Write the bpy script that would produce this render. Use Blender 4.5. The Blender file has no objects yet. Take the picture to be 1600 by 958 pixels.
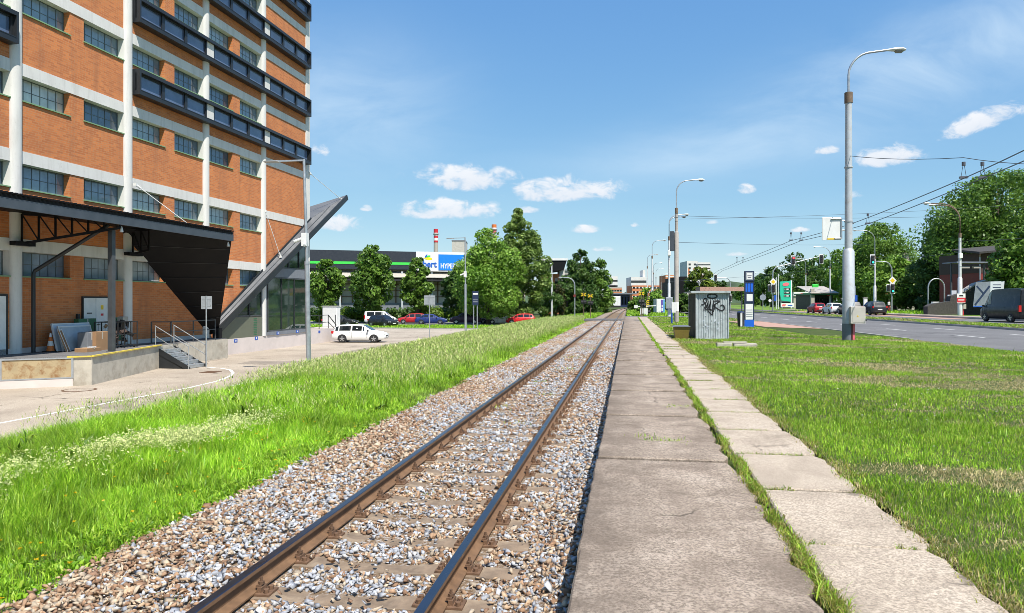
import bpy, math, random
import numpy as np
from mathutils import Vector, Matrix
R = math.radians
rng = np.random.default_rng(7)
random.seed(7)
sc = bpy.context.scene
COL = sc.collection

# ------------------------------------------------------------------ object helpers
def tag(o, label=None, cat=None, group=None, kind=None):
    if label: o['label'] = label
    if cat: o['category'] = cat
    if group: o['group'] = group
    if kind: o['kind'] = kind
    return o

def empty(name, loc, rz=0.0, label=None, cat=None, group=None):
    o = bpy.data.objects.new(name, None)
    o.empty_display_size = 0.2
    COL.objects.link(o)
    o.location = loc
    o.rotation_euler = (0, 0, rz)
    return tag(o, label, cat, group)

def link(name, me, parent=None, loc=None, rz=None):
    o = bpy.data.objects.new(name, me)
    COL.objects.link(o)
    if parent: o.parent = parent
    if loc is not None: o.location = loc
    if rz is not None: o.rotation_euler = (0, 0, rz)
    return o

KIDS = {}
def kids(o):
    return [c for c in bpy.data.objects if c.parent == o]

def copy_tree(o, loc=None, rz=None, label=None, scale=None, group=None):
    def rec(a, parent):
        c = a.copy()
        COL.objects.link(c)
        c.parent = parent
        for ch in list(a.children):
            rec(ch, c)
        return c
    c = rec(o, None)
    if loc is not None: c.location = loc
    if rz is not None: c.rotation_euler = (0, 0, rz)
    if scale is not None: c.scale = scale if hasattr(scale, '__len__') else (scale,) * 3
    if label: c['label'] = label
    if group: c['group'] = group
    return c

class MB:
    def __init__(self):
        self.v = []; self.f = []; self.m = []
    def add(self, vs, fs, m=0):
        b = len(self.v)
        self.v += [tuple(p) for p in vs]
        self.f += [tuple(b + i for i in f) for f in fs]
        self.m += [m] * len(fs)
        return self
    def box(self, x0, x1, y0, y1, z0, z1, m=0):
        vs = [(x0,y0,z0),(x1,y0,z0),(x1,y1,z0),(x0,y1,z0),(x0,y0,z1),(x1,y0,z1),(x1,y1,z1),(x0,y1,z1)]
        return self.add(vs, [(0,3,2,1),(4,5,6,7),(0,1,5,4),(1,2,6,5),(2,3,7,6),(3,0,4,7)], m)
    def bevbox(self, x0, x1, y0, y1, z0, z1, b=0.02, m=0):
        # box with chamfered vertical edges and top edge
        pts = [(x0+b,y0),(x1-b,y0),(x1,y0+b),(x1,y1-b),(x1-b,y1),(x0+b,y1),(x0,y1-b),(x0,y0+b)]
        cx, cy = (x0+x1)/2, (y0+y1)/2
        top = [(cx+(px-cx)*(1-b/max(abs(x1-x0)/2,1e-6)), cy+(py-cy)*(1-b/max(abs(y1-y0)/2,1e-6))) for px,py in pts]
        vs = [(p[0],p[1],z0) for p in pts]+[(p[0],p[1],z1-b) for p in pts]+[(p[0],p[1],z1) for p in top]
        fs = [tuple(range(7,-1,-1)), tuple(range(16,24))]
        for r in (0,8):
            for i in range(8):
                j=(i+1)%8
                fs.append((r+i, r+j, r+8+j, r+8+i))
        return self.add(vs, fs, m)
    def obox(self, c, size, rot=None, m=0):
        sx, sy, sz = [s/2 for s in size]
        M = rot if rot is not None else Matrix.Identity(3)
        vs = [Vector(c) + M @ Vector((a*sx,b*sy,d*sz)) for d in (-1,1) for a,b in ((-1,-1),(1,-1),(1,1),(-1,1))]
        return self.add(vs, [(0,3,2,1),(4,5,6,7),(0,1,5,4),(1,2,6,5),(2,3,7,6),(3,0,4,7)], m)
    def bar(self, p, q, w, h=None, m=0, up=(0,0,1)):
        p, q = Vector(p), Vector(q)
        h = h or w
        d = (q-p); L = d.length; d.normalize()
        u = Vector(up)
        if abs(d.dot(u)) > 0.98: u = Vector((1,0,0))
        s = d.cross(u).normalized(); t = s.cross(d).normalized()
        vs = [a + s*(i*w/2) + t*(j*h/2) for a in (p,q) for i,j in ((-1,-1),(1,-1),(1,1),(-1,1))]
        return self.add(vs, [(0,3,2,1),(4,5,6,7),(0,1,5,4),(1,2,6,5),(2,3,7,6),(3,0,4,7)], m)
    def tube(self, pts, r, n=10, m=0, cap=True):
        pts = [Vector(p) for p in pts]
        rs = r if hasattr(r,'__len__') else [r]*len(pts)
        vs = []; fs = []
        prev = None
        for i, p in enumerate(pts):
            d = (pts[min(i+1,len(pts)-1)] - pts[max(i-1,0)]).normalized()
            if prev is None:
                u = Vector((0,0,1)) if abs(d.z) < 0.9 else Vector((1,0,0))
                s = d.cross(u).normalized()
            else:
                s = (prev - d*prev.dot(d)).normalized()
            prev = s
            t = d.cross(s)
            for k in range(n):
                a = 2*math.pi*k/n
                vs.append(p + (s*math.cos(a)+t*math.sin(a))*rs[i])
        for i in range(len(pts)-1):
            for k in range(n):
                j=(k+1)%n
                fs.append((i*n+k, i*n+j, (i+1)*n+j, (i+1)*n+k))
        if cap:
            fs.append(tuple(range(n-1,-1,-1)))
            fs.append(tuple((len(pts)-1)*n+k for k in range(n)))
        return self.add(vs, fs, m)
    def cyl(self, p, q, r0, r1=None, n=14, m=0):
        return self.tube([p,q],[r0, r1 if r1 is not None else r0], n, m)
    def lathe(self, prof, c=(0,0,0), n=16, m=0):
        vs=[]; fs=[]
        for r,z in prof:
            for k in range(n):
                a=2*math.pi*k/n
                vs.append((c[0]+r*math.cos(a), c[1]+r*math.sin(a), c[2]+z))
        for i in range(len(prof)-1):
            for k in range(n):
                j=(k+1)%n
                fs.append((i*n+k,i*n+j,(i+1)*n+j,(i+1)*n+k))
        fs.append(tuple(range(n-1,-1,-1))); fs.append(tuple((len(prof)-1)*n+k for k in range(n)))
        return self.add(vs,fs,m)
    def prism(self, poly, a, b, axis='z', m=0):
        # poly in the two other axes (x,y) / (y,z) for x / (x,z) for y
        def P(p,t):
            if axis=='z': return (p[0],p[1],t)
            if axis=='x': return (t,p[0],p[1])
            return (p[0],t,p[1])
        n=len(poly)
        vs=[P(p,a) for p in poly]+[P(p,b) for p in poly]
        fs=[tuple(range(n-1,-1,-1)),tuple(range(n,2*n))]+[(i,(i+1)%n,n+(i+1)%n,n+i) for i in range(n)]
        return self.add(vs,fs,m)
    def slab(self, quad, t, m=0):
        # polygon in space given thickness t along its normal
        q=[Vector(p) for p in quad]
        nrm=(q[1]-q[0]).cross(q[2]-q[0]).normalized()
        n=len(q)
        vs=[p+nrm*(t/2) for p in q]+[p-nrm*(t/2) for p in q]
        fs=[tuple(range(n)),tuple(range(2*n-1,n-1,-1))]+[((i+1)%n,i,n+i,n+(i+1)%n) for i in range(n)]
        return self.add(vs,fs,m)
    def poly(self, pts, m=0):
        return self.add(pts,[tuple(range(len(pts)))],m)
    def build(self, name, mats, parent=None, smooth=None, loc=None, rz=None, fixn=True):
        me = bpy.data.meshes.new(name)
        me.from_pydata(self.v, [], self.f)
        if not isinstance(mats,(list,tuple)): mats=[mats]
        for mm in mats: me.materials.append(mm)
        if len(mats)>1: me.polygons.foreach_set('material_index', self.m)
        if fixn:
            import bmesh
            bm=bmesh.new(); bm.from_mesh(me)
            bmesh.ops.recalc_face_normals(bm, faces=bm.faces)
            bm.to_mesh(me); bm.free()
        me.update()
        if smooth is not None:
            me.shade_smooth() if smooth is True else shade_angle(me, smooth)
        return link(name, me, parent, loc, rz)

def shade_angle(me, deg):
    me.shade_smooth()
    try: me.set_sharp_from_angle(angle=R(deg))
    except Exception: pass

def np_mesh(name, V, quads=None, tris=None, col=None, mat=None, parent=None, smooth=False):
    me = bpy.data.meshes.new(name)
    V = np.ascontiguousarray(V, dtype=np.float32)
    me.vertices.add(len(V)); me.vertices.foreach_set('co', V.ravel())
    loops=[]; starts=[]; n0=0
    if quads is not None and len(quads):
        loops.append(quads.ravel()); starts.append(np.arange(len(quads))*4+n0); n0+=quads.size
    if tris is not None and len(tris):
        loops.append(tris.ravel()); starts.append(np.arange(len(tris))*3+n0); n0+=tris.size
    loops=np.concatenate(loops).astype(np.int32); starts=np.concatenate(starts).astype(np.int32)
    me.loops.add(len(loops)); me.loops.foreach_set('vertex_index', loops)
    me.polygons.add(len(starts)); me.polygons.foreach_set('loop_start', starts)
    if smooth: me.polygons.foreach_set('use_smooth', np.ones(len(starts),dtype=bool))
    if col is not None:
        a=me.attributes.new('col','FLOAT_COLOR','POINT')
        c=np.ones((len(V),4),dtype=np.float32); c[:,:3]=col
        a.data.foreach_set('color', c.ravel())
    if mat: me.materials.append(mat)
    me.update(calc_edges=True)
    me.validate()
    return link(name, me, parent)

# ------------------------------------------------------------------ materials
def newmat(name):
    m=bpy.data.materials.new(name); m.use_nodes=True
    nt=m.node_tree; nt.nodes.clear()
    out=nt.nodes.new('ShaderNodeOutputMaterial')
    b=nt.nodes.new('ShaderNodeBsdfPrincipled')
    nt.links.new(b.outputs[0], out.inputs[0])
    return m,nt,b

def N(nt,t,**kw):
    n=nt.nodes.new(t)
    for k,v in kw.items():
        if k in n.inputs.keys(): n.inputs[k].default_value=v
        else: setattr(n,k,v)
    return n

def c4(c): return (c[0],c[1],c[2],1)
def noise(nt,co,scale,detail=4,rough=.55,dist=0):
    n=N(nt,'ShaderNodeTexNoise'); n.inputs['Scale'].default_value=scale
    n.inputs['Detail'].default_value=detail; n.inputs['Roughness'].default_value=rough
    n.inputs['Distortion'].default_value=dist
    nt.links.new(co,n.inputs['Vector']); return n.outputs['Fac']
def ramp(nt,fac,stops):
    r=N(nt,'ShaderNodeValToRGB'); e=r.color_ramp.elements
    while len(e)<len(stops): e.new(.5)
    for el,(p,c) in zip(e,stops):
        el.position=p; el.color=c4(c) if hasattr(c,'__len__') else (c,c,c,1)
    nt.links.new(fac,r.inputs[0]); return r.outputs[0]
def mixc(nt,fac,a,b,mode='MIX'):
    n=N(nt,'ShaderNodeMix'); n.data_type='RGBA'; n.blend_type=mode
    for s,v in ((0,fac),(6,a),(7,b)):
        if hasattr(v,'is_linked') or hasattr(v,'links'): nt.links.new(v,n.inputs[s])
        else: n.inputs[s].default_value = v if s==0 else c4(v)
    return n.outputs[2]
def bump(nt,b,h,strength=.3,dist=.02,normal=None):
    n=N(nt,'ShaderNodeBump'); n.inputs['Strength'].default_value=strength; n.inputs['Distance'].default_value=dist
    nt.links.new(h,n.inputs['Height'])
    if normal: nt.links.new(normal,n.inputs['Normal'])
    nt.links.new(n.outputs[0],b.inputs['Normal']); return n.outputs[0]

def simple(name,c,rough=.6,metal=0,var=.12,scale=3.,bmp=0,bscale=60,spec=.5,coat=0,dirt=None,dscale=1.2,damt=.5):
    m,nt,b=newmat(name)
    co=N(nt,'ShaderNodeTexCoord').outputs['Object']
    f=noise(nt,co,scale,5)
    lo=[max(0,x*(1-var)) for x in c]; hi=[min(1,x*(1+var)) for x in c]
    col=ramp(nt,f,[(.3,lo),(.7,hi)])
    if dirt:
        f2=noise(nt,co,dscale,6,.65,.3)
        col=mixc(nt,ramp(nt,f2,[(.48,0.),(.68,damt)]),col,dirt)
    nt.links.new(col,b.inputs['Base Color'])
    rr=ramp(nt,f,[(.3,max(0,rough-.07)),(.7,min(1,rough+.07))])
    nt.links.new(rr,b.inputs['Roughness'])
    b.inputs['Metallic'].default_value=metal
    b.inputs['Specular IOR Level'].default_value=spec
    if coat: b.inputs['Coat Weight'].default_value=coat; b.inputs['Coat Roughness'].default_value=.05
    if bmp: bump(nt,b,noise(nt,co,bscale,4),bmp,.01)
    return m

M={}
M['concrete']=simple('concrete',(.50,.47,.42),.85,var=.1,scale=2,bmp=.25,bscale=40,dirt=(.30,.27,.22),damt=.35)
M['dockconc']=simple('dock_concrete',(.46,.42,.35),.9,var=.15,scale=1.6,bmp=.4,bscale=25,dirt=(.25,.21,.16),dscale=2.2,damt=.6)
M['creamconc']=simple('cream_concrete',(.60,.53,.50),.9,var=.06,scale=1,bmp=.15,bscale=30,dirt=(.45,.4,.36),damt=.3)
M['white_render']=None
M['anthracite']=simple('anthracite_metal',(.026,.029,.033),.42,metal=.2,var=.15,scale=1.5)
M['blackpanel']=simple('black_panel',(.0045,.0045,.006),.6,var=.2,scale=2,spec=.25)
M['darkgrey']=simple('dark_grey_steel',(.075,.082,.09),.5,metal=.3,var=.15)
M['galv']=simple('galvanised_steel',(.42,.44,.46),.42,metal=.6,var=.14,scale=5)
M['paintgrey']=simple('pole_paint',(.47,.50,.53),.5,metal=.15,var=.10,scale=2.5,dirt=(.3,.26,.22),dscale=2.5,damt=.45)
M['polewhite']=simple('pole_white',(.62,.63,.64),.5,metal=.1,var=.08,scale=2.5,dirt=(.35,.3,.26),damt=.35)
M['poleconc']=simple('pole_concrete',(.36,.33,.30),.9,var=.15,scale=3,bmp=.3)
M['rustcollar']=simple('rusty_collar',(.16,.11,.075),.85,var=.3,scale=6)
M['rust']=simple('rust',(.135,.075,.042),.85,var=.35,scale=14,bmp=.4,bscale=90)
M['railbrown']=simple('rail_side',(.185,.105,.055),.7,var=.25,scale=9,metal=.15,bmp=.25,bscale=50)
M['railtop']=simple('rail_top',(.13,.14,.175),.30,metal=1,var=.15,scale=2,dirt=(.10,.085,.075),dscale=3,damt=.3)
M['sleeper']=simple('sleeper_concrete',(.215,.155,.105),.92,var=.25,scale=7,bmp=.5,bscale=55,dirt=(.40,.31,.21),dscale=5,damt=.55)
M['rubber']=simple('tyre_rubber',(.018,.018,.019),.8,var=.2)
M['rim']=simple('alloy_rim',(.55,.56,.58),.3,metal=.8,var=.08)
M['blackplastic']=simple('black_plastic',(.02,.02,.022),.55,var=.15)
M['whiteplastic']=simple('white_plastic',(.72,.72,.71),.5,var=.04)
M['whitepaint']=simple('white_paint',(.74,.74,.72),.55,var=.05,dirt=(.55,.52,.46),damt=.35)
M['roadmark']=simple('road_paint',(.72,.71,.68),.8,var=.1,scale=8,dirt=(.42,.38,.33),dscale=6,damt=.6)
M['yellowmark']=simple('yellow_paint',(.62,.48,.06),.8,var=.15,scale=6,dirt=(.3,.26,.18),dscale=4,damt=.6)
M['bluesign']=simple('blue_sign',(.02,.09,.42),.4,var=.06)
M['bluetotem']=simple('blue_totem',(.012,.12,.62),.35,var=.05)
M['navy']=simple('navy_metal',(.016,.028,.075),.4,var=.1)
M['redpaint']=simple('red_paint',(.55,.02,.03),.45,var=.08)
M['yellow']=simple('yellow_sign',(.75,.52,.02),.4,var=.06)
M['orange']=simple('orange',(.62,.16,.03),.6,var=.1)
M['olive']=simple('olive_plastic',(.17,.125,.018),.6,var=.2,scale=5,dirt=(.09,.06,.02),dscale=5,damt=.6)
M['cardboard']=simple('cardboard',(.30,.175,.09),.9,var=.1)
M['greenmetal']=simple('green_window_metal',(.20,.33,.17),.5,var=.12)
M['greenslat']=simple('green_panel',(.03,.13,.06),.5,var=.1)
M['khaki']=simple('khaki_panel',(.125,.135,.095),.6,var=.05)
M['browndoc']=simple('rusty_dock_plate',(.40,.31,.18),.85,var=.15,scale=2,dirt=(.22,.10,.03),dscale=3.5,damt=.9)
M['stonewall']=simple('dark_stone',(.055,.05,.048),.9,var=.35,scale=5,bmp=.6,bscale=9)
M['redwood']=simple('red_boards',(.18,.03,.022),.7,var=.12)
M['brownboards']=simple('brown_boards',(.055,.034,.026),.8,var=.2)
M['bark']=simple('bark',(.085,.062,.045),.95,var=.35,scale=9,bmp=.7,bscale=30)
M['skin']=simple('skin',(.48,.29,.21),.6,var=.05)
M['cloth_dark']=simple('dark_cloth',(.022,.022,.03),.9,var=.2)
M['cloth_red']=simple('red_cloth',(.40,.03,.04),.9,var=.2)
M['cloth_white']=simple('white_cloth',(.7,.68,.66),.9,var=.1)
M['hair']=simple('hair',(.03,.02,.014),.7,var=.2)
M['lightgreen']=simple('bright_green',(.06,.60,.08),.4,var=.04)
M['teal']=simple('teal_sign',(.03,.47,.32),.4,var=.06)
M['pink']=simple('pink_sign',(.78,.16,.19),.45,var=.05)
M['hyperblue']=simple('hyper_blue',(.008,.20,.80),.4,var=.04)
M['logoblue']=simple('logo_blue',(.01,.10,.50),.4,var=.03)
M['logoyellow']=simple('logo_yellow',(.85,.72,.01),.4,var=.03)
M['fasciadark']=simple('fascia_dark',(.026,.030,.042),.45,var=.1)
M['beige']=simple('beige_wall',(.40,.37,.32),.85,var=.08)
M['greyblue']=simple('grey_wall',(.17,.185,.21),.8,var=.1)
M['orangewall']=simple('orange_wall',(.55,.20,.085),.85,var=.08)
M['lamp_glass']=simple('lamp_glass',(.22,.22,.21),.25,var=.1)
M['signback']=simple('sign_back',(.40,.42,.44),.4,metal=.55,var=.1)
M['tailred']=simple('tail_red',(.50,.01,.012),.2,var=.05)
M['headlamp']=simple('head_lamp',(.6,.62,.65),.12,metal=.3,var=.05)
M['plate']=simple('number_plate',(.75,.75,.73),.5,var=.03)
M['wire']=simple('wire_metal',(.05,.06,.075),.5,var=.1)
M['porcel']=simple('porcelain',(.1,.1,.12),.4)
M['redpave']=simple('red_paving',(.42,.25,.19),.9,var=.15,scale=6,bmp=.2)
M['kerb']=simple('kerb_concrete',(.36,.34,.31),.9,var=.15,scale=4,bmp=.3)
M['tin']=simple('corrugated_tin',(.43,.47,.48),.55,metal=.15,var=.16,scale=3,dirt=(.20,.20,.19),dscale=4,damt=.55)
M['spray']=simple('black_spray_paint',(.012,.012,.014),.6)
M['purple']=simple('violet_print',(.12,.08,.34),.6)
M['skyprint']=simple('cyan_print',(.10,.35,.60),.6)
M['bannergrey']=simple('banner_grey',(.17,.19,.23),.6,var=.2,scale=2)
M['bannerlight']=simple('banner_light',(.5,.53,.58),.6,var=.06)

def emis(name,c,s):
    m,nt,b=newmat(name); b.inputs['Base Color'].default_value=c4(c)
    b.inputs['Emission Color'].default_value=c4(c); b.inputs['Emission Strength'].default_value=s; return m
M['ledred']=emis('red_light',(1,.04,.05),2.2)
M['ledgreen']=emis('green_light',(.02,.85,.5),1.6)

# car paint takes its colour from the object
def paintmat():
    m,nt,b=newmat('car_paint')
    oi=N(nt,'ShaderNodeObjectInfo')
    co=N(nt,'ShaderNodeTexCoord').outputs['Object']
    d=mixc(nt,ramp(nt,noise(nt,co,2.5,5),[(.5,0.),(.75,.18)]),oi.outputs['Color'],(.25,.22,.18))
    nt.links.new(d,b.inputs['Base Color'])
    b.inputs['Specular IOR Level'].default_value=.35
    b.inputs['Roughness'].default_value=.42; b.inputs['Coat Weight'].default_value=.22; b.inputs['Coat Roughness'].default_value=.06
    return m
M['carpaint']=paintmat()

def glassmat(name,c,rough=.04,tint=.0,vary=False):
    m,nt,b=newmat(name)
    co=N(nt,'ShaderNodeTexCoord').outputs['Object']
    f=noise(nt,co,1.3,3)
    col=ramp(nt,f,[(.3,[x*.8 for x in c]),(.7,[x*1.25 for x in c])])
    if vary:   # pale sky reflection painted into the panes; tone and blinds differ by window
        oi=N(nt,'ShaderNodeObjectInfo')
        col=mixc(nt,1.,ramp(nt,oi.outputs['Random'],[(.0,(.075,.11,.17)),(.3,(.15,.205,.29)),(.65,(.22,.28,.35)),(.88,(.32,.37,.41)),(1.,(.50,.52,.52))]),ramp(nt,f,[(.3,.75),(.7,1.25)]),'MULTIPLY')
    nt.links.new(col,b.inputs['Base Color'])
    b.inputs['Roughness'].default_value=rough
    b.inputs['IOR'].default_value=1.52; b.inputs['Specular IOR Level'].default_value=.9
    bump(nt,b,noise(nt,co,.9,2),.06,.02)
    return m
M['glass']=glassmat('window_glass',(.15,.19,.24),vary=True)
M['glassdark']=glassmat('dark_glass',(.012,.016,.018))
M['carglass']=glassmat('car_glass',(.012,.015,.017))
M['glassgreen']=glassmat('green_glass',(.018,.036,.026))
M['ribbonglass']=glassmat('ribbon_glass',(.10,.135,.22))

def brickmat():
    m,nt,b=newmat('brick')
    co=N(nt,'ShaderNodeTexCoord').outputs['Object']
    sx=N(nt,'ShaderNodeSeparateXYZ'); nt.links.new(co,sx.inputs[0])
    ad=N(nt,'ShaderNodeMath',operation='ADD'); nt.links.new(sx.outputs[0],ad.inputs[0]); nt.links.new(sx.outputs[1],ad.inputs[1])
    cb=N(nt,'ShaderNodeCombineXYZ'); nt.links.new(ad.outputs[0],cb.inputs[0]); nt.links.new(sx.outputs[2],cb.inputs[1])
    br=N(nt,'ShaderNodeTexBrick')
    br.inputs['Scale'].default_value=1; br.inputs['Brick Width'].default_value=.31; br.inputs['Row Height'].default_value=.093
    br.inputs['Mortar Size'].default_value=.011; br.inputs['Mortar Smooth'].default_value=.2; br.inputs['Bias'].default_value=-.1
    br.inputs['Color1'].default_value=(.64,.215,.064,1); br.inputs['Color2'].default_value=(.45,.135,.043,1); br.inputs['Mortar'].default_value=(.50,.25,.125,1)
    nt.links.new(cb.outputs[0],br.inputs['Vector'])
    f=noise(nt,co,.6,5)
    col=mixc(nt,ramp(nt,f,[(.35,0.),(.75,.45)]),br.outputs['Color'],(.36,.135,.062))
    mp=N(nt,'ShaderNodeMapping'); mp.inputs['Scale'].default_value=(1.6,1.6,.22); nt.links.new(co,mp.inputs[0])
    col=mixc(nt,ramp(nt,noise(nt,mp.outputs[0],1.,6,.65,.2),[(.5,0.),(.72,.5)]),col,(.30,.12,.06))
    col=mixc(nt,ramp(nt,noise(nt,co,2.6,5,.7),[(.58,0.),(.72,.35)]),col,(.68,.29,.11))
    nt.links.new(col,b.inputs['Base Color']); b.inputs['Roughness'].default_value=.9
    bump(nt,b,br.outputs['Fac'],-.35,.02)
    return m
M['brick']=brickmat()

def attrmat(name,rough=.8,trans=0.,spec=.2,detail=None):
    m,nt,b=newmat(name)
    at=N(nt,'ShaderNodeAttribute'); at.attribute_name='col'
    col=at.outputs['Color']
    if detail:
        co=N(nt,'ShaderNodeTexCoord').outputs['Object']
        col=mixc(nt,1.,col,ramp(nt,noise(nt,co,detail,4,.6),[(.25,.72),(.75,1.22)]),'MULTIPLY')
    nt.links.new(col,b.inputs['Base Color']); b.inputs['Roughness'].default_value=rough
    b.inputs['Specular IOR Level'].default_value=spec
    if trans:
        out=[n for n in nt.nodes if n.type=='OUTPUT_MATERIAL'][0]
        tr=N(nt,'ShaderNodeBsdfTranslucent'); nt.links.new(col,tr.inputs['Color'])
        mx=N(nt,'ShaderNodeMixShader'); mx.inputs[0].default_value=trans
        nt.links.new(b.outputs[0],mx.inputs[1]); nt.links.new(tr.outputs[0],mx.inputs[2]); nt.links.new(mx.outputs[0],out.inputs[0])
    return m
M['leaf']=attrmat('leaf',.45,.42,.35)
M['blade']=attrmat('grass_blade',.45,.32,.4)
M['stone']=attrmat('ballast_stone',.85,0,.25,detail=55)

def groundmat(name,stops,scale,bmp=.5,bscale=30,rough=.95,scale2=None,stops2=None):
    m,nt,b=newmat(name)
    co=N(nt,'ShaderNodeTexCoord').outputs['Object']
    col=ramp(nt,noise(nt,co,scale,8,.65,.2),stops)
    if scale2:
        col=mixc(nt,ramp(nt,noise(nt,co,scale2,6,.7,.3),[(.45,0.),(.62,1.)]),col,ramp(nt,noise(nt,co,scale*1.7,6),stops2))
    nt.links.new(col,b.inputs['Base Color']); b.inputs['Roughness'].default_value=rough; b.inputs['Specular IOR Level'].default_value=.2
    bump(nt,b,noise(nt,co,bscale,6,.7),bmp,.03)
    return m
M['soilgrass']=groundmat('grass_ground',[(.3,(.03,.05,.010)),(.5,(.05,.085,.014)),(.7,(.10,.11,.03))],6,.6,30,scale2=.8,stops2=[(.3,(.10,.09,.04)),(.7,(.06,.10,.02))])
M['fargrass']=groundmat('far_grass',[(.3,(.10,.19,.022)),(.7,(.19,.27,.05))],.6,.4,8)
M['ballastbed']=groundmat('ballast_bed',[(.3,(.10,.065,.04)),(.47,(.22,.15,.09)),(.56,(.36,.30,.25)),(.66,(.55,.54,.54))],22,1.,26)
def stainmat(name,base,dark,light,lum_scale=1.3,fine=90,spot=14,bmp=.4,streak=None,crack=None,grime=None):
    m,nt,b=newmat(name)
    co=N(nt,'ShaderNodeTexCoord').outputs['Object']
    col=ramp(nt,noise(nt,co,lum_scale,7,.62,.3),[(.32,dark),(.52,base),(.72,light)])
    col=mixc(nt,ramp(nt,noise(nt,co,fine,4,.75),[(.40,.75),(.56,0.)]),col,[x*.42 for x in dark])
    col=mixc(nt,ramp(nt,noise(nt,co,fine*.37,5,.7),[(.36,.5),(.52,0.)]),col,[x*.7 for x in dark])
    col=mixc(nt,ramp(nt,noise(nt,co,fine*1.9,3,.6),[(.60,0.),(.72,.45)]),col,[min(1,x*1.25) for x in light])
    col=mixc(nt,ramp(nt,noise(nt,co,spot,5,.6),[(.66,0.),(.72,.5)]),col,[x*.5 for x in dark])
    if streak:
        sx=N(nt,'ShaderNodeMapping'); sx.inputs['Scale'].default_value=streak; nt.links.new(co,sx.inputs[0])
        col=mixc(nt,ramp(nt,noise(nt,sx.outputs[0],1.,6,.65,.4),[(.45,0.),(.7,.6)]),col,dark)
    if crack:
        wn=N(nt,'ShaderNodeTexNoise'); wn.inputs['Scale'].default_value=3.; wn.inputs['Detail'].default_value=5; nt.links.new(co,wn.inputs['Vector'])
        wv=N(nt,'ShaderNodeVectorMath',operation='MULTIPLY_ADD'); nt.links.new(wn.outputs['Color'],wv.inputs[0]); wv.inputs[1].default_value=(.5,.5,0); nt.links.new(co,wv.inputs[2])
        vo=N(nt,'ShaderNodeTexVoronoi'); vo.feature='DISTANCE_TO_EDGE'; vo.inputs['Scale'].default_value=crack; nt.links.new(wv.outputs[0],vo.inputs['Vector'])
        cm=N(nt,'ShaderNodeMath',operation='MULTIPLY'); nt.links.new(ramp(nt,vo.outputs['Distance'],[(.0,.9),(.010,0.)]),cm.inputs[0]); nt.links.new(ramp(nt,noise(nt,co,.5,3),[(.5,0.),(.56,1.)]),cm.inputs[1])
        col=mixc(nt,cm.outputs[0],col,[x*.3 for x in dark])
    if grime:
        sp=N(nt,'ShaderNodeSeparateXYZ'); nt.links.new(co,sp.inputs[0])
        gx=N(nt,'ShaderNodeMapRange'); gx.inputs[1].default_value=grime[0]; gx.inputs[2].default_value=grime[1]; gx.inputs[3].default_value=1; gx.inputs[4].default_value=0; nt.links.new(sp.outputs[0],gx.inputs[0])
        gm=N(nt,'ShaderNodeMath',operation='MULTIPLY'); nt.links.new(gx.outputs[0],gm.inputs[0]); nt.links.new(ramp(nt,noise(nt,co,2.3,6,.7,.3),[(.35,.2),(.65,.95)]),gm.inputs[1])
        col=mixc(nt,gm.outputs[0],col,[x*.62 for x in dark])
    nt.links.new(col,b.inputs['Base Color']); b.inputs['Roughness'].default_value=.92; b.inputs['Specular IOR Level'].default_value=.25
    bump(nt,b,noise(nt,co,fine,4,.7),bmp,.012)
    return m
M['platform']=stainmat('platform_concrete',(.44,.355,.28),(.225,.175,.135),(.57,.475,.385),1.6,48,8,.8,(3.0,.5,1),.55,(-.34,.45))
M['slabs']=stainmat('path_slab',(.55,.455,.355),(.38,.31,.24),(.63,.535,.43),1.4,60,9,.5,None,.5)
M['lotasphalt']=stainmat('lot_concrete',(.53,.45,.36),(.36,.30,.24),(.61,.525,.43),.35,35,1.8,.2,(.5,.045,1),.16)
M['asphalt']=stainmat('road_asphalt',(.205,.20,.20),(.145,.14,.14),(.26,.25,.25),.3,60,4,.25,(.9,.03,1),.12)
M['pavement']=stainmat('pavement_paving',(.42,.36,.31),(.32,.27,.22),(.50,.44,.38),.6,50,6,.25)

M['winframe']=simple('window_steel',(.095,.115,.125),.5,var=.1)

def streakmat(name,base,dark):
    m,nt,b=newmat(name)
    co=N(nt,'ShaderNodeTexCoord').outputs['Object']
    col=ramp(nt,noise(nt,co,1.1,5),[(.3,[x*.95 for x in base]),(.7,[x*1.04 for x in base])])
    mp=N(nt,'ShaderNodeMapping'); mp.inputs['Scale'].default_value=(3.,3.,.35); nt.links.new(co,mp.inputs[0])
    col=mixc(nt,ramp(nt,noise(nt,mp.outputs[0],1.,6,.7,.2),[(.50,0.),(.72,.55)]),col,dark)
    col=mixc(nt,ramp(nt,noise(nt,co,9.,5,.7),[(.60,0.),(.70,.25)]),col,[x*.8 for x in dark])
    nt.links.new(col,b.inputs['Base Color']); b.inputs['Roughness'].default_value=.88
    bump(nt,b,noise(nt,co,30,4),.15,.01); return m
M['white_render']=streakmat('white_render',(.66,.645,.615),(.43,.41,.38))

M['yardpatch']=stainmat('yard_patch',(.38,.325,.27),(.27,.23,.19),(.46,.40,.335),.6,35,2.2,.2,(.5,.05,1),None)
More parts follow.
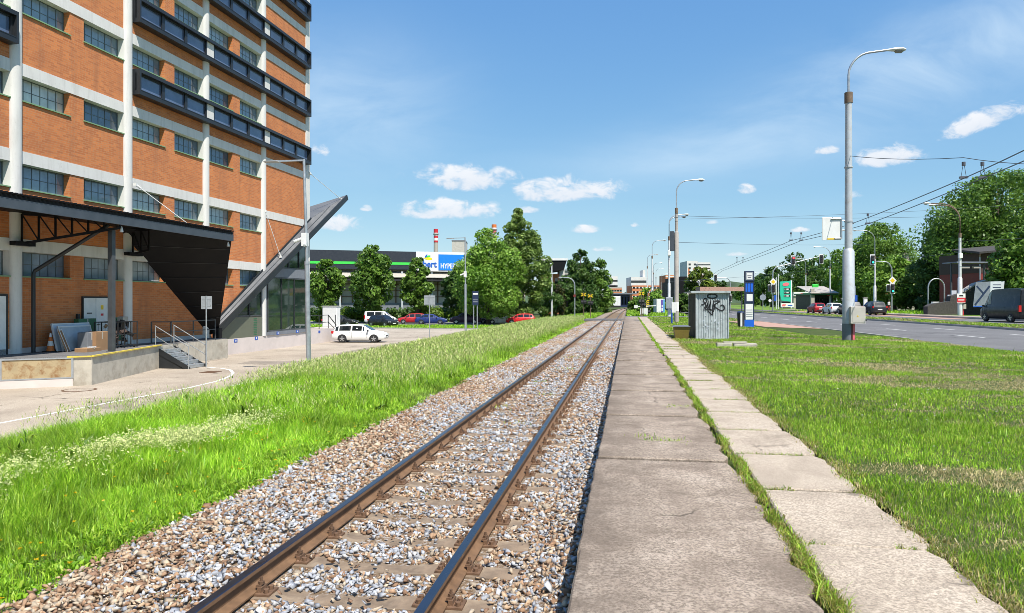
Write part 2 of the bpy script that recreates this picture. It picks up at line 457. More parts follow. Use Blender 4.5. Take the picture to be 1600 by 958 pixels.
# ------------------------------------------------------------------ SETTING
def zbank(x):
    return np.interp(x,[-3000,-13.4,-12.4,-10.8,-8.5,-6,-4.9,-4.4,-.33,-.28,2.3,2.9,9.0,9.6,3000],
                       [-1.46,-1.46,-1.32,-1.0,-.80,-.72,-.68,-.76,-.76,-.10,-.09,-.10,-.12,-.32,-.32])
xs=[-3000,-600,-160,-60,-30,-20,-16,-13.4,-13,-12.4,-11.5,-10.8,-9.5,-8.5,-7,-6,-4.9,-4.4,-2,-.33,-.28,1,2.3,2.9,5,9.0,9.6,14,30,60,160,600,3000]
ys=[-60,-20,-5,0,5,10,15,20,30,40,50,60,80,100,140,200,400,900,3500]
mb=MB()
vs=[(x,y,float(zbank(x))) for y in ys for x in xs]
nx=len(xs)
fs=[(j*nx+i,j*nx+i+1,(j+1)*nx+i+1,(j+1)*nx+i) for j in range(len(ys)-1) for i in range(nx-1)]
mb.add(vs,fs)
tag(mb.build('ground',M['soilgrass']),kind='structure')

def xoff(y): return max(0.,y-110.)**2*1.0e-4
def sheet(name,pts,z,mat,kind='structure',th=None):
    mb=MB()
    if th: mb.prism(pts,z-th,z,'z')
    else: mb.poly([(p[0],p[1],z) for p in pts])
    return tag(mb.build(name,mat),kind=kind)

# ---- ballast bed
bx=[-5.1,-4.7,-4.2,-3.6,-2.1,-.8,-.45,-.27]; bz=[-.73,-.66,-.575,-.53,-.555,-.535,-.40,-.36]
mb=MB(); by=[-6,0,6,12,20,30,45,60,80,110]+list(range(125,360,15))
vs=[(x+xoff(y),y,z) for y in by for x,z in zip(bx,bz)]
n=len(bx)
mb.add(vs,[(j*n+i,j*n+i+1,(j+1)*n+i+1,(j+1)*n+i) for j in range(len(by)-1) for i in range(n-1)])
tag(mb.build('track_bed',M['ballastbed']),kind='structure')
def zballast(x): return np.interp(x,bx,bz)

# ---- railway track: two rails, sleepers, fastenings
track=empty('railway_track',(-2.137,5.12,-.76),0,'single railway track with worn steel rails on brown concrete sleepers beside the platform','railway track')
Xt,Yt,Zt=-2.137,5.12,-.76
RP=[(-.075,-.516),(.075,-.516),(.075,-.503),(.022,-.488),(.009,-.475),(.009,-.405),(.036,-.393),(.036,-.363),(.030,-.357),(-.030,-.357),(-.036,-.363),(-.036,-.393),(-.009,-.405),(-.009,-.475),(-.022,-.488),(-.075,-.503)]
def rail(x0):
    mb=MB(); n=len(RP)
    ysr=[-6]+[y for y in range(0,110,10)]+list(range(110,356,12))
    vs=[(x0-Xt+xoff(y)+px,y-Yt,pz-Zt) for y in ysr for px,pz in RP]
    for j in range(len(ysr)-1):
        for i in range(n):
            k=(i+1)%n
            mb.add([],[])
            mb.f.append((j*n+i,j*n+k,(j+1)*n+k,(j+1)*n+i)); mb.m.append(1 if i in (7,8,9) else 0)
    mb.v=[tuple(v) for v in vs]
    return mb.build('rail',[M['railbrown'],M['railtop']],track)
XL,XR=-2.89,-1.383
rail(XL); rail(XR)
# sleeper mesh: tapered concrete with lowered middle
mb=MB()
prof=[(-1.25,.0,.15),(-1.2,.0,.15),(-.45,.0,.15),(-.3,-.022,.115),(.3,-.022,.115),(.45,.0,.15),(1.2,.0,.15),(1.25,-.0,.15)]
vs=[]
for x,dz,w in prof:
    t=.235+dz
    vs+=[(x,-w,0),(x,-w*.82,t),(x,w*.82,t),(x,w,0)]
for i in range(len(prof)-1):
    for k in range(3): mb.f.append((i*4+k,i*4+k+1,(i+1)*4+k+1,(i+1)*4+k)); mb.m.append(0)
mb.f+=[(0,1,2,3),(28,29,30,31)]; mb.m+=[0,0]; mb.v=vs
SLM=None; FAST=None
fmb=MB()
fmb.box(-.19,.19,-.08,.08,0,.016)
for s in (-1,1):
    fmb.box(s*.078 if s>0 else -.112, .112 if s>0 else -.078, -.05,.05,.016,.052)
    fmb.box(s*.06 if s>0 else -.10, .10 if s>0 else -.06,-.035,.035,.046,.066)
    fmb.cyl((s*.088,0,.06),(s*.088,0,.118),.011,n=8)
    fmb.cyl((s*.088,0,.066),(s*.088,0,.088),.024,n=6)
    fmb.cyl((s*.15,.038,.016),(s*.15,.038,.045),.022,n=6)
    fmb.cyl((s*.15,-.038,.016),(s*.15,-.038,.045),.022,n=6)
nsl=96
for k in range(-6,nsl-6):
    y=.67*k
    if SLM is None:
        o=mb.build('sleeper',M['sleeper'],track); SLM=o.data
        fo=fmb.build('rail_fastening',M['rust'],o); FAST=fo.data; bpy.data.objects.remove(fo)
    else: o=link('sleeper',SLM,track)
    o.location=(random.uniform(-.01,.01),y,-.762-Zt+random.uniform(-.004,.002)); o.rotation_euler=(0,0,random.uniform(-.006,.006))
    if k<40:
        for xr in (XL,XR):
            f=link('rail_fastening',FAST,o); f.location=(xr-Xt,0,.2365)
mb2=MB()
for k in range(nsl-6,nsl+120):
    y=.67*k+5.12
    mb2.box(-1.25+xoff(y),1.25+xoff(y),.67*k-.13,.67*k+.13,0,.235)
o=mb2.build('sleeper',M['sleeper'],track); o['kind']='stuff'
SLY=np.array([5.12+.67*k for k in range(-8,200)])

# ---- ballast stones (nobody could count them)
import bmesh
def hulls(nv,npt):
    out=[]
    for i in range(nv):
        bm=bmesh.new(); ax=(random.uniform(1.,1.6),random.uniform(.8,1.2),random.uniform(.5,.85))
        for _ in range(npt):
            v=Vector((random.gauss(0,1),random.gauss(0,1),random.gauss(0,1))).normalized()*random.uniform(.75,1.1)
            pass
            bm.verts.new((v.x*ax[0],v.y*ax[1],v.z*ax[2]))
        r=bmesh.ops.convex_hull(bm,input=bm.verts)
        bmesh.ops.delete(bm,geom=[g for g in r['geom_interior'] if isinstance(g,bmesh.types.BMVert)],context='VERTS')
        bmesh.ops.triangulate(bm,faces=bm.faces)
        bm.verts.index_update(); bm.verts.ensure_lookup_table()
        out.append((np.array([v.co[:] for v in bm.verts]),np.array([[v.index for v in f.verts] for f in bm.faces])))
        bm.free()
    return out
HU=hulls(40,8)
def rotmats(n,flat=1.):
    q=rng.normal(size=(n,4)); q/=np.linalg.norm(q,axis=1)[:,None]
    w,x,y,z=q.T
    return np.stack([1-2*(y*y+z*z),2*(x*y-z*w),2*(x*z+y*w),2*(x*y+z*w),1-2*(x*x+z*z),2*(y*z-x*w),2*(x*z-y*w),2*(y*z+x*w),1-2*(x*x+y*y)],1).reshape(n,3,3)
TAN=np.array([(.37,.235,.145),(.29,.175,.105),(.45,.32,.21),(.50,.40,.29),(.25,.15,.095),(.42,.345,.26)])
GRY=np.array([(.40,.41,.43),(.30,.31,.335),(.52,.52,.52),(.45,.46,.49),(.35,.36,.39)])
def scatter_stones(y0,y1,dens,r0,r1):
    n=int((y1-y0)*4.65*dens)
    x=rng.uniform(-4.95,-.30,n); y=rng.uniform(y0,y1,n)
    ds=np.abs(y-SLY[np.argmin(np.abs(y[:,None]-SLY[None,:]),1)])
    onsl=(ds<.125)&(x>XL-.16-.05*np.sin(y*3))&(x<XR+.42+.12*np.sin(y*2.3))
    keep=~onsl|(rng.random(n)<.03)
    mid=onsl&(np.abs(x-Xt)<.30)&(rng.random(n)<.05); keep|=mid
    onr=(np.abs(x-XL)<.085)|(np.abs(x-XR)<.085)
    keep&=~onr
    # thin the shoulder edge where grass creeps in
    keep&=~((x<-4.45)&(rng.random(n)<(-4.45-x)/.5+.25*np.sin(y*1.7)))
    x,y,onsl=x[keep],y[keep],onsl[keep]; n=len(x)
    r=rng.uniform(r0,r1,n)*np.where(rng.random(n)<.08,1.35,1)
    z=zballast(x)+r*.25+rng.uniform(-.012,.016,n)+np.where(onsl,.035,0)+np.where((x<XL-.1),.022,0)
    near=(np.abs(x-XL)<.16)|(np.abs(x-XR)<.16)
    z-=np.where(near,.025,0)
    pg=np.where(x<-3.0,.22+.2*(x>-3.7),.52)
    pg=pg+.18*np.sin(y*.9+x*1.3)-.28*np.exp(-(np.minimum(np.abs(x-XL),np.abs(x-XR))/.22)**2)
    isg=rng.random(n)<pg
    col=np.where(isg[:,None],GRY[rng.integers(0,len(GRY),n)],TAN[rng.integers(0,len(TAN),n)])*rng.uniform(.75,1.15,(n,1))
    var=rng.integers(0,len(HU),n); RM=rotmats(n)
    V=[];F=[];C=[];b=0
    for i,(hv,hf) in enumerate(HU):
        idx=np.where(var==i)[0]
        if not len(idx): continue
        p=np.einsum('nij,kj->nki',RM[idx],hv)*r[idx][:,None,None]
        p[:,:,2]*=.8
        p+=np.stack([x[idx],y[idx],z[idx]],1)[:,None,:]
        k=len(hv)
        F.append((hf[None]+(np.arange(len(idx))*k+b)[:,None,None]).reshape(-1,3))
        V.append(p.reshape(-1,3)); C.append(np.repeat(col[idx],k,0)); b+=len(idx)*k
    return np.concatenate(V),np.concatenate(F),np.concatenate(C)
VV=[];FF=[];CC=[];b=0
for args in ((2.0,9,900,.015,.041),(9,20,470,.022,.048),(20,45,170,.038,.062),(45,84,60,.055,.085)):
    v,f,c=scatter_stones(*args)
    VV.append(v);FF.append(f+b);CC.append(c);b+=len(v)
tag(np_mesh('ballast',np.concatenate(VV),tris=np.concatenate(FF),col=np.concatenate(CC),mat=M['stone']),'loose grey and rust brown ballast stones round the sleepers','ballast',kind='stuff')

# ---- platform
def edge_slab(mb,x0,x1,y0,y1,z,th,jx=.02,jr=None,bev=.014,tilt=0.):
    jr=jx if jr is None else jr
    ny=max(2,int((y1-y0)/.18))
    L=[(x0+random.uniform(-1,1)*jx*.3,y0+(y1-y0)*i/ny) for i in range(ny+1)]
    Rr=[(x1+random.uniform(-1,1)*jr,y0+(y1-y0)*i/ny) for i in range(ny+1)]
    Rr[0]=(x1-jr*1.2,y0); Rr[-1]=(x1-jr*1.2,y1)
    nxs=6
    bot=L+[(x0+(x1-x0)*i/nxs,y1+random.uniform(-.004,.004)) for i in range(1,nxs)]+Rr[::-1]+[(x1+(x0-x1)*i/nxs,y0+random.uniform(-.004,.004)) for i in range(1,nxs)]
    n=len(bot); cx,cy=(x0+x1)/2,(y0+y1)/2
    def inset(p):
        return (p[0]+(bev if p[0]<cx else -bev)*(abs(p[0]-cx)>(x1-x0)*.45), p[1]+(bev if p[1]<cy else -bev)*(abs(p[1]-cy)>(y1-y0)*.5-.03))
    def zz(p,dz): return z+dz+tilt*(p[1]-cy)
    vs=[(p[0],p[1],zz(p,-th)) for p in bot]+[(p[0],p[1],zz(p,-bev)) for p in bot]+[(*inset(p),zz(p,0)) for p in bot]
    fs=[tuple(range(n-1,-1,-1)),tuple(range(2*n,3*n))]
    for r in (0,n):
        for i in range(n):
            j=(i+1)%n; fs.append((r+i,r+j,r+n+j,r+n+i))
    mb.add(vs,fs)
mb=MB()
joints=[-2.,1.95,4.95,7.95,9.0,11.0,12.1,14.0,15.1,17.2]
while joints[-1]<82: joints.append(joints[-1]+random.choice((1.05,2.0,2.95,1.9)))
joints.append(84.)
for a,b in zip(joints[:-1],joints[1:]):
    edge_slab(mb,-.337+random.uniform(-.012,.012),1.11+random.uniform(-.03,.02),a+.021,b-.021,(.010 if joints.index(a)%2 else -.012)+random.uniform(-.006,.006),.15,.022,.05,tilt=random.uniform(-.002,.002))
tag(mb.build('platform',M['platform'],smooth=None),kind='structure')
mb=MB(); mb.box(-.255,-.10,-2,84,-.85,-.155)
tag(mb.build('platform_wall',M['platform']),kind='structure')
mb=MB(); y=5.33-1.53*5
while y<83:
    edge_slab(mb,1.215+random.uniform(-.035,.03),2.10+random.uniform(-.05,.05),y+.032,y+1.53-.032,random.uniform(-.016,.010),.09,.014,.03,tilt=random.uniform(-.006,.006)); y+=1.53
tag(mb.build('footpath',M['slabs']),kind='structure')
# level crossing beyond the platform end
mb=MB(); mb.box(-5.2,-.1,85.5,90.5,-.60,-.365); mb.box(-.3,9,84.3,88.5,-.3,-.02)
tag(mb.build('level_crossing_deck',[M['asphalt']]),kind='structure')

# ---- road on the right, in its own direction (u along, v across to the right)
def RD(u,v): return (13.35-.0436*u+.999*v, 26.7+.999*u+.0436*v)
def rstrip(name,u0,u1,v0,v1,z,mat,th=None,kind='structure'):
    return sheet(name,[RD(u0,v0),RD(u1,v0),RD(u1,v1),RD(u0,v1)],z,mat,kind,th)
rstrip('road',-50,330,0,11.6,-.05,M['asphalt'])
lp=[(2.16,-3),(2.16,84)]+[RD(u,0.02) for u in (57,30,10,-10,-29)]
sheet('lawn',lp,-.012,M['soilgrass'])
mb=MB()
def dash(mb,u0,u1,v,w=.13,z=-.046):
    a,b,c,d=RD(u0,v-w/2),RD(u1,v-w/2),RD(u1,v+w/2),RD(u0,v+w/2)
    mb.poly([(*a,z),(*b,z),(*c,z),(*d,z)])
for k in range(-6,30): dash(mb,2.6+k*9.,5.6+k*9.,4.6)
for k in range(-6,30): dash(mb,4.+k*9.,7.+k*9.,8.1)
tag(mb.build('road_marking',M['roadmark']),kind='structure')
rstrip('median',-50,200,11.75,15.2,.10,M['soilgrass'])
mb=MB()
for v in (11.6,15.2):
    a,b,c,d=RD(-50,v),RD(200,v),RD(200,v+.15),RD(-50,v+.15); mb.prism([a,b,c,d],-.2,.09 if v<12 else .16,'z')
a,b,c,d=RD(-50,21.2),RD(120,21.2),RD(120,21.38),RD(-50,21.38); mb.prism([a,b,c,d],-.2,.28,'z')
tag(mb.build('kerb',M['kerb']),kind='structure')
rstrip('far_road',-50,330,15.35,21.2,.10,M['asphalt'])
rstrip('red_paved_lane',47,120,18.9,21.2,.106,M['redpave'])
rstrip('pavement',-50,120,21.38,24.2,.26,M['pavement'])
rstrip('side_street',92,104,24.2,120,.16,M['asphalt'])
rstrip('verge',-50,92,24.2,200,.22,M['fargrass'])
rstrip('forecourt',104,330,19,200,.14,M['fargrass'])
# bus stop pavement
sheet('bus_stop_pavement',[RD(21.5,-.05),RD(39,-.05),RD(39,-2.9),RD(24.5,-2.9)],.006,M['redpave'])
mb=MB(); a,b,c,d=RD(9,-.02),RD(40,-.02),RD(40,.14),RD(9,.14); mb.prism([a,b,c,d],-.2,.03,'z')
tag(mb.build('bus_stop_kerb',M['kerb']),kind='structure')

# ---- left: service yard and car park
sheet('yard',[(-75,-12),(-13.15,-12),(-13.15,80),(-75,80)],-1.40,M['lotasphalt'])
sheet('car_park',[(-110,91),(-15.5,91),(-15.5,105),(-110,105)],-1.40,M['asphalt'])
def ribbon(mb,pts,w,z):
    for (a,b) in zip(pts[:-1],pts[1:]):
        d=Vector((b[0]-a[0],b[1]-a[1],0)).normalized(); s=Vector((-d.y,d.x,0))*(w/2)
        e=d*.004
        mb.poly([(a[0]-s.x,a[1]-s.y,z),(b[0]-s.x+e.x,b[1]-s.y+e.y,z),(b[0]+s.x+e.x,b[1]+s.y+e.y,z),(a[0]+s.x,a[1]+s.y,z)])
mb=MB()
P=[(-16.2,2),(-16.05,12),(-15.9,18),(-15.75,23.5),(-15.95,25.6),(-16.4,27.3),(-17.1,28.8),(-18,30.1),(-18.9,30.8),(-19.9,31.2)]
ribbon(mb,P,.14,-1.395)
ribbon(mb,[(-14.5,24.4),(-14.35,29.8)],.22,-1.395)
tag(mb.build('yard_marking',M['roadmark']),kind='structure')
for (a,b,c,d_,z) in ((-19.5,33,-15.2,35.2,-1.3975),(-17.5,40,-16.2,52,-1.3972),(-21.8,13,-18.2,15.5,-1.397),(-16,18.6,-14.2,20.4,-1.3965)):
    rot=random.uniform(-.05,.05)
    sheet('yard_patch',[(a,b),(c,b+rot*4),(c+.2,d_),(a-.15,d_-.2)],z,M['yardpatch'])
mb=MB()
for i in range(7): mb.box(-.3,.3,-.28+.08*i,-.24+.08*i,0,.012)
mb.box(-.34,-.3,-.34,.34,0,.014); mb.box(.3,.34,-.34,.34,0,.014); mb.box(-.3,.3,-.34,-.30,0,.014); mb.box(-.3,.3,.30,.34,0,.014)
dg_=mb.build('drain_grate',M['rust']); dg_.location=(-18.3,29.0,-1.398); tag(dg_,'square slotted drain grate in the yard before the stairs','drain grate')
mb=MB(); mb.lathe([(.56,0),(.56,.006)],(0,0,0),28); mb.lathe([(.46,.006),(.46,.010)],(0,0,0),28,1)
mc=mb.build('manhole_cover',[M['rust'],M['lotasphalt']]); mc.location=(-19.2,22.4,-1.399)
tag(mc,'round manhole cover with a rusty rim in the yard by the dock','manhole cover')
# far hill
mb=MB(); n=60; pr=[]
for i in range(n+1):
    x=-700+1900*i/n
    h=30+26*math.sin(i*.23+1)+12*math.sin(i*.61)+6*math.sin(i*1.7)
    pr.append((x,h))
vs=[(x,1900,-10) for x,h in pr]+[(x,2050,max(5,h)) for x,h in pr]+[(x,2500,-10) for x,h in pr]
k=n+1
mb.add(vs,[(i,i+1,k+i+1,k+i) for i in range(n)]+[(k+i,k+i+1,2*k+i+1,2*k+i) for i in range(n)])
tag(mb.build('hill',simple('hill_woods',(.045,.075,.035),.95,var=.5,scale=.03)),kind='structure')

# ------------------------------------------------------------------ grass
def blades(x,y,z,h,w,lean,col,curl=1.):
    n=len(x); wide=rng.random(n)<.18; w=np.where(wide,np.asarray(w)*2.0,w); h=np.where(wide,np.asarray(h)*.8,h); lean=np.where(wide,np.asarray(lean)*1.35,lean); a=rng.uniform(0,2*np.pi,n); f=rng.uniform(0,2*np.pi,n)
    dx,dy=np.cos(a)*w/2,np.sin(a)*w/2
    lx,ly=np.cos(f)*lean*h,np.sin(f)*lean*h
    V=np.empty((n,5,3))
    V[:,0]=np.stack([x-dx,y-dy,z],1); V[:,1]=np.stack([x+dx,y+dy,z],1)
    V[:,2]=np.stack([x-dx*.75+lx*.3,y-dy*.75+ly*.3,z+h*.58],1); V[:,3]=np.stack([x+dx*.75+lx*.3,y+dy*.75+ly*.3,z+h*.58],1)
    V[:,4]=np.stack([x+lx,y+ly,z+h*np.sqrt(np.clip(1-lean*lean*.6,.15,1))],1)
    b=np.arange(n)*5
    Q=np.stack([b,b+1,b+3,b+2],1); T=np.stack([b+2,b+3,b+4],1)
    return V.reshape(-1,3),Q,T,np.repeat(col,5,0)
class GB:
    def __init__(s): s.V=[];s.Q=[];s.T=[];s.C=[];s.b=0
    def add(s,V,Q,T,C):
        s.V.append(V);s.Q.append(Q+s.b);s.T.append(T+s.b);s.C.append(C);s.b+=len(V)
    def build(s,name,label,cat):
        return tag(np_mesh(name,np.concatenate(s.V),np.concatenate(s.Q),np.concatenate(s.T),np.concatenate(s.C),M['blade']),label,cat,kind='stuff')
def fbm(x,y,s,seed=0):
    r=np.random.default_rng(seed); o=np.zeros_like(x)
    for k in range(7):
        a=r.uniform(0,2*np.pi); fr=s*(1.55**k)*r.uniform(.8,1.2); ph=r.uniform(0,6.28,2)
        o+=np.sin(x*fr*np.cos(a)+y*fr*np.sin(a)+ph[0]+1.7*np.sin(y*fr*.6+ph[1]))/(1.3**k)
    return o/3.2
def gcol(n,kind,t=None):
    base={'lawn':[(0.261,0.473,0.020),(0.191,0.374,0.016),(0.336,0.539,0.036),(0.429,0.583,0.061),(0.151,0.308,0.017),(0.394,0.473,0.065)],
          'tall':[(0.267,0.493,0.020),(0.193,0.394,0.017),(0.356,0.578,0.037),(0.445,0.619,0.065),(0.148,0.323,0.014)],
          'dry':[(.52,.41,.20),(.45,.37,.16),(.34,.33,.11),(.58,.48,.28)],
          'seed':[(0.506,0.540,0.196),(0.437,0.529,0.149),(0.598,0.586,0.276),(0.368,0.506,0.115)],
          'crack':[(.26,.29,.04),(.34,.32,.06),(.18,.26,.03),(.38,.31,.10)]}[kind]
    base=np.array(base)
    return base[rng.integers(0,len(base),n)]*rng.uniform(.8,1.2,(n,1))
def road_v(x,y): return (x-13.35)*.999+(y-26.7)*.0436
def pts(x0,x1,y0,y1,d):
    n=int((x1-x0)*(y1-y0)*d); return rng.uniform(x0,x1,n),rng.uniform(y0,y1,n)
g=GB()
for y0,y1,d,w,hs in ((2.6,6.5,3000,.0042,1.),(6.5,11,1900,.0058,1.),(11,20,800,.009,1.),(20,34,330,.015,1.05),(34,58,130,.026,1.1),(58,84,45,.045,1.2)):
    x,y=pts(2.02,15.5,y0,y1,d)
    k=(road_v(x,y)<-.02)&(x<1.8+.95*y+1.5)
    # bus stop paving and objects keep clear
    k&=~((road_v(x,y)>-3.5)&((y-26.7)>12+0*x)&((y-26.7)<39))
    edge=2.13+.10*fbm(x*0,y,2.2,3)+.05*fbm(x,y,6,4)
    k&=x>edge+rng.normal(0,.05,len(x))-.05*(fbm(x,y,9.,17)>.15)
    x,y=x[k],y[k]; n=len(x)
    dry=fbm(x*1.0,y*1.6,.9,11)+.45*fbm(x,y,3.,12)
    band=np.exp(-((y-(9.5+.55*(x-5)))/2.2)**2)*(x>3.2)          # scuffed strip through the lawn
    dr2=fbm(x*.8+y*.35,y*1.3,.55,15)
    DD=dry*.75+.7*dr2+.34*band+.035*(x-4).clip(0,4)
    isd=(DD+rng.normal(0,.17,n))>.25
    kill=(DD>.20)&~isd&(rng.random(n)<.30)
    isd|=(x-edge[k]<.13)&(rng.random(n)<.45)
    h=rng.uniform(.035,.085,n)*hs*(1+.55*fbm(x,y,1.4,13).clip(-.6,.9))
    h=np.where(isd,h*.7,h); h=np.where(kill,h*.2,h); h=np.where(rng.random(n)<.012,h*2.,h)
    c=np.where(isd[:,None],gcol(n,'dry'),gcol(n,'lawn'))
    tint=(.95+.26*fbm(x,y,.7,14)+.2*fbm(x,y,4.,16))[:,None]; c=c*np.clip(tint*1.05+.16*fbm(x,y,9.,18)[:,None],.5,1.45)
    g.add(*blades(x,y,np.full(n,-.015),h,w*rng.uniform(.7,1.4,n),np.where(isd,rng.uniform(.5,1.1,n),rng.uniform(.15,.8,n)),c))
g.build('lawn_grass','short green lawn grass with straw coloured scuffed patches right of the path','grass')

g=GB()   # weeds in the long joint, slab joints and along the path edge
def strip(xc,wd,y0,y1,d,h0,h1,kind,w=.004,fn=None):
    n=int((y1-y0)*d); y=rng.uniform(y0,y1,n); x=xc+rng.normal(0,wd,n)+.02*np.sin(y*5)
    k=fbm(x*0,y,2.1,21)+rng.normal(0,.22,n)>-.12
    if fn is not None: k&=fn(x,y)
    x,y=x[k],y[k]; n=len(x)
    g.add(*blades(x,y,np.full(n,-.02),rng.uniform(h0,h1,n)*(1+.5*fbm(x*0,y,3.,22)).clip(.4,2),w*rng.uniform(.7,1.5,n)*(1+y/14),rng.uniform(.3,1.1,n),gcol(n,kind)))
strip(1.16,.032,2.5,9,1250,.025,.075,'crack'); strip(1.16,.03,9,22,560,.025,.07,'crack'); strip(1.16,.035,22,84,170,.03,.08,'lawn')
strip(1.17,.03,2.5,20,240,.04,.11,'lawn')
y=5.33-1.53
while y<30:
    n=int(520/(1+y*.06)); x=rng.uniform(1.2,2.15,n); k=fbm(x,np.full(n,y),4.,int(y*10))>-.05; x=x[k]; n=len(x)
    g.add(*blades(x,y+rng.normal(0,.016,n),np.full(n,-.05),rng.uniform(.05,.10,n),np.full(n,.005*(1+y/12)),rng.uniform(.2,1.0,n),np.where((rng.random(n)<.6)[:,None],gcol(n,'lawn')*.75,gcol(n,'crack'))))
    y+=1.53
strip(2.13,.05,2.5,40,420,.02,.05,'dry',.005); strip(2.2,.07,2.5,40,330,.03,.08,'crack',.005)
# a few tufts in the edge slab joints and in the ballast
for (tx,ty,k) in ((.35,9.02,60),(.6,9.0,50),(.85,12.0,70),(.2,9.3,25),(-3.4,6.1,16),(-3.35,4.9,14),(-2.3,8.0,10),(-2.0,13,20),(-2.6,15,25),(-1.9,17.2,30),(-2.4,20,40),(-2,24,50),(-2.2,29,60),(-1.8,34,60),(-2.5,40,60)):
    x=tx+rng.normal(0,.05+ty*.006,k); yy=ty+rng.normal(0,.02+ty*.008,k)
    zz=np.full(k,-.02 if tx>-.3 else -.56)
    g.add(*blades(x,yy,zz,rng.uniform(.03,.07,k)*(1 if tx>-.3 else 1.6),np.full(k,.004*(1+ty/12)),rng.uniform(.2,.9,k),gcol(k,'lawn')))
g.build('joint_weeds','thin yellowish weeds growing in the joints between platform slabs','weeds')

g=GB()   # tall verge between track and yard
for y0,y1,d,w,hs in ((2.6,8,2200,.006,1.),(8,14,1300,.008,1.05),(14,24,560,.013,1.1),(24,42,250,.022,1.15),(42,66,95,.038,1.2),(66,92,45,.055,1.2)):
    x,y=pts(-13.4,-4.35,y0,y1,d)
    k=(x>-1.25*y-1.5)
    edge=-4.54+.30*fbm(x*0,y,1.1,31)+.18*fbm(x,y,3.5,32)
    k&=x<edge+rng.normal(0,.10,len(x))
    eL=-12.95+.15*fbm(x*0,y,1.,33); k&=x>eL
    x,y,edge=x[k],y[k],edge[k]; n=len(x)
    dist=edge-x
    h=np.interp(dist,[0,.35,1.2,2.5,5.5,8.2],[.05,.10,.17,.27,.34,.26])*hs*rng.uniform(.5,1.35,n)*(1+.45*fbm(x,y,.9,34)+.3*fbm(x,y,3.2,38)).clip(.35,2.2)
    far=np.interp(y,[12,30,60],[1,1.35,1.6]); h*=np.where(dist>1.0,far,1)
    c=gcol(n,'tall')
    pale=np.clip(fbm(x,y,.55,35)+np.interp(y,[14,40],[-.6,.75])*(dist>1.2),-.2,1)[:,None]
    c=c*(1-.45*pale.clip(0,1))+gcol(n,'seed')*(.45*pale.clip(0,1))
    c=c*np.clip(1.03+.5*fbm(x,y,1.3,36)+.45*fbm(x,y,4.5,39),.42,1.5)[:,None]
    g.add(*blades(x,y,zbank(x)-.01,h,w*rng.uniform(.7,1.5,n),rng.uniform(.15,.75,n),c))
# flowering stalks
for y0,y1,d,w in ((8,16,55,.009),(16,26,70,.012),(26,45,60,.02),(45,70,40,.033),(70,92,22,.05)):
    x,y=pts(-13.0,-5.4,y0,y1,d)
    k=(fbm(x,y,.5,37)+np.interp(y,[8,22,40],[-.7,-.05,.5])+rng.normal(0,.3,len(x)))>.1
    k&=x>-1.25*y-1.5
    x,y=x[k],y[k]; n=len(x)
    h=rng.uniform(.45,.85,n)
    g.add(*blades(x,y,zbank(x),h,w*rng.uniform(.25,.4,n),rng.uniform(.1,.5,n),gcol(n,'seed')))
    # seed heads: short wide blades near the top
    for j in range(4):
        g.add(*blades(x+rng.normal(0,.03,n),y+rng.normal(0,.03,n),zbank(x)+h*(.72+.06*j),rng.uniform(.07,.14,n),w*rng.uniform(.8,1.5,n),rng.uniform(.3,1.,n),gcol(n,'seed')))
# broad leaved weeds standing in the verge
for (wx,wy) in [(rng.uniform(-11.5,-5.3),rng.uniform(4.5,45)) for _ in range(95)]:
    m=int(rng.integers(14,34)); rr_=rng.uniform(.08,.22)
    xx=wx+rng.normal(0,rr_*.5,m); yy=wy+rng.normal(0,rr_*.5,m); hh=rng.uniform(.14,.46)*(1 if wx<-6 else .6)
    g.add(*blades(xx,yy,zbank(xx)+rng.uniform(0,hh*.6,m),hh*rng.uniform(.4,1.,m),rng.uniform(.02,.05,m)*(1+wy/40),rng.uniform(.4,1.1,m),gcol(m,'tall')*rng.choice([.45,.6,.8])))
# dry stalks along the yard edge
n=260; x=-12.7+rng.normal(0,.2,n); y=rng.choice([11.5,12.3,13.2,17,21,24,26],n)+rng.normal(0,.6,n)
g.add(*blades(x,y,zbank(x),rng.uniform(.35,.75,n),np.full(n,.007),rng.uniform(.3,.8,n),gcol(n,'dry')))
g.build('tall_grass','tall bright green grass with pale seed heads between the track and the yard','tall grass')

g=GB()   # broad low leaves at the ballast edge
x,y=pts(-5.6,-4.2,2.6,16,300)
edge=-4.62+.22*fbm(x*0,y,1.1,31)+.10*fbm(x,y,3.5,32)
k=(x<edge+.12+rng.normal(0,.09,len(x))+.30*(fbm(x,y,2.6,43)>.30))&(fbm(x,y,2.2,41)>-.35); x,y=x[k],y[k]; n=len(x)
for j in range(3):
    g.add(*blades(x+rng.normal(0,.02,n),y+rng.normal(0,.02,n),zbank(x)+.02,rng.uniform(.03,.09,n),rng.uniform(.018,.034,n),rng.uniform(.5,1.2,n),gcol(n,'tall')*.85))
g.build('clover','low broad leaved clover at the edge of the ballast','clover')

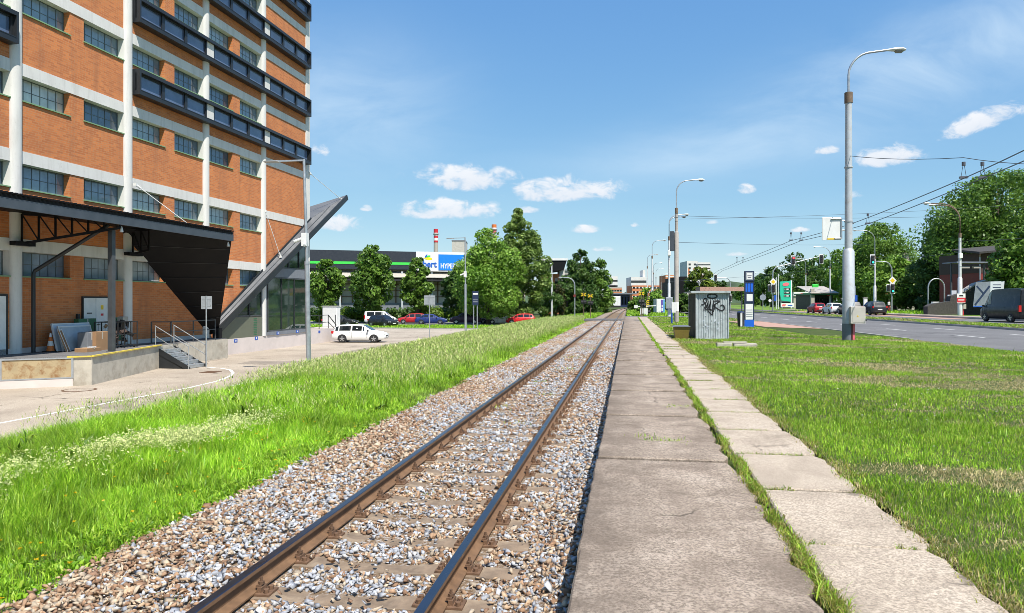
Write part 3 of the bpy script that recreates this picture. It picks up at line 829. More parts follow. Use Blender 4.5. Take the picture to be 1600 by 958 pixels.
g=GB()   # white flower heads
n=3600; t=rng.normal(0,1,n); u=rng.normal(0,1,n)
x=-7.25+.12*t+.42*u; y=9.7+1.25*t+.35*u
k=(x>-11.5)&(x<-6.2)&(fbm(x,y,2.6,51)+rng.normal(0,.12,n)>-.02); x,y=x[k],y[k]; n=len(x)
z=zbank(x)+rng.uniform(.26,.44,n)
for j in range(4):
    g.add(*blades(x+rng.normal(0,.03,n),y+rng.normal(0,.03,n),z+rng.normal(0,.03,n),rng.uniform(.014,.034,n),rng.uniform(.014,.026,n),rng.uniform(.3,1.2,n),np.array([(.68,.72,.30)])*rng.uniform(.8,1.15,(n,1))))
n=900
g.add(*blades(x[:n],y[:n],zbank(x[:n]),z[:n]-zbank(x[:n]),np.full(len(x[:n]),.005),rng.uniform(.05,.2,len(x[:n])),gcol(len(x[:n]),'tall')))
g.build('wildflowers','patch of creamy white wildflowers in the tall grass by the track','wildflowers')
g=GB()   # yellow flower heads
x=rng.uniform(-6.6,-4.7,90); y=rng.uniform(4,13,90); n=90
for j in range(7):
    g.add(*blades(x+rng.normal(0,.006,n),y+rng.normal(0,.006,n),zbank(x)+np.interp(-x,[4.7,6.6],[.07,.2])+.02,rng.uniform(.012,.022,n),np.full(n,.016),rng.uniform(.8,1.3,n),np.array([(.80,.52,.01)])*rng.uniform(.85,1.1,(n,1))))
n=70; x=rng.uniform(2.6,9,n); y=rng.uniform(4,16,n)
for j in range(4):
    g.add(*blades(x+rng.normal(0,.005,n),y+rng.normal(0,.005,n),np.full(n,.06),rng.uniform(.01,.016,n),np.full(n,.013),rng.uniform(.5,1.2,n),np.array([(.7,.68,.62)])*np.ones((n,1))))
g.build('small_flowers','scattered yellow and white flower heads in the grass','wildflowers')
# median grass
g=GB()
for u0,u1,d,w in ((-8,40,80,.03),(40,90,25,.06)):
    n=int((u1-u0)*3.3*d); u=rng.uniform(u0,u1,n); v=rng.uniform(11.75,15.2,n)
    x=13.35-.0436*u+.999*v; y=26.7+.999*u+.0436*v
    isd=(fbm(x,y,.8,61)+rng.normal(0,.4,n))>.15
    c=np.where(isd[:,None],gcol(n,'dry'),gcol(n,'lawn'))
    g.add(*blades(x,y,np.full(n,.1),rng.uniform(.05,.14,n),w*rng.uniform(.6,1.4,n),rng.uniform(.2,.9,n),c))
g.build('median_grass','patchy dry and green grass on the median strip of the road','grass')
# ------------------------------------------------------------------ brick warehouse
PH=R(1.2)
BO=(-23.692,24.50,-1.40)
def BW(x,y,z): return (BO[0]+x*math.cos(PH)+y*math.sin(PH), BO[1]-x*math.sin(PH)+y*math.cos(PH), BO[2]+z)
bld=empty('brick_warehouse',BO,-PH,'tall brick warehouse with white concrete frame, green windows and black ribbon window boxes','building')
PY=[-.15+6.15*k for k in range(-2,5)]      # pillar centres; last is the corner
HW=.27; TOP=36.6
ZB=[5.12+3.48*k for k in range(0,9)]
BH=.49; WH=.97; RC=.30
yA,yB=PY[0]-HW,PY[-1]+.30
# windows positions
WIN=[]
for b in range(0,5):
    y0,y1=PY[b]+HW,PY[b+1]-HW
    for z in ZB:
        WIN.append((y0,y0+2.42,z-WH,z)); WIN.append((y1-2.42,y1,z-WH,z))
# brick infill, built in courses between the openings
mb=MB()
for b in range(0,6):
    y0,y1=PY[b]+HW-.02,PY[b+1]-HW+.02
    zlo=.9
    for k,z in enumerate(ZB):
        if b<5:
            mb.box(-.42,0,y0,y1,zlo,z-WH-.05)
            mb.box(-.42,0,y0+.02+2.42,y1-.02-2.42,z-WH-.05,z)
        else:
            mb.box(-.42,0,y0,y1,zlo,z)
        zlo=z+BH
    mb.box(-.42,0,y0,y1,zlo,TOP-.02)
mb.build('wall',M['brick'],bld)
# rest of the block behind the facade
mb=MB(); mb.box(-24,-.45,yA+.02,yB-.02,0,TOP-.05)
mb.build('wall',M['white_render'],bld)
mb=MB(); mb.box(-24.3,.35,yA-.2,yB+.12,TOP,TOP+.35)
mb.build('roof',M['anthracite'],bld)
# floor bands
for z in ZB:
    mb=MB()
    for b in range(0,6): mb.box(-.40,.035,PY[b]+HW-.03,PY[b+1]-HW+.03,z,z+BH)
    mb.build('floor_band',M['white_render'],bld)
# pillars: rounded front
for i,py in enumerate(PY):
    mb=MB(); hw=HW if i<6 else .30
    if i<6:
        poly=[(-.42,-hw),(0.0,-hw)]+[(.17*math.sin(a),-hw*math.cos(a)) for a in [math.pi*j/10 for j in range(1,10)]]+[(0,hw),(-.42,hw)]
    else: poly=[(-.42,-hw),(.05,-hw),(.07,-hw+.02),(.07,hw-.02),(.05,hw),(-.42,hw)]
    poly=[(x,py+y) for x,y in poly]
    mb.prism(poly,.0 if i!=5 else .935,TOP-.01,'z')
    mb.build('pillar',M['white_render'],bld,smooth=35)
# steel windows: frame part with panes as sub-parts
wf=MB(); W_=2.42; H_=WH
wf.box(-.06,.0,0,W_,0,.04); wf.box(-.06,0,0,W_,H_-.035,H_); wf.box(-.06,0,0,.035,.04,H_-.035); wf.box(-.06,0,W_-.035,W_,.04,H_-.035)
for j in range(1,6): wf.box(-.045,-.010,W_*j/6-.012,W_*j/6+.012,.045,H_-.045)
wf.box(-.042,-.012,.045,W_-.045,H_*.5-.012,H_*.5+.012)
ws=MB(); ws.box(-.02,.36,-.02,W_+.02,-.052,-.004)
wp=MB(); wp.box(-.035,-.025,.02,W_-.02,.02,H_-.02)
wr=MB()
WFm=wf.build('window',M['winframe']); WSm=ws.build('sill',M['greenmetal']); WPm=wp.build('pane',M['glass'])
for (y0,y1,z0,z1) in WIN:
    if z0>25.5 or (y0<-7 and z0>8): 
        pass
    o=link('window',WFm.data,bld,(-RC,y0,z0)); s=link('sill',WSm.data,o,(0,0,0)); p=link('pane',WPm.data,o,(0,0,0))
for o in (WFm,WSm,WPm): bpy.data.objects.remove(o)
mb=MB()   # dark backing so that the panes have a room wall behind
mb.box(-.445,-.40,yA+.1,yB-.1,1,TOP-.3); mb.build('inner_wall',M['blackplastic'],bld)
# ribbon window boxes
def ribbon_box(y0,y1,z0,z1,p=.46):
    mb=MB()
    mb.box(-.02,p,y0,y1,z0,z0+.20); mb.box(-.02,p,y0,y1,z1-.17,z1)
    mb.box(-.02,p,y0,y0+.10,z0+.20,z1-.17); mb.box(-.02,p,y1-.10,y1,z0+.20,z1-.17)
    mb.box(p-.10,p+.012,y0+.1,y1-.1,z0+.20,z0+.235)
    o=mb.build('ribbon_window',M['anthracite'],bld)
    gl=MB(); fr=MB()
    gl.box(.20,.21,y0+.1,y1-.1,z0+.2,z1-.17)
    cols=[py for py in PY if y0+.5<py<y1-.5]
    bays=sorted([y0+.1]+cols+[y1-.1])
    for a,b in zip(bays[:-1],bays[1:]):
        a2=a+(.31 if a in cols else 0); b2=b-(.31 if b in cols else 0)
        nn=max(1,round((b2-a2)/1.9))
        for j in range(nn+1):
            yy=a2+(b2-a2)*j/nn
            fr.box(.19,.30,yy-.10,yy+.10,z0+.2,z1-.17)
        fr.box(.19,.26,a2,b2,z0+.2,z0+.26); fr.box(.19,.26,a2,b2,z1-.24,z1-.17)
    gl.build('pane',M['ribbonglass'],o); fr.build('mullion',M['anthracite'],o)
    cm=MB()
    for c in cols: cm.box(.0,.32,c-.30,c+.30,z0+.2,z1-.17)
    if cols: cm.build('column_casing',M['white_render'],o)
for j in range(5):
    ribbon_box(PY[3]+HW+.01,yB-.55,13.1+3.48*j,14.33+3.48*j)
for j in range(0,4):
    ribbon_box(PY[0]+HW,PY[2]-HW-.02,13.1+3.48*j,14.33+3.48*j)

# plinth and glazed bays under the sloping roof blade
mb=MB(); mb.box(-.4,.10,12.6,yB+.02,0,.93); mb.box(-.4,.06,-6.9,12.6,0,1.3)
mb.build('plinth',M['creamconc'],bld)
mb=MB(); mb.box(.015,.085,13.0,18.0,.932,2.2); mb.build('panel',M['khaki'],bld)
mb=MB(); mb.box(.015,.07,17.0,17.45,1.0,2.15); 
for i in range(10): mb.box(.07,.09,17.02,17.43,1.04+.11*i,1.10+.11*i)
mb.build('louvre',M['greenslat'],bld)
def zin(y): return 2.1+.612*(y-13.2)          # inner edge of the blade on the facade
def gpoly(y0,y1,zb,zt,off=-.18):
    pts=[(y0,zb),(y1,zb)]
    a,b=min(zt,zin(y0)+off),min(zt,zin(y1)+off)
    pts.append((y1,b))
    if b>=zt and a<zt:
        yc=13.2+(zt-off-2.1)/.612; pts.append((yc,zt))
    if a>zb: pts.append((y0,a))
    return pts
gf=MB(); glp=MB()
panes=[(13.75,15.0,2.26,9),(15.0,16.5,2.26,9),(16.5,17.95,2.26,9),
       (18.75,20.55,1.22,4.75),(20.55,22.35,1.22,4.75),(22.35,24.1,1.22,4.75),(19.5,21.5,5.45,9),(21.5,23.0,5.45,9),(23.0,24.1,5.45,9)]
for (a,b,z0,z1) in panes:
    P=gpoly(a,b,z0,z1)
    if len(P)<3: continue
    glp.prism(P,.02,.05,'x')
    for q in range(len(P)):
        p0,p1=P[q],P[(q+1)%len(P)]
        gf.bar((.06,p0[0],p0[1]),(.06,p1[0],p1[1]),.09,.09,up=(1,0,0))
g1=gf.build('shop_window',M['darkgrey'],bld); glp.build('pane',M['glassgreen'],g1)
mb=MB(); mb.box(.01,.11,18.62,24.16,4.80,5.40); mb.box(.01,.09,18.0,18.6,.935,zin(18.3)-.3); mb.box(.01,.16,18.6,24.16,.935,1.17)
mb.build('lintel',M['greyblue'],bld)
# blade: steep folded roof edge rising past the corner
G=(.38,12.75,1.62); Gi=(.06,12.85,1.92); T=(.70,30.0,11.75); I=(.06,24.9,zin(24.9)); Pp=(-2.2,27.2,10.2)
mb=MB(); mb.slab([G,T,I,Gi],.05); mb.slab([T,Pp,I],.05)
o=mb.build('roof_blade',simple('roof_sheet',(.14,.14,.14),.5,metal=.1,var=.2,scale=.9),bld)
mb=MB()
d=Vector((0,0,-.17)); mb.bar(Vector(G)+d,Vector(T)+d,.10,.40,up=(0,0,1)); mb.bar(Vector(Gi)+Vector((.03,0,.05)),Vector(I)+Vector((.03,0,.05)),.06,.14)
mb.build('edge_beam',M['anthracite'],o)
mb=MB(); 
for t in (.5,):
    a=Vector(G).lerp(Vector(T),0.0)*1; 
    p0=Vector(G)*(1-t)+Vector(Gi)*t; p1=Vector(T)*(1-t)+Vector(I)*t
    n_=(Vector(T)-Vector(G)).cross(Vector(I)-Vector(G)).normalized(); n_= n_ if n_.x>0 else -n_
    mb.bar(p0+n_*.04,p1+n_*.04,.03,.03)
mb.build('seam',M['darkgrey'],o)
def rod(name,a,b,parent):
    mb=MB(); mb.tube([a,b],.021,8); dd=(Vector(b)-Vector(a)).normalized()
    for q,s in ((Vector(a),1),(Vector(b),-1)): mb.tube([q,q+dd*.28*s],.055,8); mb.obox(q,(.14,.14,.14))
    return mb.build(name,M['whitepaint'],parent)
rod('tie_rod',(.12,18.35,9.0),(.35,19.9,6.15),bld)
rod('tie_rod',(.1,24.6,12.6),(.55,29.2,11.3),bld)
rod('tie_rod',(.28,6.2,8.75),(1.9,8.6,6.75),bld)

# canopy over the dock with black folded wedge
can=empty('dock_canopy',BW(3.3,2,1.1),-PH,'black flat loading canopy whose roof folds down to the ground in a dark wedge','canopy')
def CL(p): return (p[0]-3.3,p[1]-2,p[2]-1.1)
mb=MB(); 
for (a,b,c,d_) in (((-.02,-11),(3.3,-11),(3.3,9.62),(-.02,5.6)),):
    mb.prism([CL((*a,0))[:2],CL((*b,0))[:2],CL((*c,0))[:2],CL((*d_,0))[:2]],6.62-1.1,6.74-1.1,'z')
mb.build('roof',M['blackpanel'],can)
mb=MB(); mb.box(0,.08,-11,7.5,6.26-1.1,6.60-1.1)
mb.build('fascia',simple('fascia_steel',(.075,.088,.105),.45,metal=.3,var=.12),can)
mb=MB()
for i in range(95):
    y=-11+.195*i
    mb.box(-.25,.16,y,y+.10,6.745-1.1,6.80-1.1)
mb.build('gutter_edge',M['blackpanel'],can)
A=(-.03,5.4,6.63); B=(3.3,9.5,6.60); C1=(.42,12.75,1.5); C0=(-.03,12.55,1.25)
mb=MB(); mb.slab([CL(A),CL(B),CL(C1),CL(C0)],.07)
mb.prism([CL((.30,12.35,0))[:2],CL((.62,12.45,0))[:2],CL((.62,12.8,0))[:2],CL((.30,12.8,0))[:2]],-1.1,.55,'z')
mb.build('wedge_panel',M['blackpanel'],can)
vA,vB,vC1,vC0=[Vector(CL(p)) for p in (A,B,C1,C0)]
wn_=(vB-vA).cross(vC0-vA).normalized(); wn_=wn_ if wn_.z<0 else -wn_
mb=MB()
for t in (.14,.28,.42,.56,.70,.84):
    mb.bar(vA.lerp(vC0,t)+wn_*.045,vB.lerp(vC1,t)+wn_*.045,.022,.018,up=tuple(wn_))
mb.build('panel_seam',M['anthracite'],can)
mb=MB()
def truss(mb,p0,p1,n,h0,h1,z):
    p0,p1=Vector(p0),Vector(p1)
    top=[p0.lerp(p1,i/n)+Vector((0,0,z)) for i in range(n+1)]
    bot=[p0.lerp(p1,i/n)+Vector((0,0,z-(h0+(h1-h0)*i/n))) for i in range(n+1)]
    for a,b in zip(top[:-1],top[1:]): mb.bar(a,b,.08,.10)
    for a,b in zip(bot[:-1],bot[1:]): mb.bar(a,b,.08,.10)
    for i in range(n+1): mb.bar(top[i],bot[i],.06,.06)
    for i in range(n): mb.bar(top[i],bot[i+1],.045,.045)
truss(mb,CL((.3,-.15,0)),CL((3.3,1.5,0)),6,1.15,.42,6.56)
mb.obox(CL((.34,-.15,5.4)),(.3,.9,.16))
mb.build('truss',M['blackpanel'],can)
mb=MB(); truss(mb,CL((.3,6.0,0)),CL((1.0,6.2,0)),2,1.15,.95,6.56); mb.obox(CL((.34,6.0,5.4)),(.3,.9,.16)); mb.build('truss',M['blackpanel'],can)
mb=MB(); mb.box(-.62,-.42,-.45,-.25,0,5.05); mb.box(-.67,-.37,-.5,-.2,0,.02)
mb.build('post',M['darkgrey'],can)
mb=MB(); mb.tube([CL((2.75,1.5,6.25)),CL((.42,.32,4.35)),CL((.40,.28,4.2)),CL((.40,.28,1.12))],.075,10)
mb.build('downpipe',M['anthracite'],can)
for y in (1.7,9.3):
    mb=MB(); mb.lathe([(.02,.22),(.05,.12),(.07,0),(.06,-.02)],CL((3.2,y,6.0)),10); mb.build('lamp',M['whiteplastic'],can)

# loading dock
dock=empty('loading_dock',BW(2,2,0),-PH,'raised concrete loading dock with stained loading plate and yellow edge','loading dock')
def DL(x,y): return (x-2,y-2)
pts_=[(.08,-3.35),(3.86,-.66),(1.78,6.0),(1.62,7.3),(1.35,12.2),(.08,12.2)]
mb=MB(); mb.prism([DL(*p) for p in pts_],0,1.06,'z'); mb.build('platform_base',M['dockconc'],dock)
mb=MB(); mb.prism([DL(*p) for p in [(.09,-3.3),(3.80,-.66),(1.74,6.0),(1.58,7.25),(1.3,12.1),(.09,12.1)]],1.062,1.10,'z'); mb.build('dock_floor',M['asphalt'],dock)
mb=MB()
def edge(mb,a,b,t0,t1,z,w=.14,h=.05):
    a,b=Vector((*DL(*a),z)),Vector((*DL(*b),z)); mb.bar(a.lerp(b,t0),a.lerp(b,t1),w,h)
edge(mb,(3.86,-.66),(1.78,6.0),.0,1.,1.085); edge(mb,(.08,-3.35),(3.86,-.66),.83,1.,1.085); edge(mb,(.08,-3.35),(3.86,-.66),.0,.25,1.085)
mb.build('edge_strip',M['yellowmark'],dock)
# dock leveller plate on the angled face
a,b=Vector((*DL(.08,-3.35),0)),Vector((*DL(3.86,-.66),0)); dv=(b-a).normalized(); nv=Vector((dv.y,-dv.x,0))
def face(mb,t0,t1,z0,z1,o0,o1):
    L=(b-a).length
    p=[a+dv*(L*t0)+nv*o0,a+dv*(L*t1)+nv*o0,a+dv*(L*t1)+nv*o1,a+dv*(L*t0)+nv*o1]
    mb.prism([(q.x,q.y) for q in p],z0,z1,'z')
mb=MB(); face(mb,.40,.86,.34,1.02,.003,.03); mb.build('dock_plate',M['browndoc'],dock)
mb=MB(); face(mb,.385,.875,1.02,1.07,.003,.06); face(mb,.385,.875,.29,.34,.003,.06); face(mb,.385,.40,.34,1.02,.003,.06); face(mb,.86,.875,.34,1.02,.003,.06)
mb.build('plate_frame',M['galv'],dock)
mb=MB(); face(mb,.39,.87,.0,.285,.003,.05); mb.build('bumper',M['creamconc'],dock)
# steps at the end of the dock
st=empty('steel_stairs',BW(2.7,6.4,0),-PH,'grey steel stairs with tubular handrails leading down from the dock','stairs')
def SL(x,y,z): return (x-2.7,y-6.4,z)
nst=6
for i in range(nst-1):
    mb=MB(); z=1.06-(i+1)*1.06/nst; x0=1.80+i*.31
    mb.bevbox(*[x0-2.7+.0,x0-2.7+.33],5.80-6.4,7.02-6.4,z-.045,z+.0,.008); mb.box(x0-2.7+.29,x0-2.7+.325,5.80-6.4,7.02-6.4,z-.16,z-.046)
    mb.build('tread',M['galv'] if i%1==0 else M['galv'],st)
mb=MB()
for y in (5.77,7.02): mb.prism([(1.72-2.7,1.02),(3.45-2.7,.10),(3.45-2.7,0),(3.2-2.7,0),(1.72-2.7,.72)],y-6.4,y-6.4+.02,'y')
mb.prism([(1.80-2.7,.0),(1.80-2.7,.70),(3.1-2.7,.0)],5.80-6.4,6.99-6.4,'y')
mb.build('stringer',M['anthracite'],st)
for y,lab in ((5.74,None),(7.07,None)):
    mb=MB()
    mb.tube([SL(1.70,y,1.06),SL(1.70,y,2.0)],.022,8); mb.tube([SL(3.42,y,0),SL(3.42,y,1.05)],.022,8)
    mb.tube([SL(1.68,y,2.0),SL(3.42,y,1.05)],.022,8); mb.tube([SL(1.68,y,1.53),SL(3.42,y,.58)],.018,8)
    mb.build('handrail',M['galv'],st)
rl=empty('dock_railing',BW(1.55,8.5,1.1),-PH,'dark steel railing along the rear edge of the dock beside the stairs','railing')
mb=MB()
for (x,y) in ((.6,6.9),(1.45,7.2),(1.42,9.0),(1.36,11.0)): mb.bar((x-1.55,y-8.5,0),(x-1.55,y-8.5,1.05),.05)
for z in (.55,1.05): mb.bar((1.47-1.55,7.2-8.5,z),(1.36-1.55,11.-8.5,z),.045); mb.bar((.6-1.55,6.9-8.5,z),(1.45-1.55,7.2-8.5,z),.045)
mb.build('rail',M['darkgrey'],rl)

# doors on the dock (parts of the warehouse)
def door(y0,y1,z0,z1,stick=True):
    mb=MB(); mb.box(.005,.06,y0,y1,z0,z1); d=mb.build('door',M['whitepaint'],bld)
    mb=MB(); mb.box(.005,.075,y0-.07,y0,z0,z1+.07); mb.box(.005,.075,y1,y1+.07,z0,z1+.07); mb.box(.005,.075,y0,y1,z1,z1+.07); mb.build('door_frame',M['anthracite'],d)
    mb=MB(); mb.box(.06,.066,(y0+y1)/2-.012,(y0+y1)/2+.012,z0,z1); mb.build('door_seam',M['signback'],d)
    mb=MB(); mb.box(.06,.12,(y0+y1)/2+.08,(y0+y1)/2+.2,z0+1.0,z0+1.04); mb.build('handle',M['anthracite'],d)
    if stick:
        for (a,b,c,e_,m) in ((1.0,1.16,1.68,1.88,'yellow'),(1.0,1.16,1.40,1.5,'redpaint'),(.18,.48,1.5,1.55,'blackplastic')):
            mb=MB(); mb.box(.06,.064,y0+a,y0+b,z0+c,z0+e_); mb.build('sticker',M[m],d)
door(3.24,4.66,1.1,3.3); door(-2.2,-.62,1.1,3.35,False)
mb=MB(); mb.box(.0,.10,2.86,2.98,2.1,2.6); mb.build('intercom',M['blackplastic'],bld)
mb=MB(); mb.box(.005,.05,5.2,5.62,1.35,2.4)
for i in range(9): mb.box(.05,.08,5.22,5.60,1.4+.11*i,1.46+.11*i)
mb.build('vent_louvre',M['greenslat'],bld)
# small blue number plates along the wall foot
for k,(y,z) in enumerate(((12.95,.78),(15.0,.80),(17.3,.84),(19.9,1.05),(22.6,1.05))):
    mb=MB(); mb.box(.165 if y>18.6 else .102,.18 if y>18.6 else .115,y-.17,y+.17,z-.11,z+.09,0); mb.box(.18 if y>18.6 else .115,.183 if y>18.6 else .118,y-.05,y+.05,z-.06,z+.05,1)
    mb.build('number_plate',[M['bluesign'],M['whitepaint']],bld)

# low ramp wall beyond the corner with railing, cabinet
rw=empty('ramp_wall',BW(0,27,0),-PH,'low cream concrete ramp wall continuing past the brick corner','wall')
mb=MB(); mb.prism([(-2.2,0),(2.6,0),(2.6,1.0),(-2.2,1.12)],-.35,.08,'x'); mb.build('wall',M['creamconc'],rw)
mb=MB(); mb.box(.085,.097,-.9,-.6,.78,.96); mb.box(.085,.097,1.9,2.2,.72,.9); mb.build('number_plate',M['bluesign'],rw)
rr=empty('ramp_railing',BW(-.3,27,1.05),-PH,'black steel railing on the ramp wall behind the white estate car','railing')
mb=MB()
for y in (-2,-.4,1.2,2.5): mb.bar((.2,y,-.0),(.2,y,1.05),.05)
for z in (.5,1.05): mb.bar((.2,-2,z),(.2,1.2,z),.045)
mb.bar((.2,1.2,1.05),(.2,2.7,.2),.05); mb.bar((.2,1.2,.5),(.2,2.5,-.1),.04)
mb.build('rail',M['anthracite'],rr)
mb=MB(); mb.bevbox(-.65,.65,-.35,.35,.0,1.75,.03); 
cb_=empty('electrical_cabinet',(-24.6,56.5,-.4),0,'white electrical cabinet behind the ramp railing','cabinet')
mb.build('body',M['whitepaint'],cb_)
mb=MB(); mb.box(-.70,.70,-.4,.4,1.752,1.80); mb.build('lid',M['whitepaint'],cb_)
mb=MB(); mb.box(-.6,.6,-.365,-.352,.1,1.65); mb.build('door',M['whiteplastic'],cb_)
mb=MB(); mb.box(-1.2,1.2,-.8,.8,-1.02,0); mb.build('base',M['creamconc'],cb_)

# goods standing on the dock
def on_dock(name,x,y,label,cat,rz=0,group=None):
    return empty(name,BW(x,y,1.1),-PH+rz,label,cat,group)
t=on_dock('traffic_cone',.55,.95,'orange and white traffic cone at the left of the stacked goods on the dock','traffic cone')
mb=MB(); mb.box(-.2,.2,-.2,.2,0,.035); mb.build('base',M['rubber'],t)
mb=MB(); mb.lathe([(.15,.035),(.115,.25)],n=16); mb.lathe([(.115,.25),(.085,.44)],n=16,m=1); mb.lathe([(.085,.44),(.06,.6)],n=16); mb.lathe([(.06,.6),(.035,.72),(.03,.75)],n=16,m=1); mb.build('cone',[M['orange'],M['whiteplastic']],t)
def board(x,y,w,h,lean,mat,label,cat,rz=0,th=.05,z0=0):
    t=on_dock('leaning_panel',x,y,label,cat,rz)
    mb=MB(); Mx=Matrix.Rotation(-lean,3,'Y')
    mb.obox(Mx@Vector((0,0,h/2))+Vector((0,0,z0+.015)),(th,w,h),Mx); mb.build('panel',mat,t)
    mb=MB()
    for s in (-1,1): mb.obox(Mx@Vector((0,s*(w/2-.03),h/2))+Vector((0,0,z0+.015)),(th+.02,.05,h+.01),Mx)
    mb.obox(Mx@Vector((0,0,h-.03))+Vector((0,0,z0+.015)),(th+.022,w,.05),Mx)
    mb.build('panel_frame',M['whiteplastic'],t)
bl=simple('bluish_white_board',(.55,.60,.68),.6,var=.05)
board(.75,2.05,2.0,1.15,R(14),bl,'wide bluish white board leaning on the brick wall behind the goods','board')
board(.98,2.0,1.75,1.05,R(16),simple('pale_board',(.42,.47,.52),.6),'second pale grey board leaning in front of the white one','board')
board(1.2,1.15,.35,.95,R(20),M['cardboard'],'narrow brown chipboard offcut leaning beside the traffic cone','board',R(25))
def crate(x,y,w,d,h,mat,label,cat,name='cardboard_box',rz=0):
    t=on_dock(name,x,y,label,cat,rz)
    mb=MB(); mb.bevbox(-d/2,d/2,-w/2,w/2,0,h,.012); mb.build('body',mat,t)
    mb=MB(); mb.box(-d/2+.01,d/2-.01,-.03,.03,h+.001,h+.004); mb.box(d/2+.001,d/2+.004,-.03,.03,h*.6,h-.01); mb.build('tape',M['beige'],t)
crate(1.55,2.25,.8,.55,.78,M['cardboard'],'tall brown cardboard box standing before the pale boards','box',rz=.08)
crate(1.45,1.82,.42,.5,.76,M['greyblue'],'grey crate squeezed beside the tall cardboard box','crate','plastic_crate')
crate(1.95,1.35,1.0,.5,.16,M['cardboard'],'flattened cardboard packaging lying at the dock edge','cardboard','flat_cardboard',rz=.15)
crate(2.05,1.42,.28,.22,.2,M['bannerlight'],'small white packet lying on the flat cardboard','packet','packet')
crate(.35,3.0,1.0,.25,1.30,M['greenslat'],'green cabinet standing against the wall left of the white door','cabinet','green_cabinet')
t=on_dock('mesh_cage_trolley',1.35,3.65,'dark wire cage trolley filled with scrap in front of the white door','trolley')
mb=MB()
for z in (.12,.6,1.15):
    for s in (-.4,.4): mb.bar((s,-.8,z),(s,.8,z),.035)
    for y in (-.8,0,.8): mb.bar((-.4,y,z),(.4,y,z),.035)
for y in (-.8,-.4,0,.4,.8):
    for s in (-.4,.4): mb.bar((s,y,.1),(s,y,1.15),.035)
for i in range(9): mb.bar((.4,-.8+.2*i,.12),(.4,-.8+.2*i,1.15),.012); mb.bar((-.4,-.8+.2*i,.12),(-.4,-.8+.2*i,1.15),.012)
mb.build('frame',M['blackplastic'],t)
mb=MB()
for i in range(4):
    x,y=(-.33 if i%2 else .33),(-.7 if i<2 else .7); mb.cyl((x-.02,y,.06),(x+.02,y,.06),.06)
mb.build('castor',M['rubber'],t)
mb=MB()
for i in range(26):
    Mx=Matrix.Rotation(random.uniform(0,3),3,Vector((random.random(),random.random(),random.random())).normalized())
    mb.obox((random.uniform(-.25,.25),random.uniform(-.65,.65),random.uniform(.25,1.05)),(random.uniform(.1,.35),random.uniform(.1,.4),random.uniform(.05,.25)),Mx,random.choice((0,0,1,2,3)))
mb.build('scrap',[M['blackplastic'],M['brownboards'],M['cardboard'],M['bannergrey']],t)
crate(1.3,4.1,.34,.3,.2,M['beige'],'pale sack with yellow print lying on top of the cage trolley','sack','sack')
bpy.data.objects['sack'].location.z+=1.17
F_,TH=1110.,math.atan(181/1110.)
CT,ST=math.cos(TH),math.sin(TH)
def at(px,d): xc=(px-800)/F_*d; return (xc*CT-d*ST, xc*ST+d*CT)
def zt(py,d): return 1.72+(472-py)/F_*d
# ------------------------------------------------------------------ trees
def leaf_mesh(name,lobes,nleaf,size,pal,seed,shell=.55,up=.35,droop=0.):
    r=np.random.default_rng(seed)
    L=np.array([l[:3] for l in lobes]); rad=np.array([l[3] for l in lobes]); sq=np.array([l[4] if len(l)>4 else .8 for l in lobes])
    p=rad**2; p/=p.sum()
    i=r.choice(len(L),nleaf,p=p)
    d=r.normal(size=(nleaf,3)); d/=np.linalg.norm(d,axis=1)[:,None]
    # sub-clumps: bias directions toward a few twig tips in each lobe
    K=14
    tips=r.normal(size=(len(L),K,3)); tips/=np.linalg.norm(tips,axis=2)[:,:,None]
    tt=tips[i,r.integers(0,K,nleaf)]
    d=d*.62+tt*.75; d/=np.linalg.norm(d,axis=1)[:,None]
    rr=rad[i]*(shell+(1.08-shell)*r.random(nleaf)**.6)
    c=L[i]+d*rr[:,None]*np.stack([np.ones(nleaf),np.ones(nleaf),sq[i]],1)
    nrm=d*.8+r.normal(size=(nleaf,3))*.55; nrm[:,2]+=up; nrm/=np.linalg.norm(nrm,axis=1)[:,None]
    a=np.cross(nrm,r.normal(size=(nleaf,3))); a/=np.linalg.norm(a,axis=1)[:,None]
    b=np.cross(nrm,a)
    s=size*r.uniform(.6,1.35,nleaf)[:,None]
    V=np.stack([c-a*s*.62,c+b*s*.36+nrm*s*.10,c+a*s*.62-nrm*s*.08,c-b*s*.36+nrm*s*.06],1)
    Q=(np.arange(nleaf)*4)[:,None]+np.arange(4)[None]
    pal=np.array(pal)
    cl=r.random(len(L))
    lob=np.clip((cl[i]+r.normal(0,.22,nleaf)),0,.999)
    col=pal[(lob*len(pal)).astype(int)]*r.uniform(.75,1.25,(nleaf,1))
    me=np_mesh(name,V.reshape(-1,3),quads=Q,col=np.repeat(col,4,0),mat=M['leaf'])
    return me
def trunk_mb(h,r0,lobes,seed,nl=9,lean=.3):
    rnd=random.Random(seed); mb=MB()
    pts=[Vector((0,0,0))]
    for k in range(1,6): pts.append(Vector((rnd.uniform(-1,1)*lean*k/6,rnd.uniform(-1,1)*lean*k/6,h*k/5)))
    mb.tube(pts,[r0*1.35,r0,r0*.85,r0*.65,r0*.42,r0*.15],9)
    ls=sorted(lobes,key=lambda l:l[2])
    for l in ls[::max(1,len(ls)//nl)]:
        z=min(h*.8,max(h*.18,l[2]*.72)); t=z/h*5; k=int(t); p=pts[k].lerp(pts[min(5,k+1)],t-k)
        q=Vector(l[:3]); m=p.lerp(q,.5)+Vector((0,0,-.1*q.z*.1))
        mb.tube([p,m,q],[r0*.35,r0*.2,r0*.06],6)
    return mb
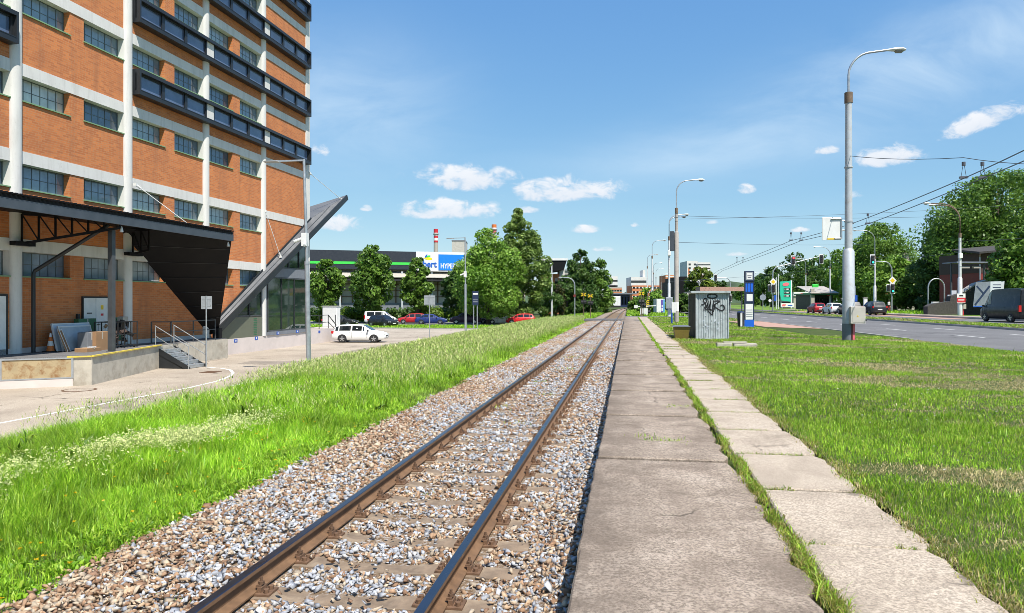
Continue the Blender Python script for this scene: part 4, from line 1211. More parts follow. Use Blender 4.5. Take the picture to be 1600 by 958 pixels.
def make_tree(name,label,h,zc,prof,nlob,nleaf,size,pal,seed,r0,lr=.28,sq=.8,group=None,loc=(0,0,0),rz=0,extra=None):
    rnd=random.Random(seed); lobes=[]
    for k in range(nlob):
        t=(k+.5)/nlob; t=min(1,max(0,t+rnd.uniform(-.05,.05)))
        z=zc+(h-zc)*t; R_=np.interp(t,[p[0] for p in prof],[p[1] for p in prof])
        a=k*2.399+rnd.uniform(-.5,.5); q=R_*math.sqrt(rnd.uniform(.15,1))*.82
        rad=max(.45,R_*lr*rnd.uniform(.6,1.4)+.25)
        lobes.append((q*math.cos(a),q*math.sin(a),min(z,h-rad*.7),rad,sq))
    if extra: lobes+=extra
    e=empty(name,loc,rz,label,'tree',group)
    tr=trunk_mb(h*.88,r0,lobes,seed).build('trunk',M['bark'],e,smooth=True)
    cr=leaf_mesh('crown',lobes,nleaf,size,pal,seed); cr.parent=e
    return e
PAL_MID=[(0.094,0.178,0.026),(0.135,0.250,0.034),(0.175,0.309,0.044),(0.229,0.368,0.060),(0.108,0.202,0.033)]
PAL_BRIGHT=[(0.149,0.284,0.034),(0.202,0.368,0.044),(0.256,0.427,0.064),(0.323,0.487,0.085),(0.135,0.250,0.034)]
PAL_DARK=[(0.045,0.098,0.019),(0.061,0.130,0.026),(0.085,0.163,0.031),(0.112,0.196,0.039)]
PAL_YEL=[(0.162,0.225,0.027),(0.211,0.270,0.041),(0.130,0.195,0.027)]
PAL_POP=[(0.118,0.197,0.038),(0.170,0.266,0.054),(0.248,0.346,0.083),(0.313,0.415,0.125),(0.131,0.219,0.038)]
broad=[(0,.45),(.25,.95),(.5,1.),(.75,.75),(1,.25)]
def P_(s): return [(t,r*s) for t,r in broad]
GT='trees around the car park'
# row of car park trees in front of the supermarket
mk=lambda label,x,y,h,rw,seed,pal=PAL_MID,n=4600,zc=2.0,size=.42,nl=30: make_tree('broadleaf_tree',label,h,zc,P_(rw),nl,n,size,pal,seed,.18,loc=(x,y,-1.42),group=GT)
mk('broad leafy tree nearest the warehouse corner, standing behind the white cabinet',*at(511,106),9.6,2.7,101)
mk('tall wide crowned tree before the dark fascia, between the corner tree and the logo sign',*at(581,106),11.6,3.9,102,n=6800,nl=38)
mk('slim tree whose top covers part of the supermarket logo',*at(652,108),9.9,2.2,103,n=4200)
mk('dark round tree with low branches at the end of the parked cars',*at(714,110),8.6,2.7,104,PAL_DARK,4200)
# the big poplar-like pair beside the track
make_tree('lime_tree','bright green lower tree in front of the tall pointed tree beside the track',13.4,1.5,[(0,.55),(.2,.95),(.5,1.0),(.75,.75),(1,.2)] and [(0,2.8),(.2,4.7),(.45,5.0),(.7,3.6),(.9,1.7),(1,.6)],80,21000,.33,PAL_BRIGHT,105,.24,loc=(*at(762,99),-1.42),group=GT)
make_tree('poplar_tree','tallest pointed tree beside the track with light flickering leaves',17.0,1.6,[(0,3.2),(.15,5.0),(.4,5.3),(.6,4.1),(.78,2.3),(1,.3)],105,24000,.36,PAL_POP,106,.3,lr=.19,loc=(*at(809,105),-1.42),group=GT,extra=[(2.2,1,12.4,1.2,1.2),(0,0,14.6,1.0,1.5),(.1,0,15.9,.7,1.7)])
make_tree('small_tree','small dark bush like tree at the foot of the tall pointed tree',6.5,.6,P_(2.4),18,3000,.36,PAL_DARK,107,.12,loc=(*at(853,114),-1.2),group=GT)
# dark conical trees by the level crossing
GD='dark trees at the level crossing'
make_tree('dark_tree','tall dark conical tree left of the level crossing',14.4,.6,[(0,4.2),(.2,5.0),(.5,4.2),(.8,2.4),(1,.6)],52,11000,.48,PAL_DARK,108,.3,loc=(*at(908,155),-1.2),group=GD)
make_tree('dark_tree','narrower green pointed tree right of the tall dark conical one',12.6,.5,[(0,2.8),(.2,3.3),(.5,2.9),(.8,1.8),(1,.5)],40,7000,.46,PAL_MID,109,.25,loc=(*at(938,160),-1.0),group=GD)
make_tree('dark_tree','low dark tree filling the gap beside the orange house',8.5,.3,P_(3.6),26,5000,.5,PAL_DARK,110,.25,loc=(*at(885,150),-1.2),group=GD)
make_tree('dark_tree','reddish green small tree in front of the orange house',6.5,.5,P_(2.6),18,2600,.45,[(.06,.05,.018),(.05,.075,.018),(.08,.08,.02)],111,.2,loc=(*at(869,140),-1.2),group=GD)
# right hand side
GR='trees on the far side of the road'
make_tree('chestnut_tree','huge spreading tree towering over the red boarded house',20.9,3.0,[(0,6.5),(.25,11.0),(.55,10.8),(.8,8.0),(1,3.0)],150,62000,.36,PAL_MID,120,.55,lr=.24,loc=(*at(1560,106),.2),group=GR)
make_tree('chestnut_tree','dark full tree filling the shade left of the lamp with the red notice',14.5,1.,[(0,4.6),(.25,5.6),(.55,5.4),(.8,4.0),(1,1.6)],70,24000,.38,PAL_DARK,121,.4,loc=(*at(1486,112),.2),group=GR)
make_tree('chestnut_tree','round topped tree behind the thick lamp post',17.2,1.2,[(0,5.0),(.25,7.4),(.55,7.2),(.8,5.2),(1,2.)],85,26000,.40,PAL_MID,122,.4,loc=(*at(1372,140),.2),group=GR)
make_tree('chestnut_tree','low dark tree closing the gap between the round topped and the huge tree',8.2,.4,P_(3.8),34,9000,.40,PAL_DARK,125,.25,loc=(*at(1432,122),.2),group=GR)
make_tree('chestnut_tree','lighter small tree behind the priority sign by the crossing pole',9.6,.8,P_(4.3),36,7500,.45,PAL_BRIGHT,123,.25,loc=(*at(1398,124),.2),group=GR)
make_tree('chestnut_tree','bush like tree hanging over the wall beside the van',9.0,.4,P_(4.0),36,7500,.42,PAL_MID,124,.25,loc=(*at(1604,80),1.),group=GR)
for k,(x,y,h,rw,lab,pal) in enumerate(((*at(1262,205),14,6.5,'dark tree above the petrol station shop',PAL_DARK),(*at(1312,190),15.5,6.4,'mid green tree right of the petrol station shop',PAL_MID),
     (*at(1243,225),17.5,7.,'tall dark tree behind the price totem',PAL_DARK),(*at(1282,215),16,6.5,'broad tree above the green petrol canopy',PAL_MID),(*at(1205,215),12.5,5.2,'pine like dark tree right of the bus stop totem',PAL_DARK),
     (*at(1172,240),8.5,5,'low tree behind the bus stop totem',PAL_MID),(*at(1190,260),12,6,'hazy tree far along the road behind the totem',PAL_DARK),(*at(1340,185),17,7,'tree above the dark kiosk roof of the petrol station',PAL_MID))):
    make_tree('roadside_tree',lab,h,.8,P_(rw),30,4200,.62,pal,130+k,.3,loc=(x,y,.1),group='roadside trees by the petrol station')
make_tree('street_tree','bushy yellow green tree in front of the white office block',8.6,.4,P_(3.4),26,3600,.55,PAL_YEL,150,.25,loc=(*at(1098,135),-.2),group='street trees by the bus stop')
make_tree('street_tree','dark low tree right of the yellow green bushy one',6.6,.4,P_(3.6),22,3000,.6,PAL_DARK,151,.25,loc=(*at(1122,160),-.2),group='street trees by the bus stop')
# small trees beside the track past the crossing
make_tree('track_bush','round green bush at the right side of the track past the crossing',4.4,.2,P_(2.6),16,2200,.42,PAL_BRIGHT,152,.14,loc=(3.6,120,-.4),group='bushes past the crossing')
make_tree('track_bush','small dark bush behind the signals at the crossing',3.6,.2,P_(2.2),14,1800,.42,PAL_DARK,153,.12,loc=(9.6,131,-.3),group='bushes past the crossing')
make_tree('track_bush','pale bush against the dark station shed',3.2,.2,P_(2.4),14,1600,.45,PAL_MID,154,.12,loc=(2.4,160,-.4),group='bushes past the crossing')
# shrubs and hedge along the car park
def hedge(name,label,x0,x1,y0,y1,z0,h,n,pal,size,seed,cat='hedge',group=None):
    lobes=[]; rnd=random.Random(seed); L=x1-x0; k=max(3,int(L/.9)); w=(y1-y0)/2
    for i in range(k):
        lobes.append((x0+L*(i+.5)/k-(x0+x1)/2,rnd.uniform(-.3,.3)*w,h*.5+rnd.uniform(-.1,.1)*h,max(.5,h*.55*rnd.uniform(.8,1.1)),.95))
    o=leaf_mesh(name,lobes,n,size,pal,seed,shell=.3); o.location=((x0+x1)/2,(y0+y1)/2,z0)
    return tag(o,label,cat,group)
hedge('hedge','long dark clipped hedge between the car park and the supermarket',-58,-21,109.5,111.5,-1.4,2.2,9000,PAL_DARK,.4,160)
PAL_SH=[(.12,.21,.015),(.15,.25,.02),(.10,.18,.014),(.18,.28,.03)]
for k,(x,y,w,h,lab) in enumerate(((-41,104,4.2,2.3,'bright yellow green shrub left of the white van'),(-30.5,106.5,3.2,2.5,'bright yellow green shrub between the white van and the red car'),(-24.6,106.8,4.6,2.3,'bright yellow green shrub behind the blue saloon'),(-44.5,101,3,1.8,'low bright shrub beside the dark car at the corner'))):
    hedge('shrub',lab,x-w/2,x+w/2,y-1,y+1,-1.42,h,2600,PAL_SH,.3,170+k,'shrub','bright shrubs along the car park')
# kerbed grass strips of the car park
sheet('grass_strip',[(-60,81),(-15.3,81),(-15.3,90.5),(-60,90.5)],-1.36,M['fargrass'])
sheet('planting_bed',[(-110,105.2),(-14,105.2),(-14,120),(-110,120)],-1.37,M['fargrass'])
mb=MB(); mb.box(-60,-15.2,80.8,81,-1.5,-1.32); mb.box(-60,-15.2,90.5,90.7,-1.5,-1.32); mb.box(-110,-14,105,105.2,-1.5,-1.3)
tag(mb.build('kerb',M['kerb']),kind='structure')
g=GB()
x,y=pts(-50,-15.4,81.1,90.4,26); n=len(x)
g.add(*blades(x,y,np.full(n,-1.37),rng.uniform(.1,.28,n),rng.uniform(.05,.11,n),rng.uniform(.2,.8,n),gcol(n,'tall')))
x,y=pts(-60,-14.2,105.4,112,10); n=len(x)
g.add(*blades(x,y,np.full(n,-1.38),rng.uniform(.1,.3,n),rng.uniform(.06,.12,n),rng.uniform(.2,.8,n),gcol(n,'tall')))
# verges past the crossing on both sides of the track
for (x0,x1,y0,y1,d) in ((-13,-5,92,150,9),(-.1,7.5,91,150,9),(28,70,96,128,4)):
    x,y=pts(x0,x1,y0,y1,d); n=len(x)
    z=np.where(x<-4,zbank(x),np.where(x>20,.2,-.15))
    g.add(*blades(x,y,z,rng.uniform(.15,.5,n),rng.uniform(.06,.14,n),rng.uniform(.2,.8,n),gcol(n,'tall')))
g.build('verge_grass','rough green grass on the far verges and car park strips','grass')
mb=MB(); mb.poly([(-.3,90.6,-.13),(8.5,90.6,-.13),(4,240,-.2),(1.2,240,-.2)])
tag(mb.build('verge',M['fargrass']),kind='structure')
# ------------------------------------------------------------------ vehicles
CARS={
 'estate':dict(L=4.4,wb=2.6,r=.315,st=[(-2.2,.42,.74,.82,.72,.60),(-2.14,.28,.86,.95,.80,.66),(-1.90,.21,.92,1.36,.86,.60),(-1.62,.2,.93,1.43,.885,.62),(-.55,.19,.93,1.47,.89,.64),(.35,.19,.92,1.43,.89,.62),(1.12,.19,.92,.97,.88,.74),(1.75,.21,.84,.88,.86,.70),(2.1,.27,.70,.76,.78,.60),(2.2,.38,.56,.62,.66,.5)],side=[(2,3),(3,4),(4,5),(5,6)],ws=(5,6),rw=(1,2)),
 'hatch':dict(L=4.1,wb=2.5,r=.31,st=[(-2.05,.42,.76,.84,.72,.60),(-1.98,.28,.88,.98,.80,.66),(-1.62,.21,.93,1.42,.86,.60),(-1.3,.2,.94,1.48,.88,.62),(-.4,.19,.93,1.50,.885,.63),(.4,.19,.92,1.44,.885,.61),(1.12,.19,.92,.98,.87,.73),(1.65,.21,.84,.88,.85,.68),(1.96,.27,.70,.76,.78,.60),(2.05,.38,.56,.62,.66,.5)],side=[(2,3),(3,4),(4,5),(5,6)],ws=(5,6),rw=(1,2)),
 'suv':dict(L=4.4,wb=2.6,r=.35,st=[(-2.2,.48,.92,1.0,.75,.64),(-2.13,.34,1.02,1.12,.85,.70),(-1.85,.28,1.06,1.60,.91,.64),(-1.5,.27,1.07,1.67,.93,.66),(-.4,.26,1.06,1.69,.93,.67),(.45,.26,1.05,1.62,.93,.65),(1.15,.26,1.05,1.12,.92,.78),(1.75,.28,.98,1.04,.90,.74),(2.1,.34,.82,.90,.82,.64),(2.2,.44,.66,.72,.7,.54)],side=[(2,3),(3,4),(4,5),(5,6)],ws=(5,6),rw=(1,2)),
 'saloon':dict(L=4.5,wb=2.65,r=.315,st=[(-2.25,.40,.76,.84,.72,.58),(-2.17,.27,.90,.97,.80,.66),(-1.55,.20,.94,1.02,.87,.70),(-.95,.19,.94,1.38,.885,.60),(-.3,.19,.93,1.43,.885,.62),(.4,.19,.92,1.39,.885,.61),(1.15,.19,.91,.96,.87,.74),(1.8,.21,.83,.87,.85,.70),(2.15,.27,.70,.75,.78,.60),(2.25,.38,.56,.62,.66,.5)],side=[(2,3),(3,4),(4,5),(5,6)],ws=(5,6),rw=(2,3)),
 'mpv':dict(L=4.4,wb=2.7,r=.31,st=[(-2.2,.40,.98,1.55,.80,.66),(-2.15,.28,1.02,1.76,.86,.70),(-1.9,.22,1.03,1.80,.885,.70),(-.7,.2,1.03,1.82,.89,.72),(.35,.2,1.02,1.80,.89,.71),(.75,.2,1.02,1.66,.885,.66),(1.5,.2,1.0,1.08,.87,.76),(1.95,.23,.84,.92,.84,.66),(2.15,.28,.7,.76,.76,.58),(2.2,.38,.58,.64,.66,.5)],side=[(3,4),(4,5),(5,6),(2,3)],ws=(5,6),rw=(0,1)),
 'van':dict(L=6.0,wb=3.7,r=.36,st=[(-3.0,.5,1.3,2.52,.90,.78),(-2.95,.34,1.32,2.64,.96,.82),(-2.6,.28,1.33,2.68,.985,.84),(-.8,.27,1.33,2.70,.99,.85),(1.0,.27,1.32,2.66,.99,.84),(1.55,.27,1.3,2.36,.985,.78),(2.25,.27,1.22,1.34,.96,.82),(2.7,.3,1.04,1.14,.92,.72),(2.93,.36,.82,.9,.82,.62),(3.0,.46,.66,.72,.72,.55)],side=[(4,5),(5,6)],ws=(5,6),rw=(0,1)),
}
CARPROTO={}
def car_proto(kind):
    S=CARS[kind]; st=S['st']; e=empty('car',(0,0,0))
    vs=[];fs=[]; nsec=8; ring=2*nsec-2
    def sec(s):
        x,zl,bl,zt,w,wt=s
        h=[(0,zl),(w*.88,zl),(w*.985,zl+.14),(w,(zl+bl)/2+.04),(w*.985,bl-.04),(w*.955,bl),(wt,zt-.055),(wt*.78,zt),]
        full=[(x,-y,z) for y,z in h[::-1]]+[(x,y,z) for y,z in h[1:]]
        return full
    # ring: from top-left over bottom to top-right
    R_=[sec(s) for s in st]; m=len(R_[0])
    for r in R_: vs+=r
    for i in range(len(st)-1):
        for k in range(m):
            j=(k+1)%m
            fs.append((i*m+k,i*m+j,(i+1)*m+j,(i+1)*m+k))
    fs.append(tuple(range(m))); fs.append(tuple((len(st)-1)*m+k for k in range(m-1,-1,-1)))
    mb=MB(); mb.add(vs,fs)
    body=mb.build('body',M['carpaint'],e,smooth=38)
    def L_(i): x,zl,bl,zt,w,wt=st[i]; return Vector((x,w*.955,bl))
    def U_(i): x,zl,bl,zt,w,wt=st[i]; return Vector((x,wt,zt-.055))
    for s in (1,-1):
        for (i,j) in S['side']:
            a,b,c,d=L_(i),L_(j),U_(j),U_(i)
            tri=(j==S['ws'][1])
            def q(u,v):
                p=(a.lerp(b,u)).lerp(d.lerp(c,u),v); return p
            u0,u1=(.06,.94) if not tri else (.04,.62)
            pts_=[q(u0,.10),q(u1,.10),q(u1,.90 if not tri else .78),q(u0,.90)]
            nrm=(pts_[1]-pts_[0]).cross(pts_[3]-pts_[0]).normalized()
            if nrm.y<0: nrm=-nrm
            mb=MB(); mb.slab([Vector((p.x,p.y*s,p.z))+Vector((nrm.x,nrm.y*s,nrm.z))*.006 for p in pts_],.010)
            mb.build('side_window',M['carglass'],e)
    def cross(i,j,name,lo,hi):
        A=st[i];B=st[j]
        za=A[3]+.012; zb_=B[3]+.012
        p=[Vector((A[0],A[5]*.80,za)),Vector((B[0],B[5]*.80,zb_)),Vector((B[0],-B[5]*.80,zb_)),Vector((A[0],-A[5]*.80,za))]
        a,b,c,d=p
        pts_=[a.lerp(b,lo),a.lerp(b,hi),d.lerp(c,hi),d.lerp(c,lo)]
        nrm=(pts_[1]-pts_[0]).cross(pts_[3]-pts_[0]).normalized()
        if nrm.z<0: nrm=-nrm
        mb=MB(); mb.slab([q+nrm*.002 for q in pts_],.014); mb.build(name,M['carglass'],e)
    cross(*S['ws'],'windscreen',.06,.97); 
    if kind in ('mpv','van'):
        x=st[0][0]; mb=MB(); bl=st[0][2]
        for s in (-1,1): mb.box(x-.012,x+.03,min(s*.06,s*.62),max(s*.06,s*.62),bl+.05,bl+(.42 if kind=='mpv' else .62))
        mb.build('rear_window',M['carglass'],e)
    else: cross(*S['rw'],'rear_window',.12,.92)
    w=max(s[4] for s in st); wr=S['r']
    for s in (1,-1):
        for (i,off) in ((S['side'][0][1],.0),(S['side'][1][1],.02),(S['ws'][0],.34)):
            x,zl,bl,zt_,w_,wt=st[i]; x+=off
            if kind=='van' and i<4: continue
            mb=MB(); pp=[(w_*.985,zl+.16),(w_*1.001,(zl+bl)/2+.04),(w_*.987,bl-.04),(w_*.957,bl)]
            for (ya,za),(yb,zb_) in zip(pp[:-1],pp[1:]): mb.bar((x,s*ya,za),(x,s*yb,zb_),.016,.010,up=(0,1,0))
            mb.build('door_gap',M['blackplastic'],e)
    for sx in (1,-1):
        for sy in (1,-1):
            cx=sx*S['wb']/2+.0
            mb=MB(); arc=[(cx+(wr+.055)*math.cos(a),wr+(wr+.055)*math.sin(a)) for a in [math.pi*k/14 for k in range(15)]]
            zl=.18
            arc=[(cx+wr+.05,zl)]+arc+[(cx-wr-.05,zl)]
            mb.prism(arc,sy*(w-.10),sy*(w+.004),'y'); mb.build('wheel_arch',M['blackplastic'],e)
            mb=MB(); yy=sy*(w-.19); y2=sy*(w+.012)
            mb.tube([(cx,yy,wr),(cx,sy*(w-.01),wr),(cx,y2,wr)],[wr,wr,wr*.93],22)
            wh=mb.build('wheel',M['rubber'],e,smooth=40)
            mb=MB(); y0,y1=y2,sy*(w+.022)
            mb.tube([(cx,y0-sy*.004,wr),(cx,y0+sy*.003,wr)],[wr*.68,wr*.66],18,1)
            for k in range(5):
                a=2*math.pi*k/5+.3
                mb.bar((cx,y1,wr),(cx+wr*.64*math.cos(a),y1-sy*.004,wr+wr*.64*math.sin(a)),.075,.02,0,up=(0,1,0))
            mb.cyl((cx,y0,wr),(cx,y1+sy*.012,wr),.06,n=10,m=0)
            mb.build('rim',[M['rim'],M['blackplastic']],wh)
    f=st[-2]; fr=st[-1]; rr=st[1]; r0=st[0]
    for s in (1,-1):
        mb=MB(); zz=f[2]-.06
        mb.obox((f[0]-.10,s*f[4]*.80,zz),(.30,.30,.13),Matrix.Rotation(-s*.5,3,'Z')); mb.build('headlight',M['headlamp'],e)
        mb=MB(); zz=rr[2]-.02 if kind!='van' else 1.1
        hh=.20 if kind not in ('van','mpv') else .5
        mb.obox((rr[0]+.02,s*(rr[4]-.06),zz),(.20,.16,hh)); mb.build('tail_light',M['tailred'],e)
        mb=MB(); c=st[S['ws'][0]]; d=st[S['ws'][1]]; x=d[0]-.28
        mb.obox((x,s*(d[4]+.09),d[2]+.07),(.10,.17,.13)); mb.bar((x,s*(d[4]-.03),d[2]+.02),(x,s*(d[4]+.06),d[2]+.05),.04); mb.build('mirror',M['blackplastic'],e)
        mb=MB()
        for x in (S['wb']*.12,-S['wb']*.26): mb.obox((x,s*(w-.012),st[4][2]-.12),(.17,.035,.03))
        mb.build('door_handle',M['blackplastic'],e)
    mb=MB(); mb.box(fr[0]-.06,fr[0]+.012,-.45,.45,fr[1]+.0,fr[1]+.10); mb.box(f[0]-.05,fr[0]+.008,-.42,.42,fr[3]-.12,fr[3]-.02); mb.build('grille',M['blackplastic'],e)
    mb=MB(); mb.box(fr[0]+.012,fr[0]+.022,-.26,.26,fr[1]+.02,fr[1]+.12); mb.build('number_plate',M['plate'],e)
    mb=MB(); mb.box(r0[0]-.02,r0[0]+.02,-.26,.26,r0[1]+.16,r0[1]+.27); mb.build('number_plate',M['plate'],e)
    mb=MB(); mb.box(r0[0]-.01,r0[0]+.08,-.6,.6,r0[1]-.06,r0[1]+.06); mb.box(-S['wb']/2+.4,S['wb']/2-.4,-w*.9,w*.9,st[4][1]-.03,st[4][1]+.01); mb.build('bumper_trim',M['blackplastic'],e)
    return e
def car(kind,label,loc,heading,colour,cat='car',name='car',group='cars on the car park',scale=1.):
    if kind not in CARPROTO: CARPROTO[kind]=car_proto(kind); c=CARPROTO[kind]
    else: c=copy_tree(CARPROTO[kind])
    c.location=loc; c.rotation_euler=(0,0,heading); c.scale=(scale,)*3; c.name=name
    tag(c,label,cat,group)
    for ch in c.children:
        if ch.name.startswith('body'): ch.color=(*colour,1)
    return c
WHT=(.80,.80,.79); BLK=(.012,.013,.016); RED=(.42,.012,.02); BLU=(.015,.035,.17)
Z0=-1.395
car('estate','white estate car parked across the yard at the end of the brick building',(-20.5,52.6,Z0),R(7),WHT,scale=.94)
car('suv','white tall car in the shade under the bright green tree',(-19.4,101.5,Z0),R(185),WHT)
car('mpv','small white delivery van parked between the bright shrubs',(-35.0,97.6,Z0),R(8),WHT,'van','delivery_van')
car('hatch','black hatchback parked in front of the small white van',(-30.6,86.2,Z0),R(-28),BLK)
car('hatch','red car mostly hidden behind the blue saloon',(-30.6,98.5,Z0),R(196),RED)
car('saloon','dark blue saloon parked beside the red car',(-27.3,96.9,Z0),R(8),BLU)
car('estate','dark estate car behind the white electrical cabinet',(-36.6,86.8,Z0),R(4),BLK)
car('suv','dark violet car at the foot of the round dark tree',(-22.6,98.0,Z0),R(190),(.05,.02,.04))
car('hatch','bright red hatchback under the tallest pointed tree',(-14.9,98.8,-1.39),R(190),(.62,.01,.015))
car('estate','white estate under the pointed tree beside the bright red hatchback',(-17.7,99.2,-1.39),R(10),WHT)
RH=R(92.5)
def rcar(kind,label,u,v,col,z=.105,cat='car',name='car',h=0,scale=1.):
    x,y=RD(u,v); return car(kind,label,(x,y,z),RH+h,col,cat,name,'vehicles on the road',scale)
rcar('van','black high roofed panel van driving on the far roadway',36.0,18.9,(.005,.006,.008),cat='van',name='panel_van')
rcar('hatch','red hatchback waiting first in the queue by the petrol station',81,17.1,RED)
rcar('hatch','white hatchback waiting behind the red one',74.5,17.25,WHT)
rcar('suv','dark car half hidden behind the thick lamp post',70.5,18.1,BLK)
rcar('suv','black off roader with red tail lamp right of the thick lamp post',67.5,19.9,(.014,.02,.025))
rcar('hatch','white hatchback far down the road right of the bus stop totem',158,17.6,WHT)
for k,(u,v,kind,col,lab) in enumerate(((190,14.0,'mpv',WHT,'white van far down the road left of the bus stop totem'),(215,10,'hatch',(.3,.31,.33),'grey car in the far traffic, nearest of the dense queue'),(232,13.5,'hatch',WHT,'white car in the far traffic behind the grey one'),(246,9.5,'estate',BLK,'dark estate in the far traffic queue'),(262,13,'hatch',(.4,.41,.43),'silver car in the far traffic queue'),(280,10,'mpv',WHT,'white box van at the end of the far traffic'),(240,6,'hatch',RED,'red car at the left of the far traffic queue'),(258,5.5,'suv',WHT,'white tall car at the left of the far traffic queue'))):
    rcar(kind,lab,u,v,col,z=-.045)
rcar('mpv','white van on the near lane between the concrete lamp post and the metal shelter',50,-2.2,WHT,z=.01,cat='van',name='delivery_van',h=math.pi)
# ------------------------------------------------------------------ things along the left side
def arm_lamp(mb,p0,h0,h1,reach,ang,r=.05,n=9):
    # vertical tube from h0 curving over to a horizontal arm
    ca,sa=math.cos(ang),math.sin(ang); b=min(reach*.62,(h1-h0)*.7)
    pts=[(p0[0],p0[1],h0),(p0[0],p0[1],h1-b)]
    for k in range(1,8):
        a=math.pi/2*k/7; pts.append((p0[0]+ca*b*(1-math.cos(a)),p0[1]+sa*b*(1-math.cos(a)),h1-b+b*math.sin(a)))
    pts.append((p0[0]+ca*reach,p0[1]+sa*reach,h1+.06))
    mb.tube(pts,r,n); return pts[-1]
def head(parent,tip,ang,L=.75,w=.30,mat='whiteplastic',flat=False):
    ca,sa=math.cos(ang),math.sin(ang)
    Mx=Matrix.Rotation(ang,3,'Z')
    mb=MB()
    secs=[(-.05,.05,.04,.04),(.10,.09,.06,.05),(L*.45,w*.5,.10,.06),(L*.8,w*.5,.10,.07),(L,w*.25,.04,.05)] if not flat else [(-.05,.05,.03,.03),(.05,w*.5,.05,.03),(L*.9,w*.5,.05,.03),(L,w*.4,.03,.02)]
    vs=[];nn=10
    for x,hw,up,dn in secs:
        for k in range(nn):
            a=2*math.pi*k/nn; c,s=math.cos(a),math.sin(a)
            vs.append(Vector(tip)+Mx@Vector((x,hw*c,(up if s>0 else dn)*s)))
    fs=[(i*nn+k,i*nn+(k+1)%nn,(i+1)*nn+(k+1)%nn,(i+1)*nn+k) for i in range(len(secs)-1) for k in range(nn)]
    fs+=[tuple(range(nn)),tuple((len(secs)-1)*nn+k for k in range(nn))]
    mb.add(vs,fs); h=mb.build('lamp_head',M[mat],parent,smooth=45)
    mb=MB(); vs=[]
    for x,hw,dn in ((L*.42,w*.32,.05),(L*.5,w*.42,.13),(L*.78,w*.40,.14),(L*.92,w*.25,.05)):
        for k in range(7):
            a=math.pi+math.pi*k/6; vs.append(Vector(tip)+Mx@Vector((x,hw*math.cos(a),dn*math.sin(a)-.02)))
    fs=[(i*7+k,i*7+k+1,(i+1)*7+k+1,(i+1)*7+k) for i in range(3) for k in range(6)]+[tuple(range(7)),tuple(21+k for k in range(7))]
    if not flat: mb.add(vs,fs); mb.build('lamp_glass',M['lamp_glass'],h)
# two straight armed yard lamps
def yard_lamp(x,y,z0,H,label,lean=0.):
    e=empty('yard_lamp',(x,y,z0),0,label,'street lamp','straight armed yard lamps')
    mb=MB(); mb.tube([(0,0,0),(-lean*.4,0,H*.52)],[.105,.10],14); mb.tube([(-lean*.4,0,H*.52),(-lean,0,H)],[.065,.055],12); mb.cyl((-lean*.4,0,H*.515),(-lean*.4,0,H*.53),.11)
    mb.box(-.2,.2,-.2,.2,0,.03); mb.build('pole',M['galv'],e,smooth=40)
    mb=MB(); mb.bar((-lean,0,H-.04),(-lean-1.12,-.12,H-.07),.06,.06); mb.build('arm',M['galv'],e)
    head(e,(-lean-1.05,-.12,H-.09),math.pi,.62,.30,'galv',flat=True)
    mb=MB(); mb.box(-lean*.75-.11,-lean*.75+.11,-.13,.13,H*.60,H*.66); mb.tube([(-lean*.75-.1,-.05,H*.635),(-lean*.75-.42,-.12,H*.62)],.065,10); mb.tube([(-lean*.75+.05,-.1,H*.615),(-lean*.75+.15,-.4,H*.60)],.05,10)
    mb.build('camera',M['whiteplastic'],e)
yard_lamp(-12.95,27.5,-1.35,8.95,'near grey yard lamp with cameras standing at the grass edge before the warehouse',.22)
yard_lamp(-14.3,62.0,-1.40,8.9,'far grey yard lamp in front of the big bright tree',.06)
def post(mb,x,y,z0,z1,r=.03): mb.cyl((x,y,z0),(x,y,z1),r,n=10)
e=empty('road_sign',(-20.04,31.4,-1.40),R(20),'square traffic sign seen from the back on a pole at the foot of the stairs','road sign','traffic signs')
mb=MB(); post(mb,0,0,0,3.42,.032); mb.build('post',M['galv'],e)
mb=MB(); mb.bevbox(-.25,.25,.045,.06,2.78,3.40,.004); mb.build('plate',M['signback'],e)
mb=MB(); mb.box(-.2,.2,.03,.045,3.24,3.28); mb.box(-.2,.2,.03,.045,2.9,2.94); mb.bar((.18,.02,3.2),(.18,.02,2.95),.03); mb.build('bracket',M['galv'],e)
e=empty('road_sign',(-16.5,58,-1.40),R(12),'wide grey back of a road sign on a single pole at the yard edge','road sign','traffic signs')
mb=MB(); post(mb,0,0,0,3.75,.045); mb.build('post',M['galv'],e)
mb=MB(); mb.box(-.47,.47,.055,.075,2.85,3.68); mb.build('plate',M['signback'],e)
mb=MB(); mb.box(-.4,.4,.035,.055,3.5,3.55); mb.box(-.4,.4,.035,.055,2.95,3.0); mb.build('bracket',M['galv'],e)
e=empty('road_sign',(-14.3,66.1,-1.3),R(12),'dark blue notice board on two poles in front of the bright tree','road sign','traffic signs')
for s_ in (-.17,.17):
    mb=MB(); post(mb,s_,0,0,4.0,.05); mb.build('post',M['galv'],e)
mb=MB(); mb.box(-.29,.29,-.10,-.055,2.75,4.05,0); mb.box(-.24,.24,-.104,-.101,3.72,3.86,1); mb.box(-.22,.22,-.104,-.101,3.0,3.12,2); mb.box(-.22,.22,-.104,-.101,3.2,3.3,2); mb.build('plate',[M['navy'],M['whitepaint'],M['bannergrey']],e)

